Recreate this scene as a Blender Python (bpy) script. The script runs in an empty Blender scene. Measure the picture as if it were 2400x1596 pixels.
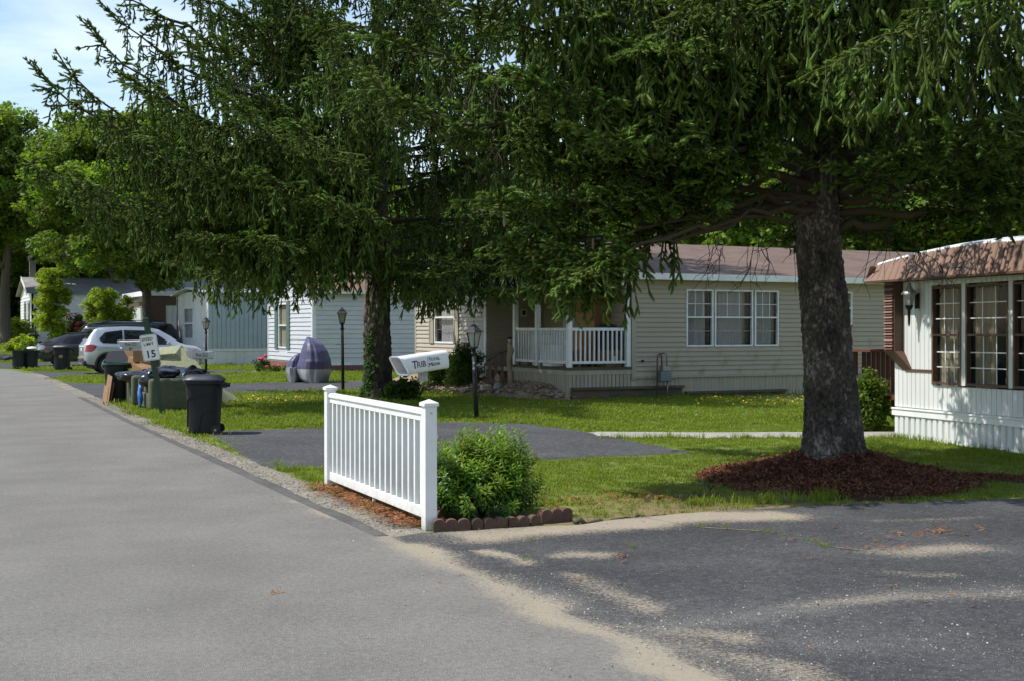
import bpy, math, random
import numpy as np
from mathutils import Vector, Matrix, noise as MN
R_ = math.radians; PI = math.pi
rnd = random.Random(7)
sc = bpy.context.scene; COL = sc.collection

# ------------------------------------------------------------ camera, sky, sun, exposure
# world axes: +Y runs along the road away from the camera, +X towards the homes, z=0 is the ground
TH, FPX, EYE = R_(25.8), 2900.0, 1.6
PIT = math.atan(28/FPX)
cam = bpy.data.cameras.new('camera'); cam.lens = FPX/2400*36; cam.sensor_width = 36
cam.clip_start = .05; cam.clip_end = 3000
camo = bpy.data.objects.new('camera', cam); COL.objects.link(camo)
camo.location = (0, 0, EYE); camo.rotation_euler = (PI/2-PIT, 0, -TH)
sc.camera = camo
SUN_A, SUN_E = R_(20), R_(57)        # shadows fall towards +X, a little towards -Y
SD = Vector((math.cos(SUN_E)*math.cos(SUN_A), -math.cos(SUN_E)*math.sin(SUN_A), -math.sin(SUN_E)))
sl = bpy.data.lights.new('sun', 'SUN'); sl.energy = 4.7; sl.angle = R_(.53); sl.color = (1, .955, .88)
so = bpy.data.objects.new('sun', sl); COL.objects.link(so); so.rotation_euler = SD.to_track_quat('-Z', 'Y').to_euler()
w = bpy.data.worlds.new('World'); sc.world = w; w.use_nodes = True
nt = w.node_tree; nt.nodes.clear()
def N(nt, t, **k):
    n = nt.nodes.new(t)
    for a, b in k.items():
        if a == 'i':
            for q, v in b.items(): n.inputs[q].default_value = v
        else: setattr(n, a, b)
    return n
sky = N(nt, 'ShaderNodeTexSky', sky_type='NISHITA', sun_disc=False, sun_elevation=SUN_E, sun_rotation=math.atan2(-math.cos(SUN_A), math.sin(SUN_A)), air_density=1.25, dust_density=.1, ozone_density=2.2)
tc = N(nt, 'ShaderNodeTexCoord'); mp = N(nt, 'ShaderNodeMapping', i={'Scale': (1.0, 1.6, 5.5), 'Rotation': (.12, .25, .5)})
nz = N(nt, 'ShaderNodeTexNoise', i={'Scale': 2.1, 'Detail': 7, 'Roughness': .58, 'Distortion': .5})
cr = N(nt, 'ShaderNodeValToRGB'); cr.color_ramp.elements[0].position = .42; cr.color_ramp.elements[1].position = .78
mx = N(nt, 'ShaderNodeMix', data_type='RGBA'); mx.inputs[7].default_value = (8.6, 9.0, 9.6, 1)
ml = N(nt, 'ShaderNodeMath', operation='MULTIPLY'); ml.inputs[1].default_value = .6
bg = N(nt, 'ShaderNodeBackground', i={'Strength': .135}); ow = N(nt, 'ShaderNodeOutputWorld')
L = nt.links.new
L(tc.outputs['Generated'], mp.inputs['Vector']); L(mp.outputs[0], nz.inputs['Vector']); L(nz.outputs['Fac'], cr.inputs['Fac'])
L(cr.outputs['Color'], ml.inputs[0]); L(ml.outputs[0], mx.inputs['Factor']); L(sky.outputs[0], mx.inputs[6]); L(mx.outputs[2], bg.inputs['Color']); L(bg.outputs[0], ow.inputs[0])
vs = sc.view_settings; vs.view_transform = 'Standard'; vs.look = 'None'; vs.gamma = 1; vs.use_curve_mapping = False; vs.exposure = .3
sc.cycles.max_bounces = 6; sc.cycles.diffuse_bounces = 3; sc.cycles.glossy_bounces = 3; sc.cycles.transparent_max_bounces = 12; sc.cycles.transmission_bounces = 4

# ------------------------------------------------------------ helpers
FW = Vector((math.sin(TH), math.cos(TH), 0)); RT = Vector((math.cos(TH), -math.sin(TH), 0)); ZV = Vector((0, 0, 1))
def ray(px, py):                     # direction in which the photograph shows a point
    u, v = (px-1200)/FPX, (798-py)/FPX
    return (FW*math.cos(PIT)-ZV*math.sin(PIT)) + RT*u + (FW*math.sin(PIT)+ZV*math.cos(PIT))*v
def at(px, py, z=0.0):               # where that direction meets the level z
    d = ray(px, py); t = (z-EYE)/d.z
    return Vector((0, 0, EYE))+d*t
def atd(px, py, dep):                # the same at a known distance
    return Vector((0, 0, EYE))+ray(px, py)*dep
def cdir(phi, el=0):                 # phi 0 = right of the view, 90 = away, 180 = left, 270 = to the camera
    a = R_(phi); e = R_(el)
    return (RT*math.cos(a)+FW*math.sin(a))*math.cos(e)+ZV*math.sin(e)

OFF = {}
def woff(o):
    v = Vector((0, 0, 0))
    while o: v = v+o.location; o = o.parent
    return v
def tag(o, label=None, cat=None, group=None, kind=None):
    if label: o['label'] = label
    if cat: o['category'] = cat
    if group: o['group'] = group
    if kind: o['kind'] = kind
    return o
def thing(name, loc, label, cat, group=None):
    o = bpy.data.objects.new(name, None); COL.objects.link(o); o.location = loc; o.empty_display_size = .1
    return tag(o, label, cat, group)
def link(name, me, parent=None, loc=(0, 0, 0), rot=None, m=None, s=None):
    o = bpy.data.objects.new(name, me); COL.objects.link(o)
    if parent: o.parent = parent
    o.location = loc
    if rot is not None: o.rotation_euler = rot
    if s is not None: o.scale = s
    if m and not me.materials: me.materials.append(m)
    return o
def kids(o): return [c for c in bpy.data.objects if c.parent == o]
def copy_tree(o, parent=None):
    c = o.copy(); COL.objects.link(c); c.parent = parent
    for ch in kids(o): copy_tree(ch, c)
    return c
class Fr:                            # a wall's own frame: u along it, n out of it, z up
    def __init__(s, P, U, Nn): s.P, s.U, s.N = Vector(P), Vector(U), Vector(Nn)
    def __call__(s, u, n, z): return s.P+s.U*u+s.N*n+ZV*z
class MB:
    def __init__(s): s.v = []; s.f = []; s.sm = []
    def add(s, vs, fs, smooth=False):
        o = len(s.v); s.v += [tuple(v) for v in vs]
        s.f += [tuple(i+o for i in f) for f in fs]; s.sm += [smooth]*len(fs); return s
    BF = [(0, 3, 2, 1), (4, 5, 6, 7), (0, 1, 5, 4), (1, 2, 6, 5), (2, 3, 7, 6), (3, 0, 4, 7)]
    def hexa(s, p): return s.add(p, MB.BF)
    def box(s, x0, y0, z0, x1, y1, z1):
        return s.hexa([(x0, y0, z0), (x1, y0, z0), (x1, y1, z0), (x0, y1, z0), (x0, y0, z1), (x1, y0, z1), (x1, y1, z1), (x0, y1, z1)])
    def fbox(s, fr, u0, u1, n0, n1, z0, z1):
        return s.hexa([fr(u0, n1, z0), fr(u1, n1, z0), fr(u1, n0, z0), fr(u0, n0, z0), fr(u0, n1, z1), fr(u1, n1, z1), fr(u1, n0, z1), fr(u0, n0, z1)])
    def obox(s, c, sz, M=None):
        a, b, d = sz[0]/2, sz[1]/2, sz[2]/2; M = M or Matrix.Identity(3)
        return s.hexa([Vector(c)+M@Vector(p) for p in [(-a, -b, -d), (a, -b, -d), (a, b, -d), (-a, b, -d), (-a, -b, d), (a, -b, d), (a, b, d), (-a, b, d)]])
    def quad(s, a, b, c, d): return s.add([a, b, c, d], [(0, 1, 2, 3)])
    def tube(s, pts, rad, n=8, cap=True):
        pts = [Vector(p) for p in pts]; m = len(pts)
        if not hasattr(rad, '__len__'): rad = [rad]*m
        vs = []; ref = None
        for i, p in enumerate(pts):
            t = (pts[min(i+1, m-1)]-pts[max(i-1, 0)]).normalized()
            if ref is None: ref = Vector((1, 0, 0)) if abs(t.x) < .9 else Vector((0, 1, 0))
            a = (ref-t*ref.dot(t)).normalized(); b = t.cross(a); ref = a
            for k in range(n):
                q = 2*PI*k/n; vs.append(p+(a*math.cos(q)+b*math.sin(q))*rad[i])
        fs = [(i*n+k, i*n+(k+1) % n, (i+1)*n+(k+1) % n, (i+1)*n+k) for i in range(m-1) for k in range(n)]
        o = len(s.v); s.add(vs, fs, True)
        if cap: s.f += [tuple(o+k for k in range(n))[::-1], tuple(o+(m-1)*n+k for k in range(n))]; s.sm += [False, False]
        return s
    def lathe(s, prof, c, n=20, a0=0, smooth=True, sx=1, sy=1):
        c = Vector(c); vs = [c+Vector((r*math.cos(a0+2*PI*k/n)*sx, r*math.sin(a0+2*PI*k/n)*sy, z)) for r, z in prof for k in range(n)]
        m = len(prof)
        return s.add(vs, [(i*n+k, i*n+(k+1) % n, (i+1)*n+(k+1) % n, (i+1)*n+k) for i in range(m-1) for k in range(n)], smooth)
    def prism(s, poly, z0, z1, f=None):
        n = len(poly); f = f or (lambda x, y, z: Vector((x, y, z)))
        vs = [f(x, y, z0) for x, y in poly]+[f(x, y, z1) for x, y in poly]
        return s.add(vs, [tuple(range(n))[::-1], tuple(range(n, 2*n))]+[(i, (i+1) % n, n+(i+1) % n, n+i) for i in range(n)])
    def grid(s, P, smooth=True, close=False):    # P[i][j] points
        a, b = len(P), len(P[0]); vs = [p for r in P for p in r]
        return s.add(vs, [(i*b+j, i*b+(j+1) % b, (i+1)*b+(j+1) % b, (i+1)*b+j) for i in range(a-1) for j in range(b if close else b-1)], smooth)
    def mesh(s, name, m, off=Vector((0, 0, 0))):
        me = bpy.data.meshes.new(name); me.from_pydata([tuple(Vector(v)-off) for v in s.v], [], s.f)
        me.polygons.foreach_set('use_smooth', s.sm)
        if m: me.materials.append(m)
        return me
    def build(s, name, m, parent=None, bev=0, label=None, kind=None, loc=None):
        off = woff(parent) if parent else Vector(loc or (0, 0, 0))
        o = link(name, s.mesh(name, m, off), parent, loc if (loc and not parent) else (0, 0, 0))
        if bev:
            b = o.modifiers.new('bevel', 'BEVEL'); b.width = bev; b.segments = 2; b.limit_method = 'ANGLE'; b.angle_limit = R_(40)
        return tag(o, label, None, None, kind)
def arr_mesh(name, V, F, m, tone=None, smooth=False):   # numpy arrays of triangles or quads
    me = bpy.data.meshes.new(name); V = np.asarray(V, np.float32); F = np.asarray(F, np.int32)
    me.vertices.add(len(V)); me.vertices.foreach_set('co', V.ravel()); k = F.shape[1]
    me.loops.add(F.size); me.loops.foreach_set('vertex_index', F.ravel())
    me.polygons.add(len(F)); me.polygons.foreach_set('loop_start', np.arange(0, F.size, k, dtype=np.int32))
    me.polygons.foreach_set('use_smooth', np.full(len(F), smooth))
    if tone is not None:
        a = me.attributes.new('tone', 'FLOAT', 'POINT'); a.data.foreach_set('value', np.asarray(tone, np.float32))
    me.materials.append(m); me.update(calc_edges=True); me.validate(); return me
def h2(ix, iy, s):
    n = (ix.astype(np.int64)*374761393+iy.astype(np.int64)*668265263+s*974711) & 0x7fffffff
    n = ((n ^ (n >> 13))*1274126177) & 0x7fffffff
    return ((n ^ (n >> 16)) & 0xffff)/65535.0
def vn(x, y, s=0):                   # smooth value noise 0..1
    x = np.asarray(x, float); y = np.asarray(y, float); ix = np.floor(x); iy = np.floor(y); fx = x-ix; fy = y-iy
    fx = fx*fx*(3-2*fx); fy = fy*fy*(3-2*fy); a = h2(ix, iy, s); b = h2(ix+1, iy, s); c = h2(ix, iy+1, s); d = h2(ix+1, iy+1, s)
    return (a*(1-fx)+b*fx)*(1-fy)+(c*(1-fx)+d*fx)*fy
def fbm(x, y, s=0, o=4): return sum(vn(np.asarray(x)*2**i, np.asarray(y)*2**i, s+i)*.5**i for i in range(o))/(2-2*.5**o)
def sst(a, b, x):
    t = np.clip((x-a)/(b-a), 0, 1); return t*t*(3-2*t)
def inpoly(x, y, poly):
    x = np.asarray(x); y = np.asarray(y); r = np.zeros(x.shape, bool); n = len(poly)
    for i in range(n):
        x0, y0 = poly[i][0], poly[i][1]; x1, y1 = poly[(i+1) % n][0], poly[(i+1) % n][1]
        if y0 == y1: continue
        c = ((y0 > y) != (y1 > y)) & (x < (x1-x0)*(y-y0)/(y1-y0)+x0); r ^= c
    return r

# geometry-node scatter for foliage, grass and gravel (stuff only); the prototypes stay outside the scene
def proto(name, me): return bpy.data.objects.new(name, me)
def scatter(name, pts, rot, scl, protos, parent=None, kind='stuff', idx=None):
    pts = np.asarray(pts, np.float32); n = len(pts); me = bpy.data.meshes.new(name)
    if parent is not None: pts = pts-np.array(woff(parent), np.float32)
    me.vertices.add(n); me.vertices.foreach_set('co', pts.ravel())
    a = me.attributes.new('rot', 'FLOAT_VECTOR', 'POINT'); a.data.foreach_set('vector', np.asarray(rot, np.float32).ravel())
    scl = np.asarray(scl, np.float32)
    if scl.ndim == 1: scl = np.repeat(scl[:, None], 3, 1)
    a = me.attributes.new('scl', 'FLOAT_VECTOR', 'POINT'); a.data.foreach_set('vector', scl.ravel())
    if idx is None: idx = np.random.RandomState(n).randint(0, len(protos), n)
    a = me.attributes.new('idx', 'INT', 'POINT'); a.data.foreach_set('value', np.asarray(idx, np.int32))
    o = link(name, me, parent); o['kind'] = kind
    g = bpy.data.node_groups.new(name, 'GeometryNodeTree'); g.interface.new_socket('Geometry', in_out='INPUT', socket_type='NodeSocketGeometry'); g.interface.new_socket('Geometry', in_out='OUTPUT', socket_type='NodeSocketGeometry')
    gi = g.nodes.new('NodeGroupInput'); go = g.nodes.new('NodeGroupOutput'); ip = g.nodes.new('GeometryNodeInstanceOnPoints'); jn = g.nodes.new('GeometryNodeJoinGeometry')
    for p in protos[::-1]:
        oi = g.nodes.new('GeometryNodeObjectInfo'); oi.inputs['Object'].default_value = p; oi.inputs['As Instance'].default_value = True
        g.links.new(oi.outputs['Geometry'], jn.inputs[0])
    def na(nm, dt):
        q = g.nodes.new('GeometryNodeInputNamedAttribute'); q.data_type = dt; q.inputs['Name'].default_value = nm; return q.outputs['Attribute']
    g.links.new(gi.outputs[0], ip.inputs['Points']); g.links.new(jn.outputs[0], ip.inputs['Instance']); ip.inputs['Pick Instance'].default_value = True
    g.links.new(na('idx', 'INT'), ip.inputs['Instance Index']); g.links.new(na('rot', 'FLOAT_VECTOR'), ip.inputs['Rotation']); g.links.new(na('scl', 'FLOAT_VECTOR'), ip.inputs['Scale'])
    g.links.new(ip.outputs[0], go.inputs[0]); md = o.modifiers.new('scatter', 'NODES'); md.node_group = g
    return o

# ------------------------------------------------------------ materials
def base(name):
    m = bpy.data.materials.new(name); m.use_nodes = True; t = m.node_tree; return m, t, t.nodes['Principled BSDF'], t.nodes['Material Output']
def pm(name, c, c2=None, sc_=6, rough=.6, bump=0, bsc=40, metal=0, spec=.5, det=4, lo=.35, hi=.65, stretch=None, coat=0, tr=0):
    m, t, p, o = base(name); l = t.links.new
    p.inputs['Roughness'].default_value = rough; p.inputs['Metallic'].default_value = metal; p.inputs['Specular IOR Level'].default_value = spec
    p.inputs['Coat Weight'].default_value = coat; p.inputs['Coat Roughness'].default_value = .05
    if c2 is None: c2 = tuple(x*.86 for x in c)
    tcn = N(t, 'ShaderNodeTexCoord'); v = tcn.outputs['Object']
    if stretch:
        mpn = N(t, 'ShaderNodeMapping', i={'Scale': stretch}); l(v, mpn.inputs[0]); v = mpn.outputs[0]
    n1 = N(t, 'ShaderNodeTexNoise', i={'Scale': sc_, 'Detail': det, 'Roughness': .6}); l(v, n1.inputs['Vector'])
    r = N(t, 'ShaderNodeValToRGB'); e = r.color_ramp.elements; e[0].position = lo; e[1].position = hi; e[0].color = (*c, 1); e[1].color = (*c2, 1)
    l(n1.outputs['Fac'], r.inputs[0]); l(r.outputs[0], p.inputs['Base Color'])
    if bump:
        n2 = N(t, 'ShaderNodeTexNoise', i={'Scale': bsc, 'Detail': 3}); l(v, n2.inputs['Vector'])
        b = N(t, 'ShaderNodeBump', i={'Strength': bump, 'Distance': .01}); l(n2.outputs['Fac'], b.inputs['Height']); l(b.outputs[0], p.inputs['Normal'])
    if tr: p.inputs['Transmission Weight'].default_value = tr
    return m
def leafm(name, dark, light, trans=.35, rough=.5, var=.5, yellow=None, wsc=.6):
    m, t, p, o = base(name); l = t.links.new
    at_ = N(t, 'ShaderNodeAttribute', attribute_name='tone'); oi = N(t, 'ShaderNodeObjectInfo'); ge = N(t, 'ShaderNodeNewGeometry')
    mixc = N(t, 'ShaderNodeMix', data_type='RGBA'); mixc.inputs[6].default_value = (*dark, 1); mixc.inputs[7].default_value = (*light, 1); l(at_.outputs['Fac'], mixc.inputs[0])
    nz_ = N(t, 'ShaderNodeTexNoise', i={'Scale': wsc, 'Detail': 3}); l(ge.outputs['Position'], nz_.inputs['Vector'])
    ad = N(t, 'ShaderNodeMath', operation='ADD'); l(oi.outputs['Random'], ad.inputs[0]); l(nz_.outputs['Fac'], ad.inputs[1])
    mr = N(t, 'ShaderNodeMapRange', i={'From Min': .2, 'From Max': 1.5, 'To Min': 1-var, 'To Max': 1+var}); l(ad.outputs[0], mr.inputs[0])
    hs = N(t, 'ShaderNodeHueSaturation'); l(mixc.outputs[2], hs.inputs['Color']); l(mr.outputs[0], hs.inputs['Value'])
    mh = N(t, 'ShaderNodeMapRange', i={'From Min': 0, 'From Max': 1, 'To Min': .485, 'To Max': .515}); l(oi.outputs['Random'], mh.inputs[0]); l(mh.outputs[0], hs.inputs['Hue'])
    l(hs.outputs[0], p.inputs['Base Color']); p.inputs['Roughness'].default_value = rough; p.inputs['Specular IOR Level'].default_value = .2
    tr = N(t, 'ShaderNodeBsdfTranslucent'); h3 = N(t, 'ShaderNodeMix', data_type='RGBA', blend_type='MULTIPLY'); h3.inputs[0].default_value = 1; h3.inputs[7].default_value = (1.5, 1.7, .5, 1)
    l(hs.outputs[0], h3.inputs[6]); l(h3.outputs[2], tr.inputs['Color'])
    ms = N(t, 'ShaderNodeMixShader', i={0: trans}); l(p.outputs[0], ms.inputs[1]); l(tr.outputs[0], ms.inputs[2]); l(ms.outputs[0], o.inputs[0])
    return m
def glassm(name, tint=(.02, .025, .03), op=.35, rough=.03):
    m, t, p, o = base(name); l = t.links.new
    p.inputs['Base Color'].default_value = (*tint, 1); p.inputs['Roughness'].default_value = rough
    ts = N(t, 'ShaderNodeBsdfTransparent'); ms = N(t, 'ShaderNodeMixShader', i={0: op}); l(ts.outputs[0], ms.inputs[1]); l(p.outputs[0], ms.inputs[2]); l(ms.outputs[0], o.inputs[0])
    n2 = N(t, 'ShaderNodeTexNoise', i={'Scale': 3}); b = N(t, 'ShaderNodeBump', i={'Strength': .15, 'Distance': .02}); l(n2.outputs['Fac'], b.inputs['Height']); l(b.outputs[0], p.inputs['Normal'])
    return m
def groundm(name, stops, s1, s2, attr=None, acol=None, speck=None, bump=.5, bs=180, rough=.9, attr2=None, acol2=None):
    # stops: dark, light colours mixed by big + fine noise; speck=(colour, scale, threshold)
    m, t, p, o = base(name); l = t.links.new; ge = N(t, 'ShaderNodeNewGeometry'); P = ge.outputs['Position']
    a = N(t, 'ShaderNodeTexNoise', i={'Scale': s1, 'Detail': 6, 'Roughness': .6}); l(P, a.inputs['Vector'])
    b = N(t, 'ShaderNodeTexNoise', i={'Scale': s2/2.5, 'Detail': 7, 'Roughness': .82}); l(P, b.inputs['Vector'])
    ad = N(t, 'ShaderNodeMath', operation='MULTIPLY_ADD'); ad.inputs[1].default_value = .6; l(a.outputs['Fac'], ad.inputs[0]); b14 = N(t, 'ShaderNodeMath', operation='MULTIPLY'); b14.inputs[1].default_value = 1.4; l(b.outputs['Fac'], b14.inputs[0]); l(b14.outputs[0], ad.inputs[2])
    r = N(t, 'ShaderNodeValToRGB'); e = r.color_ramp.elements; e[0].position = .42; e[1].position = .60; e[0].color = (*stops[0], 1); e[1].color = (*stops[-1], 1)
    for k, cc in enumerate(stops[1:-1]):
        q = e.new(.42+.18*(k+1)/(len(stops)-1)); q.color = (*cc, 1)
    hf = N(t, 'ShaderNodeMath', operation='MULTIPLY'); hf.inputs[1].default_value = .5; l(ad.outputs[0], hf.inputs[0]); l(hf.outputs[0], r.inputs[0]); c = r.outputs[0]
    if speck:
        v = N(t, 'ShaderNodeTexVoronoi', i={'Scale': speck[1]}); l(P, v.inputs['Vector'])
        cr_ = N(t, 'ShaderNodeSeparateColor'); l(v.outputs['Color'], cr_.inputs[0])
        gt = N(t, 'ShaderNodeMath', operation='GREATER_THAN'); gt.inputs[1].default_value = speck[2]; l(cr_.outputs[0], gt.inputs[0])
        lt = N(t, 'ShaderNodeMath', operation='LESS_THAN'); lt.inputs[1].default_value = .38; l(v.outputs['Distance'], lt.inputs[0])
        mu = N(t, 'ShaderNodeMath', operation='MULTIPLY'); l(gt.outputs[0], mu.inputs[0]); l(lt.outputs[0], mu.inputs[1])
        mm = N(t, 'ShaderNodeMix', data_type='RGBA'); mm.inputs[7].default_value = (*speck[0], 1); l(mu.outputs[0], mm.inputs[0]); l(c, mm.inputs[6]); c = mm.outputs[2]
    for (an, ac, sq) in ((attr, acol, 42), (attr2, acol2, 95)):
        if not an: continue
        at_ = N(t, 'ShaderNodeAttribute', attribute_name=an); fn = N(t, 'ShaderNodeTexNoise', i={'Scale': sq, 'Detail': 4, 'Roughness': .75}); l(P, fn.inputs['Vector'])
        # mask = smooth(attr*1.6 + noise - 1)
        f2 = N(t, 'ShaderNodeMath', operation='MULTIPLY_ADD'); f2.inputs[1].default_value = 3.0; f2.inputs[2].default_value = -1.0; l(fn.outputs['Fac'], f2.inputs[0]); s = N(t, 'ShaderNodeMath', operation='MULTIPLY_ADD'); s.inputs[1].default_value = 1.3; l(at_.outputs['Fac'], s.inputs[0]); l(f2.outputs[0], s.inputs[2])
        mr = N(t, 'ShaderNodeMapRange', i={'From Min': .85, 'From Max': 1.7}); l(s.outputs[0], mr.inputs[0])
        vr = N(t, 'ShaderNodeMix', data_type='RGBA'); vr.inputs[6].default_value = (*[x*.6 for x in ac], 1); vr.inputs[7].default_value = (*[x*1.15 for x in ac], 1); l(b.outputs['Fac'], vr.inputs[0])
        mm = N(t, 'ShaderNodeMix', data_type='RGBA'); l(mr.outputs[0], mm.inputs[0]); l(c, mm.inputs[6]); l(vr.outputs[2], mm.inputs[7]); c = mm.outputs[2]
    l(c, p.inputs['Base Color']); p.inputs['Roughness'].default_value = rough; p.inputs['Specular IOR Level'].default_value = .25
    v2 = N(t, 'ShaderNodeTexVoronoi', i={'Scale': bs}); l(P, v2.inputs['Vector'])
    bp = N(t, 'ShaderNodeBump', i={'Strength': bump, 'Distance': .006}); l(v2.outputs['Distance'], bp.inputs['Height']); l(bp.outputs[0], p.inputs['Normal'])
    return m
M = {}
M['white'] = pm('white_vinyl', (.78, .78, .77), (.72, .72, .71), 3, .35, .03, 20)
M['trimw'] = pm('painted_white_trim', (.72, .73, .74), (.6, .61, .6), 4, .5)
M['beige'] = pm('beige_vinyl_siding', (.43, .37, .29), (.38, .325, .255), 2.2, .5, .05, 30, stretch=(1, 1, 4))
M['algae'] = None
M['grey'] = pm('grey_vinyl_siding', (.54, .55, .58), (.48, .49, .52), 2, .5, .05, 30, stretch=(1, 1, 4))
M['bluegrey'] = pm('blue_grey_metal_siding', (.36, .42, .46), (.31, .37, .41), 1.5, .45, .04, 10)
M['offwhite'] = pm('off_white_metal_siding', (.70, .71, .70), (.6, .61, .59), 1.2, .45, .05, 8, stretch=(1, 1, .25))
M['brownroof'] = None
M['brownp'] = pm('brown_metal_panel', (.27, .165, .12), (.23, .14, .10), 1.5, .5, .05, 10)
M['dbrown'] = pm('dark_brown_trim', (.115, .06, .04), (.085, .045, .03), 5, .55, .1, 30)
M['redwood'] = pm('red_brown_stained_wood', (.13, .045, .025), (.08, .03, .018), 8, .7, .2, 40, stretch=(1, 1, .2))
M['oldwood'] = pm('weathered_wood', (.10, .085, .05), (.055, .05, .035), 9, .9, .4, 40, stretch=(.2, 1, 1))
M['dark'] = pm('dark_interior', (.012, .012, .013), (.02, .019, .018), 3, .9)
M['black'] = pm('black_painted_metal', (.012, .013, .017), (.02, .02, .024), 12, .6, .05, 60, spec=.3)
M['glass'] = glassm('window_glass', op=.22)
M['frost'] = pm('frosted_lamp_glass', (.42, .42, .38), (.3, .3, .27), 6, .25)
M['curtain'] = pm('curtain_cloth', (.66, .66, .64), (.5, .51, .51), 9, .9, .3, 14, stretch=(3, 3, .12))
M['tancloth'] = pm('tan_curtain', (.74, .65, .47), (.5, .43, .3), 8, .9, .3, 14, stretch=(3, 3, .12))
M['green'] = pm('dark_green_paint', (.010, .05, .03), (.008, .038, .022), 6, .4, .05, 40)
M['bin'] = pm('black_bin_plastic', (.008, .0085, .010), (.013, .0135, .015), 18, .55, .15, 120, spec=.3)
M['binlid'] = pm('grey_bin_lid_plastic', (.024, .028, .034), (.034, .038, .044), 14, .38, .1, 100)
M['greylid'] = pm('teal_bin_rim', (.02, .14, .11), (.015, .1, .08), 10, .45)
M['card'] = pm('cardboard', (.29, .175, .09), (.24, .14, .07), 5, .85, .1, 30)
M['bag'] = pm('black_bag_plastic', (.01, .01, .012), (.016, .016, .018), 8, .2, .9, 9)
M['blue'] = pm('blue_plastic', (.03, .16, .5), (.02, .1, .36), 12, .3, .6, 20)
M['sofa'] = pm('olive_velour', (.085, .095, .055), (.06, .068, .04), 14, .95, .3, 70)
M['mattress'] = pm('pale_green_ticking', (.25, .26, .17), (.19, .20, .125), 9, .9, .4, 16)
M['tyre'] = pm('tyre_rubber', (.012, .012, .012), (.02, .02, .02), 20, .8, .2, 60)
M['rim'] = pm('alloy_wheel', (.45, .45, .46), (.35, .35, .36), 9, .3, metal=.8)
M['red'] = pm('red_lamp_plastic', (.5, .015, .01), (.35, .01, .008), 20, .15, coat=.6)
M['amber'] = pm('amber_lamp_plastic', (.8, .3, .02), (.6, .2, .02), 20, .15, coat=.6)
M['clear'] = pm('clear_lamp_plastic', (.6, .62, .64), (.4, .42, .44), 25, .1, coat=.6)
M['silver'] = pm('silver_car_paint', (.50, .52, .54), (.47, .49, .51), 2, .32, metal=.55, coat=.8)
M['blackcar'] = pm('black_car_paint', (.012, .012, .014), (.015, .015, .018), 2, .25, coat=1)
M['bluecar'] = pm('dark_blue_car_paint', (.015, .02, .03), (.02, .025, .035), 2, .25, coat=1)
M['cglass'] = pm('tinted_car_glass', (.006, .007, .008), (.01, .011, .012), 2, .04)
M['ink'] = pm('black_print', (.02, .02, .025), (.025, .025, .03), 30, .5)
M['tubew'] = pm('newspaper_tube_plastic', (.74, .74, .76), (.64, .64, .66), 5, .35, .05, 20)
M['tubein'] = pm('dusty_tube_lid', (.58, .47, .42), (.66, .57, .53), 7, .6)
M['gal'] = pm('galvanised_steel', (.3, .31, .32), (.2, .21, .22), 14, .4, metal=.7)
M['brick'] = pm('brown_concrete_edging', (.115, .062, .045), (.075, .042, .032), 16, .9, .5, 90)
M['redskirt'] = pm('brick_red_skirting', (.22, .10, .075), (.16, .075, .055), 3, .8, .2, 40)
M['purple'] = pm('violet_cover_cloth', (.085, .076, .15), (.052, .048, .1), 5, .5, .9, 9, stretch=(1, 1, .4))
M['foil'] = pm('silver_cover_cloth', (.38, .39, .41), (.26, .27, .29), 6, .38, .8, 14, metal=.35, stretch=(1, 1, .5))
M['oak'] = pm('orange_oak_wood', (.42, .19, .055), (.33, .14, .04), 6, .5, .1, 30, stretch=(1, 1, .15))
M['cab'] = pm('brown_cabinet_wood', (.20, .075, .03), (.15, .055, .02), 4, .5, .1, 30, stretch=(1, 1, .15))
M['concrete'] = groundm('concrete', [(.26, .25, .22), (.36, .34, .30)], 1.5, 40, bump=.2)
M['stone'] = pm('river_rock', (.34, .26, .18), (.20, .15, .10), 3, .8, .3, 20)
M['greym'] = pm('meter_grey', (.16, .19, .2), (.11, .13, .14), 12, .5, .1, 30)
M['pink'] = pm('red_flower_petals', (.7, .02, .07), (.5, .01, .05), 20, .6)
M['yellowf'] = pm('yellow_petals', (.8, .6, .02), (.7, .5, .01), 20, .6)
M['whitef'] = pm('white_petals', (.7, .7, .62), (.6, .6, .52), 20, .6)
M['redcloth'] = pm('red_cloth', (.42, .012, .02), (.3, .01, .015), 8, .8)
M['dgrey'] = pm('dark_grey_cladding', (.02, .021, .022), (.03, .03, .031), 12, .7, .1, 60)
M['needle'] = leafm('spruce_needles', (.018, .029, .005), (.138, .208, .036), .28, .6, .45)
M['maple'] = leafm('maple_leaves', (.068, .11, .018), (.165, .225, .042), .45, .45, .4)
M['dleaf'] = leafm('dark_leaves', (.035, .07, .010), (.09, .15, .022), .35, .4, .4)
M['yleaf'] = leafm('yellow_green_leaves', (.13, .19, .025), (.34, .36, .05), .45, .45, .35)
M['gloss'] = leafm('glossy_shrub_leaves', (.022, .075, .008), (.20, .30, .03), .3, .32, .25)
M['ivy'] = leafm('ivy_leaves', (.02, .055, .008), (.05, .11, .015), .3, .4, .4)
M['blade'] = leafm('grass_blades', (.105, .142, .016), (.235, .275, .042), .4, .5, .3, wsc=.9)
M['pinkleaf'] = leafm('rose_flowers', (.25, .05, .06), (.5, .08, .12), .3, .5, .4)
M['chip'] = leafm('mulch_chips', (.06, .022, .012), (.215, .085, .043), 0, .9, .4, wsc=6)
M['pebble'] = leafm('pebbles', (.14, .13, .115), (.38, .355, .31), 0, .85, .5, wsc=9)
M['litter'] = leafm('dry_needles', (.15, .055, .022), (.34, .16, .07), 0, .9, .35, wsc=6)
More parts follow.
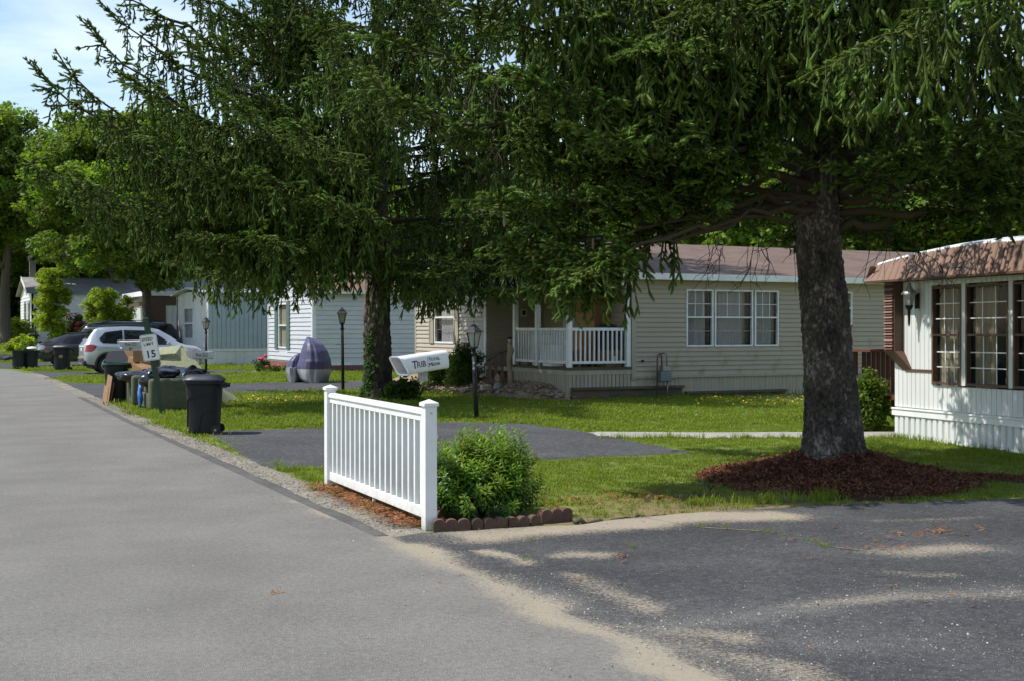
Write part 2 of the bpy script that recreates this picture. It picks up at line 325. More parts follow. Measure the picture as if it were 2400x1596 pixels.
def dirty(m, col=(.30, .24, .16), top=.22):   # splash dirt with a ragged edge near the ground
    t = m.node_tree; l = t.links.new; p = t.nodes['Principled BSDF']; src = p.inputs['Base Color'].links[0].from_socket; ge = N(t, 'ShaderNodeNewGeometry'); sx = N(t, 'ShaderNodeSeparateXYZ'); l(ge.outputs['Position'], sx.inputs[0])
    n = N(t, 'ShaderNodeTexNoise', i={'Scale': 14, 'Detail': 6, 'Roughness': .75}); l(ge.outputs['Position'], n.inputs['Vector']); z = N(t, 'ShaderNodeMapRange', i={'From Min': top, 'From Max': 0, 'To Min': -.35, 'To Max': .3}); z.clamp = False; l(sx.outputs['Z'], z.inputs[0])
    a = N(t, 'ShaderNodeMath', operation='ADD'); l(n.outputs['Fac'], a.inputs[0]); l(z.outputs[0], a.inputs[1]); r = N(t, 'ShaderNodeMapRange', i={'From Min': .45, 'From Max': .85, 'To Max': .7}); l(a.outputs[0], r.inputs[0])
    mx_ = N(t, 'ShaderNodeMix', data_type='RGBA'); mx_.inputs[7].default_value = (*col, 1); l(r.outputs[0], mx_.inputs[0]); l(src, mx_.inputs[6]); l(mx_.outputs[2], p.inputs['Base Color']); return m
M['fencew'] = dirty(pm('fence_vinyl', (.78, .78, .77), (.70, .71, .68), 5, .35, .03, 20))
# ------------------------------------------------------------ terrain, road, driveways
def gz(x, y):                        # the ground rises a little beyond the cars
    x = np.asarray(x, float); y = np.asarray(y, float)
    return 1.0*sst(62, 96, y)
TB = at(1960, 1100, .30) if False else Vector((8.8, 10.3, 0)); TA = Vector((9.6, 26.9, 0))
def mound(x, y):
    a = np.arctan2(y-TB.y, x-TB.x); r = np.hypot(x-TB.x, y-TB.y)/(1+.12*np.sin(a*3+1)+.07*np.sin(a*5))
    return .31*np.exp(-(r/.78)**2)*sst(1.5, 1.1, r)+.035*sst(1.45, 1.1, r)*fbm(np.asarray(x)*3, np.asarray(y)*3, 4)
def gridmesh(name, X, Y, Z, m, kind='structure', attrs=None, parent=None):
    nu, nv = X.shape; V = np.stack([X.ravel(), Y.ravel(), Z.ravel()], 1); i = np.arange(nu*nv).reshape(nu, nv)
    F = np.stack([i[:-1, :-1].ravel(), i[1:, :-1].ravel(), i[1:, 1:].ravel(), i[:-1, 1:].ravel()], 1)
    if Z.size and ((X[1, 0]-X[0, 0])*(Y[0, 1]-Y[0, 0])-(Y[1, 0]-Y[0, 0])*(X[0, 1]-X[0, 0])) < 0: F = F[:, ::-1]
    me = arr_mesh(name, V, F, m, smooth=True)
    for k, a in (attrs or {}).items():
        q = me.attributes.new(k, 'FLOAT', 'POINT'); q.data.foreach_set('value', np.asarray(a, np.float32).ravel())
    return tag(link(name, me, parent), kind=kind)
def poly_s(pts, n):                  # resample a polyline
    p = np.array([[q[0], q[1]] for q in pts], float); s = np.r_[0, np.cumsum(np.hypot(*np.diff(p, axis=0).T))]
    t = np.linspace(0, s[-1], n); return np.interp(t, s, p[:, 0]), np.interp(t, s, p[:, 1])
def ruled(name, near, far, nu, nv, z, m, attrs=None, jit=.03, edge=.03):
    ax, ay = poly_s(near, nu); bx, by = poly_s(far, nu); t = np.linspace(0, 1, nv)[None, :]
    X = ax[:, None]*(1-t)+bx[:, None]*t; Y = ay[:, None]*(1-t)+by[:, None]*t
    e = np.minimum(1, 1)*jit; X = X+e*(fbm(Y*2.3, X*2.3, 31)-.5)*2; Y = Y+e*(fbm(X*2.3, Y*2.3, 11)-.5)*2
    Z = gz(X, Y)+z
    b = np.ones_like(Z); b[:, 0] = b[:, -1] = 0; b[0, :] = b[-1, :] = 0; Z = Z-(1-b)*edge     # edges dip under the turf
    return gridmesh(name, X, Y, Z, m, attrs=attrs(X, Y) if attrs else None)
def pdist(X, Y, pts):                # distance to a polyline
    D = np.full(np.shape(X), 1e9)
    for (x0, y0), (x1, y1) in zip(pts[:-1], pts[1:]):
        dx, dy = x1-x0, y1-y0; t = np.clip(((X-x0)*dx+(Y-y0)*dy)/(dx*dx+dy*dy+1e-9), 0, 1); D = np.minimum(D, np.hypot(X-x0-t*dx, Y-y0-t*dy))
    return D
def P2(*a): return [tuple(at(x, y))[:2] for x, y in a]
SAND = [(P2((700, 1180), (960, 1285)), .10, .7), (P2((960, 1285), (1120, 1350), (1290, 1440), (1450, 1505), (1600, 1580), (1780, 1660)), .17, 1.0), (P2((1100, 1262), (1350, 1240), (1650, 1213), (1830, 1212)), .30, 1.15),
        (P2((1120, 1300), (1230, 1325)), .10, .9), (P2((1330, 1305), (1430, 1310)), .13, .72), (P2((1343, 1362), (1440, 1400), (1512, 1428)), .18, .68), (P2((1560, 1490), (1730, 1500)), .15, .68), (P2((2080, 1300), (2280, 1290)), .24, .7),
        (P2((1870, 1430), (2100, 1400), (2390, 1400)), .13, .5), (P2((1500, 1475), (1900, 1600)), .16, .5), (P2((2050, 1225), (2300, 1220)), .1, .4), (P2((2100, 1350), (2250, 1355)), .1, .4)]
GRAV = [(P2((1550, 1475), (1850, 1440), (2100, 1400), (2400, 1390)), .28, .42), (P2((1200, 1370), (1500, 1490), (1900, 1640)), .22, .4), (P2((1900, 1520), (2300, 1500)), .4, .3)]
def field(X, Y, L_, s):
    q = np.zeros(np.shape(X)); wx = X+.16*(fbm(X*3, Y*3, s)-.5)*2; wy = Y+.12*(fbm(X*3, Y*3, s+7)-.5)*2
    for pts, hw, am in L_: q = np.maximum(q, am*np.exp(-(pdist(wx, wy, pts)/hw)**2))
    return np.clip(q*(.55+.9*fbm(X*2.2, Y*2.2, s+3)), 0, 1.1)
def asand(X, Y): return {'sand': field(X, Y, SAND, 40), 'gravel': field(X, Y, GRAV, 60)}
M['road'] = groundm('worn_road_asphalt', [(.140, .132, .120), (.185, .175, .160), (.225, .213, .195)], .9, 75, 'sand', (.37, .32, .24), ((.30, .29, .27), 150, .88), .9, 170)
M['drive'] = groundm('sealed_dark_asphalt', [(.034, .034, .036), (.056, .056, .059), (.094, .093, .093)], .8, 65, 'sand', (.37, .315, .235), ((.26, .25, .22), 110, .95), .8, 150, attr2='gravel', acol2=(.27, .255, .225))
M['drive2'] = groundm('faded_dark_asphalt', [(.042, .042, .044), (.060, .060, .063), (.09, .09, .09)], .7, 30, None, None, ((.25, .24, .22), 40, .94), .6, 90)
M['lawn'] = groundm('lawn_soil_and_thatch', [(.085, .110, .014), (.13, .16, .024), (.18, .20, .045)], .5, 14, 'dry', (.20, .15, .075), None, .6, 60)
M['shoulder'] = groundm('gravel_shoulder', [(.12, .105, .08), (.20, .18, .14), (.30, .27, .215)], 1.2, 60, None, None, ((.45, .43, .39), 90, .8), 1.0, 90)
M['mulch'] = groundm('mulch', [(.03, .010, .006), (.06, .02, .012), (.10, .04, .022)], 3, 45, None, None, None, 1, 70)
M['beach'] = groundm('rock_bed_soil', [(.14, .10, .07), (.24, .18, .12), (.30, .23, .16)], 3, 25, None, None, None, 1, 30)
M['verge'] = groundm('dark_asphalt_lip', [(.07, .068, .066), (.13, .125, .118)], 2, 50, None, None, None, .7, 120)

# one sheet of ground reaching past everything in view
gx = np.r_[-400, -200, -100, -60, -40, -30, np.arange(-24, 3, 3.0), np.arange(3.2, 16, .2), np.arange(16, 40, 1.5), 45, 60, 80, 120, 200, 400]
gy = np.r_[-200, -60, -20, -8, -2, np.arange(0, 7, 1.0), np.arange(7, 20, .2), np.arange(20, 110, 1.5), 130, 160, 220, 350, 600]
X, Y = np.meshgrid(gx, gy, indexing='ij')
Z = gz(X, Y)+.02*(fbm(X*.7, Y*.7, 3)-.5)*sst(4, 6, X)
dry = np.clip(.9*np.exp(-((X-6.6)/1.6)**2-((Y-9.5)/.9)**2)+1.0*np.exp(-(pdist(X, Y, P2((1340, 1232), (1700, 1192), (2050, 1172)))/.28)**2)+.5*np.exp(-(np.hypot(X-TB.x, Y-TB.y)/1.7)**4), 0, 1)
gridmesh('lawn', X, Y, Z, M['lawn'], attrs={'dry': dry})

RE = [(3.25, -30), (3.25, 4), (3.25, 11), (3.32, 22), (3.6, 36), (3.75, 45), (3.3, 52), (1.6, 58), (-2, 63), (-8, 67), (-18, 70), (-40, 72)]
LE = [(-3.1, -30), (-3.1, 4), (-3.1, 11), (-3.05, 22), (-2.8, 34), (-2.8, 42), (-3.4, 48), (-5, 53), (-8, 57), (-12, 60), (-20, 62), (-40, 64)]
def dens(pts, ys):                   # insert vertices densely near the camera
    p = np.array(pts); s = np.r_[0, np.cumsum(np.hypot(*np.diff(p, axis=0).T))]; t = np.unique(np.r_[np.linspace(0, s[-1], 60), np.linspace(31, 46, 150), np.linspace(46, 60, 60)])
    return np.interp(t/s[-1], s/s[-1], p[:, 0]), np.interp(t/s[-1], s/s[-1], p[:, 1])
rx, ry = dens(RE, 0); lx, ly = dens(LE, 0); tt = np.r_[np.linspace(0, .6, 8), np.linspace(.62, 1, 40)][None, :]
X = lx[:, None]*(1-tt)+rx[:, None]*tt; Y = ly[:, None]*(1-tt)+ry[:, None]*tt; X[:, -1] += .04*(fbm(Y[:, -1]*1.5, Y[:, -1]*0, 5)-.5)
e = np.abs(2*tt-1)**2; gridmesh('road', X, Y, gz(X, Y)+.034-.01*e, M['road'], attrs=asand(X, Y))
# gravel shoulder between the road and the lawns, with the dark lip of older asphalt under the road edge
def strip(name, o0, o1, y0, y1, z, m, n=260, wob=.05):
    y = np.linspace(y0, y1, n); x = np.interp(y, [q[1] for q in RE[:8]], [q[0] for q in RE[:8]]); k = np.linspace(0, 1, 7)[None, :]
    o1_ = o1+wob*(fbm(y*1.3, y*0+z*99, 9)-.5)*2; X = x[:, None]+o0*(1-k)+o1_[:, None]*k; Y = np.repeat(y[:, None], 7, 1)
    Z = gz(X, Y)+z+0*X; Z[:, -1] -= .03
    return gridmesh(name, X, Y, Z, m)
strip('gravel_shoulder', -.15, .47, 8.9, 47, .012, M['shoulder'])
strip('asphalt_lip', -.1, .045, 8.9, 30, .027, M['verge'], 400, .06)
ruled('driveway', [(3.05, -12), (3.05, 0), (3.1, 4), (3.2, 8.6)], [(16, -12), (16, 0), (16, 5), (16, 7.7)], 150, 170, .016, M['drive'], asand, .05) if False else None
q0 = [(2.7, 8.72)]+P2((990, 1252), (1080, 1248), (1200, 1240), (1340, 1232), (1500, 1214), (1700, 1198), (1900, 1190), (2050, 1181), (2400, 1170))+[(14, 8.0), (18, 7.6)]
D0F = q0; D0N = [(2.7, .5), (6, -1), (12, -1), (18, -1)]
ruled('driveway', D0N, D0F, 330, 190, .020, M['drive'], asand, .05)
D1N = P2((610, 1094), (640, 1099), (1000, 1090), (1300, 1077), (1640, 1063)); D1F = P2((455, 998), (500, 1010), (750, 1003), (1045, 989), (1240, 993))+P2((1360, 1010))
ruled('driveway', D1N, D1F, 60, 50, .014, M['drive2'], None, .07)
D2N = [(3.7, 27.3), (4.4, 28.9), (6.8, 30.3), (9.5, 31), (14, 31)]; D2F = [(3.9, 39.2), (5.0, 37.2), (8, 35.9), (10, 36.3), (14, 36.2)]
ruled('driveway', D2N, D2F, 60, 40, .014, M['drive2'], None, .07)
D3N = [(3.9, 42.5), (5, 44.2), (11.5, 44.4)]; D3F = [(3.9, 49.8), (5, 48.2), (11.5, 48)]
ruled('driveway', D3N, D3F, 40, 30, .014, M['drive2'], None, .07)
D4N = [(3.2, 53.4), (4.5, 55), (11.5, 55)]; D4F = [(0, 62.5), (4.5, 62.5), (11.5, 62.5)]
ruled('driveway', D4N, D4F, 40, 30, .014, M['drive2'], None, .07)
WN = P2((1390, 1024), (1640, 1026), (2120, 1025)); WF = P2((1370, 1012), (1640, 1014), (2120, 1012))
ruled('walkway', WN, WF, 30, 5, .03, M['concrete'], None, .01)
D0P = D0N+D0F[::-1]; D1P = D1N+D1F[::-1]; D2P = D2N+D2F[::-1]; D3P = D3N+D3F[::-1]; D4P = D4N+D4F[::-1]; WP = WN+WF[::-1]
# far path left of the trees
ruled('far_path', [(3, 70), (12, 72)], [(3, 71.6), (12, 73.6)], 12, 4, .012, M['concrete'], None, .02)
# mulch mound round the near spruce
a = np.linspace(0, 2*PI, 90)[:, None]; r = np.linspace(.12, 1.42, 40)[None, :]*(1+.12*np.sin(a*3+1)+.07*np.sin(a*5)+.02*np.sin(a*17))
X = TB.x+r*np.cos(a); Y = TB.y+r*np.sin(a); gridmesh('mulch_mound', X, Y, mound(X, Y)+.004, M['mulch'])
# tail of darker mulch running right along the lawn
ruled('mulch_strip', P2((2140, 1128), (2250, 1132), (2400, 1132), (2520, 1130)), P2((2140, 1095), (2250, 1102), (2400, 1117), (2520, 1120)), 40, 8, .02, M['mulch'], None, .07)
# rock bed by the porch
RBO = [(13.3, 24.2), (12.75, 24.4), (12.25, 26), (11.9, 28.5), (11.4, 31), (11.6, 33.6)]; RBI = [(13.32, 24.42), (13.27, 24.5), (13.24, 26.5), (13.24, 28.5), (13.24, 31), (13.24, 33.6)]; RB = RBO+RBI[::-1]
def bedz(x, y): return .02+.24*sst(11.9, 13.1, x)*sst(24.2, 25.6, y)+.03*sst(24.0, 24.4, y)
ax, ay = poly_s(RBO, 60); bx, by = poly_s(RBI, 60); t_ = np.linspace(0, 1, 16)[None, :]; X = ax[:, None]*(1-t_)+bx[:, None]*t_; Y = ay[:, None]*(1-t_)+by[:, None]*t_
gridmesh('rock_bed', X, Y, np.where((t_ == 0) | (np.arange(60)[:, None] == 0), -.04, bedz(X, Y)+.03*fbm(X*3, Y*3, 6)), M['beach'])
M['bed'] = M['mulch']
ruled('flower_bed_soil', P2((600, 874), (640, 876), (672, 874)), P2((604, 866), (640, 867), (672, 866)), 12, 5, .02, M['mulch'], None, .1)
ruled('far_walk', P2((560, 876), (590, 876), (640, 874)), P2((560, 872), (600, 866), (640, 868)), 8, 3, .02, M['concrete'], None, .02)

# ------------------------------------------------------------ grass, flowers, gravel, litter (stuff)
def tuft(nb, rad, h, seed, wd=.0035):
    q = np.random.RandomState(seed); V = []; F = []; T = []
    for i in range(nb):
        x, y = q.uniform(-rad, rad, 2); a = q.uniform(0, 2*PI); hh = h*q.uniform(.5, 1.15); ln = hh*q.uniform(.15, .9); wd_ = wd*q.uniform(.7, 1.4)
        dx, dy = math.cos(a), math.sin(a); px, py = -dy*wd_, dx*wd_; k = len(V); b = q.uniform(0, 1)
        V += [(x-px, y-py, 0), (x+px, y+py, 0), (x+dx*ln*.35+px*.8, y+dy*ln*.35+py*.8, hh*.6), (x+dx*ln*.35-px*.8, y+dy*ln*.35-py*.8, hh*.6), (x+dx*ln, y+dy*ln, hh)]
        F += [(k, k+1, k+2), (k, k+2, k+3), (k+3, k+2, k+4)]; T += [b*.4, b*.4, b*.8, b*.8, b]
    return arr_mesh('grass_tuft', V, F, M['blade'], T)
TUF = [proto('grass_tuft', tuft(34, .11, .034, s)) for s in range(4)]
TUM = [proto('grass_tuft', tuft(46, .24, .045, 10+s, .006)) for s in range(4)]
TUL = [proto('grass_tuft', tuft(22, .10, .12, 20+s, .004)) for s in range(3)]
rs = np.random.RandomState(5)
def lawn_ok(x, y):
    ok = x > np.interp(y, [q[1] for q in RE[:9]], [q[0] for q in RE[:9]])+.42
    for p in (D0P, D1P, D2P, D3P, D4P, WP): ok &= ~inpoly(x, y, p)
    ok &= ~(np.hypot(x-TB.x, y-TB.y) < 1.22+.15*np.sin(np.arctan2(y-TB.y, x-TB.x)*3+1))
    ok &= ~inpoly(x, y, RB)
    ok &= ~((x > 3.5) & (x < 4.85) & (y > 8.5) & (y < 10.2))
    ok &= ~((x > 12.85) & (x < 30) & (y > 9) & (y < 14.2))
    ok &= ~((x > 13.5) & (x < 30) & (y > 24.6) & (y < 34)); ok &= ~((x > 13.3) & (x < 30) & (y > 44.6) & (y < 52))
    return ok
def grass(name, x0, x1, y0, y1, dns, pr, thin=0, s0=1):
    n = int((x1-x0)*(y1-y0)*dns); x = rs.uniform(x0, x1, n); y = rs.uniform(y0, y1, n); k = lawn_ok(x, y)
    lat = x*math.cos(TH)-y*math.sin(TH); d = x*math.sin(TH)+y*math.cos(TH); k &= (d > 2) & (np.abs(lat)/d < .50)
    dr = np.clip(.75*np.exp(-((x-6.7)/1.9)**2-((y-9.4)/.8)**2)+.9*np.exp(-(pdist(x, y, P2((1340, 1232), (1700, 1192), (2050, 1172)))/.2)**2), 0, 1)
    k &= rs.uniform(0, 1, n) > dr*(.35+.8*fbm(x*2.5, y*2.5, 77))*1.1
    x, y = x[k], y[k]; m = len(x); pt = np.stack([x, y, gz(x, y)-.004], 1)
    rot = np.stack([rs.normal(0, .08, m), rs.normal(0, .08, m), rs.uniform(0, 6.28, m)], 1)
    sc_ = s0*(.65+.75*fbm(x*.8, y*.8, 21))*rs.uniform(.75, 1.2, m)
    return tag(scatter(name, pt, rot, sc_, pr), 'mown green lawn grass', 'grass')
o = grass('grass', 3.7, 15.5, 8, 16.5, 95, TUF); o['label'] = 'mown grass on the near lawn around the big spruce and white fence'
o = grass('grass', 3.7, 17, 16.5, 26, 45, TUM); o['label'] = 'mown grass in front of the beige home between the two black driveways'
o = grass('grass', 3.9, 16, 26, 50, 16, TUM, s0=1.3); o['label'] = 'mown grass farther up the road around the dark spruce and parked cars'
o = grass('grass', -5, 16, 50, 90, 6, TUM, s0=1.8); o['label'] = 'far lawn grass beyond the parked cars at left'
# long unmown tufts along walls, posts and pavement cracks
lt_ = []
def line_tufts(px, n, sp=.06, z=0):
    x, y = poly_s(px, 200)
    for i in range(n):
        k = rnd.randrange(200); lt_.append((x[k]+rnd.gauss(0, sp), y[k]+rnd.gauss(0, sp)))
line_tufts([(12.93, 14), (12.88, 12.6), (12.75, 11.1)], 60, .05); line_tufts([(13.6, 24.35), (22, 24.35)], 120, .08)
lt_small = [tuple(at(rnd.choice((1645, 1765, 1790, 1800, 1810, 1840, 1895, 1905, 1930, 1940))+rnd.uniform(-8, 8), 0) if False else at(px_, py_))[:2] for px_, py_ in ((1642, 1241), (1700, 1246), (1765, 1249), (1782, 1250), (1798, 1252), (1812, 1255), (1838, 1260), (1893, 1272), (1905, 1276), (1925, 1284), (1940, 1288), (1232, 1322), (1480, 1290), (870, 1216), (790, 1166), (1245, 1273))]; line_tufts(P2((1570, 1188), (2000, 1168)), 40, .08); line_tufts(P2((1400, 1028), (2090, 1028)), 60, .04)
line_tufts([(4.25, 23.6), (4.1, 25)], 16, .1); line_tufts([(3.85, 19.6), (3.9, 22.5), (4.0, 24)], 70, .1); line_tufts([(13.2, 52), (11.6, 54.8), (11.6, 60)], 60, .2)
line_tufts([(3.75, 14.2), (3.78, 12.3)], 26, .06); line_tufts([(3.6, 10.2), (3.6, 11.8)], 6, .05); line_tufts(P2((1010, 975), (1300, 985)), 60, .25)
p = np.array([(a, b, 0) for a, b in lt_]); n = len(p); p[:, 2] = gz(p[:, 0], p[:, 1])+.02*(p[:, 1] < 8.6)
tag(scatter('long_grass', p, np.stack([rs.normal(0, .1, n), rs.normal(0, .1, n), rs.uniform(0, 6, n)], 1), rs.uniform(.35, 1.0, n), TUL), 'long uncut grass tufts along walls and pavement edges', 'grass')
def flower(m, r, h):
    V = []; F = []
    for k in range(6):
        a = k*PI/3; j = len(V); V += [(0, 0, h), (r*math.cos(a-.35), r*math.sin(a-.35), h+.003), (r*1.15*math.cos(a), r*1.15*math.sin(a), h+.006), (r*math.cos(a+.35), r*math.sin(a+.35), h+.003)]; F += [(j, j+1, j+2, j+3)]
    V += [(-.001, 0, 0), (.001, 0, 0), (.001, 0, h), (-.001, 0, h)]; j = len(V)-4; F += [(j, j+1, j+2, j+3)]
    return proto('flower_head', arr_mesh('flower_head', V, F, m))
def flowers(name, label, m, regs, r, h):
    f = flower(m, r, h); pts = []
    for poly, n in regs:
        xs = [q[0] for q in poly]; ys = [q[1] for q in poly]; c = 0
        while c < n:
            x, y = rnd.uniform(min(xs), max(xs)), rnd.uniform(min(ys), max(ys))
            if inpoly(np.array([x]), np.array([y]), poly)[0] and lawn_ok(np.array([x]), np.array([y]))[0] and fbm(x*1.6, y*1.6, 2) > rnd.uniform(.3, .6): pts.append((x, y, 0)); c += 1
    n = len(pts); tag(scatter(name, pts, np.stack([rs.normal(0, .5, n), rs.normal(0, .5, n), rs.uniform(0, 6, n)], 1), rs.uniform(.6, 1.2, n), [f]), label, 'flowers')
flowers('yellow_flowers', 'small yellow wildflowers in the grass', M['yellowf'], [(P2((1600, 955), (1890, 955), (1890, 932), (1640, 932)), 240), (P2((540, 950), (760, 950), (740, 932), (540, 935)), 110), (P2((1990, 975), (2060, 975), (2050, 950), (1990, 950)), 14)], .018, .09)
flowers('white_clover', 'tiny white clover heads dotted over the lawn', M['whitef'], [(P2((520, 950), (760, 950), (750, 922), (520, 928)), 170), (P2((1050, 985), (1880, 985), (1880, 935), (1000, 930)), 90), (P2((160, 888), (250, 886), (250, 878), (170, 880)), 30)], .010, .06)
def lump(seed, m, flat=.6, name='pebble'):
    q = np.random.RandomState(seed); V = np.array([(1, 0, 0), (0, 1, 0), (-1, 0, 0), (0, -1, 0), (0, 0, 1), (0, 0, -1), (.65, .65, .35), (-.65, .6, .3), (-.6, -.65, .4), (.7, -.6, .3)], float)
    V = V*(1+q.normal(0, .16, (10, 1))); V[:, 2] *= flat
    F = [(0, 6, 4), (6, 1, 4), (1, 7, 4), (7, 2, 4), (2, 8, 4), (8, 3, 4), (3, 9, 4), (9, 0, 4), (0, 5, 1), (0, 1, 6), (1, 5, 2), (1, 2, 7), (2, 5, 3), (2, 3, 8), (3, 5, 0), (3, 0, 9)]
    return proto(name, arr_mesh(name, V, F, m, np.full(10, q.uniform(0, 1))))
PB = [lump(s, M['pebble']) for s in range(5)]
def stones(name, label, x, y, size, z, pr=PB, cat='gravel'):
    n = len(x); return tag(scatter(name, np.stack([x, y, gz(x, y)+z+size*.2], 1), rs.uniform(0, 6.28, (n, 3))*np.array([.1, .1, 1]), size, pr), label, cat)
n = 3000; y = rs.uniform(9.1, 30, n)**1.0; x = np.interp(y, [4, 11, 22, 36], [3.25, 3.25, 3.32, 3.6])+rs.uniform(.04, .5, n)*rs.uniform(.6, 1, n)
stones('shoulder_gravel', 'loose grey gravel along the road shoulder by the fence', x, y, rs.uniform(.004, .011, n), .012)
n = 60000; x = rs.uniform(3.2, 11, n); y = rs.uniform(1.5, 9.2, n); k = (rs.uniform(0, 1, n) < np.clip(.008+1.3*field(x, y, GRAV, 60)+.12*field(x, y, SAND, 40), 0, 1)) & inpoly(x, y, D0P); x, y = x[k], y[k]
stones('driveway_gravel', 'pale loose grit scattered over the near dark driveway', x, y, rs.uniform(.0022, .0075, len(x))*rs.uniform(.6, 1, len(x)), .020)
n = 3200; x = rs.uniform(-2.5, 3.2, n); y = 4+rs.uniform(0, 1, n)**2*16; k = rs.uniform(0, 1, n) < .10+.6*np.exp(-((3.3-x)/.35)**2); x, y = x[k], y[k]
stones('road_grit', 'few tiny stones lying on the grey road', x, y, rs.uniform(.003, .008, len(x)), .03)
CB = [lump(30+s, M['stone'], .45, 'river_rock') for s in range(5)]
n = 2600; x = rs.uniform(11.3, 13.3, n); y = rs.uniform(24, 31, n); k = inpoly(x, y, RB); x, y = x[k], y[k]
o = stones('river_rocks', 'tan river rocks in the bed beside the porch', x, y, rs.uniform(.03, .075, len(x)), bedz(x, y)+.02, CB, 'rocks')
def shred(seed, m, ln=.05):
    q = np.random.RandomState(seed); V = []; F = []; T = []
    for i in range(7):
        a = q.uniform(0, 6.28); c = q.normal(0, .03, 2); l = ln*q.uniform(.4, 1); w_ = q.uniform(.002, .006); d = np.array([math.cos(a), math.sin(a)]); e = np.array([-d[1], d[0]])*w_; z = q.uniform(.0, .02); z2 = z+q.normal(0, .012); k = len(V)
        for s, t, zz in ((-1, -1, z), (-1, 1, z), (1, 1, z2), (1, -1, z2)): V.append((*(c+d*l/2*s+e*t), max(.002, zz)))
        F.append((k, k+1, k+2, k+3)); T += [q.uniform(0, 1)]*4
    return arr_mesh('shred', V, F, m, T)
SH = [proto('mulch_shred', shred(s, M['chip'])) for s in range(5)]; LN = [proto('needle_litter', shred(40+s, M['litter'], .07)) for s in range(4)]
n = 6500; a = rs.uniform(0, 6.28, n); r = 1.45*rs.uniform(0, 1, n)**.5; x = TB.x+r*np.cos(a); y = TB.y+r*np.sin(a)
m2 = 1200; xs, ys = poly_s(P2((2150, 1112), (2250, 1117), (2400, 1124), (2500, 1125)), 300); kk = rs.randint(0, 300, m2); x = np.r_[x, xs[kk]+rs.normal(0, .08, m2)]; y = np.r_[y, ys[kk]+rs.normal(0, .12, m2)]; n += m2
tag(scatter('mulch_shreds', np.stack([x, y, mound(x, y)+.012], 1), np.stack([rs.normal(0, .3, n), rs.normal(0, .3, n), rs.uniform(0, 6, n)], 1), rs.uniform(.5, 1.2, n), SH), 'reddish brown shredded mulch round the near spruce trunk', 'mulch')
pts = []
for px, k, s in (((1150, 1148), 0, 0),): pass
def litter(cx, cy, sx, sy, n, z):
    for i in range(n): pts.append((rnd.gauss(cx, sx), rnd.gauss(cy, sy), z))
for i in range(1500): t = rnd.random(); pts.append((3.70+.07*t+rnd.gauss(-.05, .10), 9.2+t*2.9, .03))
for px, py, sx, n in ((2180, 1257, .25, 26), (1455, 1310, .1, 5), (1560, 1165, .8, 120), (1400, 1180, .7, 80), (2030, 1300, .3, 12), (1980, 1270, .5, 12), (1500, 1320, .9, 8), (2200, 1420, .9, 8)):
    c = at(px, py); litter(c.x, c.y, sx, sx*.4, n, .03)
n = len(pts); tag(scatter('needle_litter', pts, np.stack([rs.normal(0, .2, n), rs.normal(0, .2, n), rs.uniform(0, 6, n)], 1), rs.uniform(.35, .9, n), LN), 'orange fallen spruce needles under the white fence and on the driveway', 'litter')
p = np.array([(a, b, .022) for a, b in lt_small]); n = len(p); tag(scatter('weed_tufts', p, np.stack([rs.normal(0, .2, n), rs.normal(0, .2, n), rs.uniform(0, 6, n)], 1), rs.uniform(.22, .45, n), TUL), 'small green weeds growing from the crack in the near driveway', 'weeds')
cx, cy = poly_s(P2((1500, 1216), (1590, 1232), (1640, 1241), (1700, 1245), (1790, 1251), (1840, 1260), (1900, 1275), (1950, 1288), (2020, 1296)), 160); w_ = .008+.016*fbm(cx*9, cy*9, 5); j_ = .03*(fbm(cx*6, cy*6, 8)-.5); gridmesh('driveway_crack', np.stack([cx, cx], 1), np.stack([cy-w_+j_, cy+w_+j_], 1), np.full((160, 2), .0245), M['beach'])
# surface roots breaking out of the lawn
for i, (pp, lb) in enumerate((([(1590, 1172), (1640, 1160), (1700, 1163)], 'thin surface root in the lawn left of the mulch mound'), ([(1345, 1228), (1420, 1224), (1500, 1212), (1560, 1210)], 'long root along the driveway edge beside the last edging stone'), ([(1650, 1139), (1665, 1148), (1672, 1152)], 'pale broken root stub standing up in the lawn left of the mulch'))):
    q = [at(*a) for a in pp]; mb = MB(); xx, yy = poly_s([(v.x, v.y) for v in q], 22); mb.tube([Vector((xx[j]+.035*MN.noise(Vector((j*.5, i, 0))), yy[j]+.05*MN.noise(Vector((j*.45, i, 5))), .012+.035*MN.noise(Vector((j*.55, i*3, 9)))+(.06*max(0, (j-15)/6) if i == 2 else 0))) for j in range(22)], [(.010+.016*abs(math.sin(j*.7+i)))*(1-j/30) for j in range(22)], 7)
    tag(mb.build('tree_root', M['oldwood'], loc=tuple(q[0])[:2]+(0,)), lb, 'root')
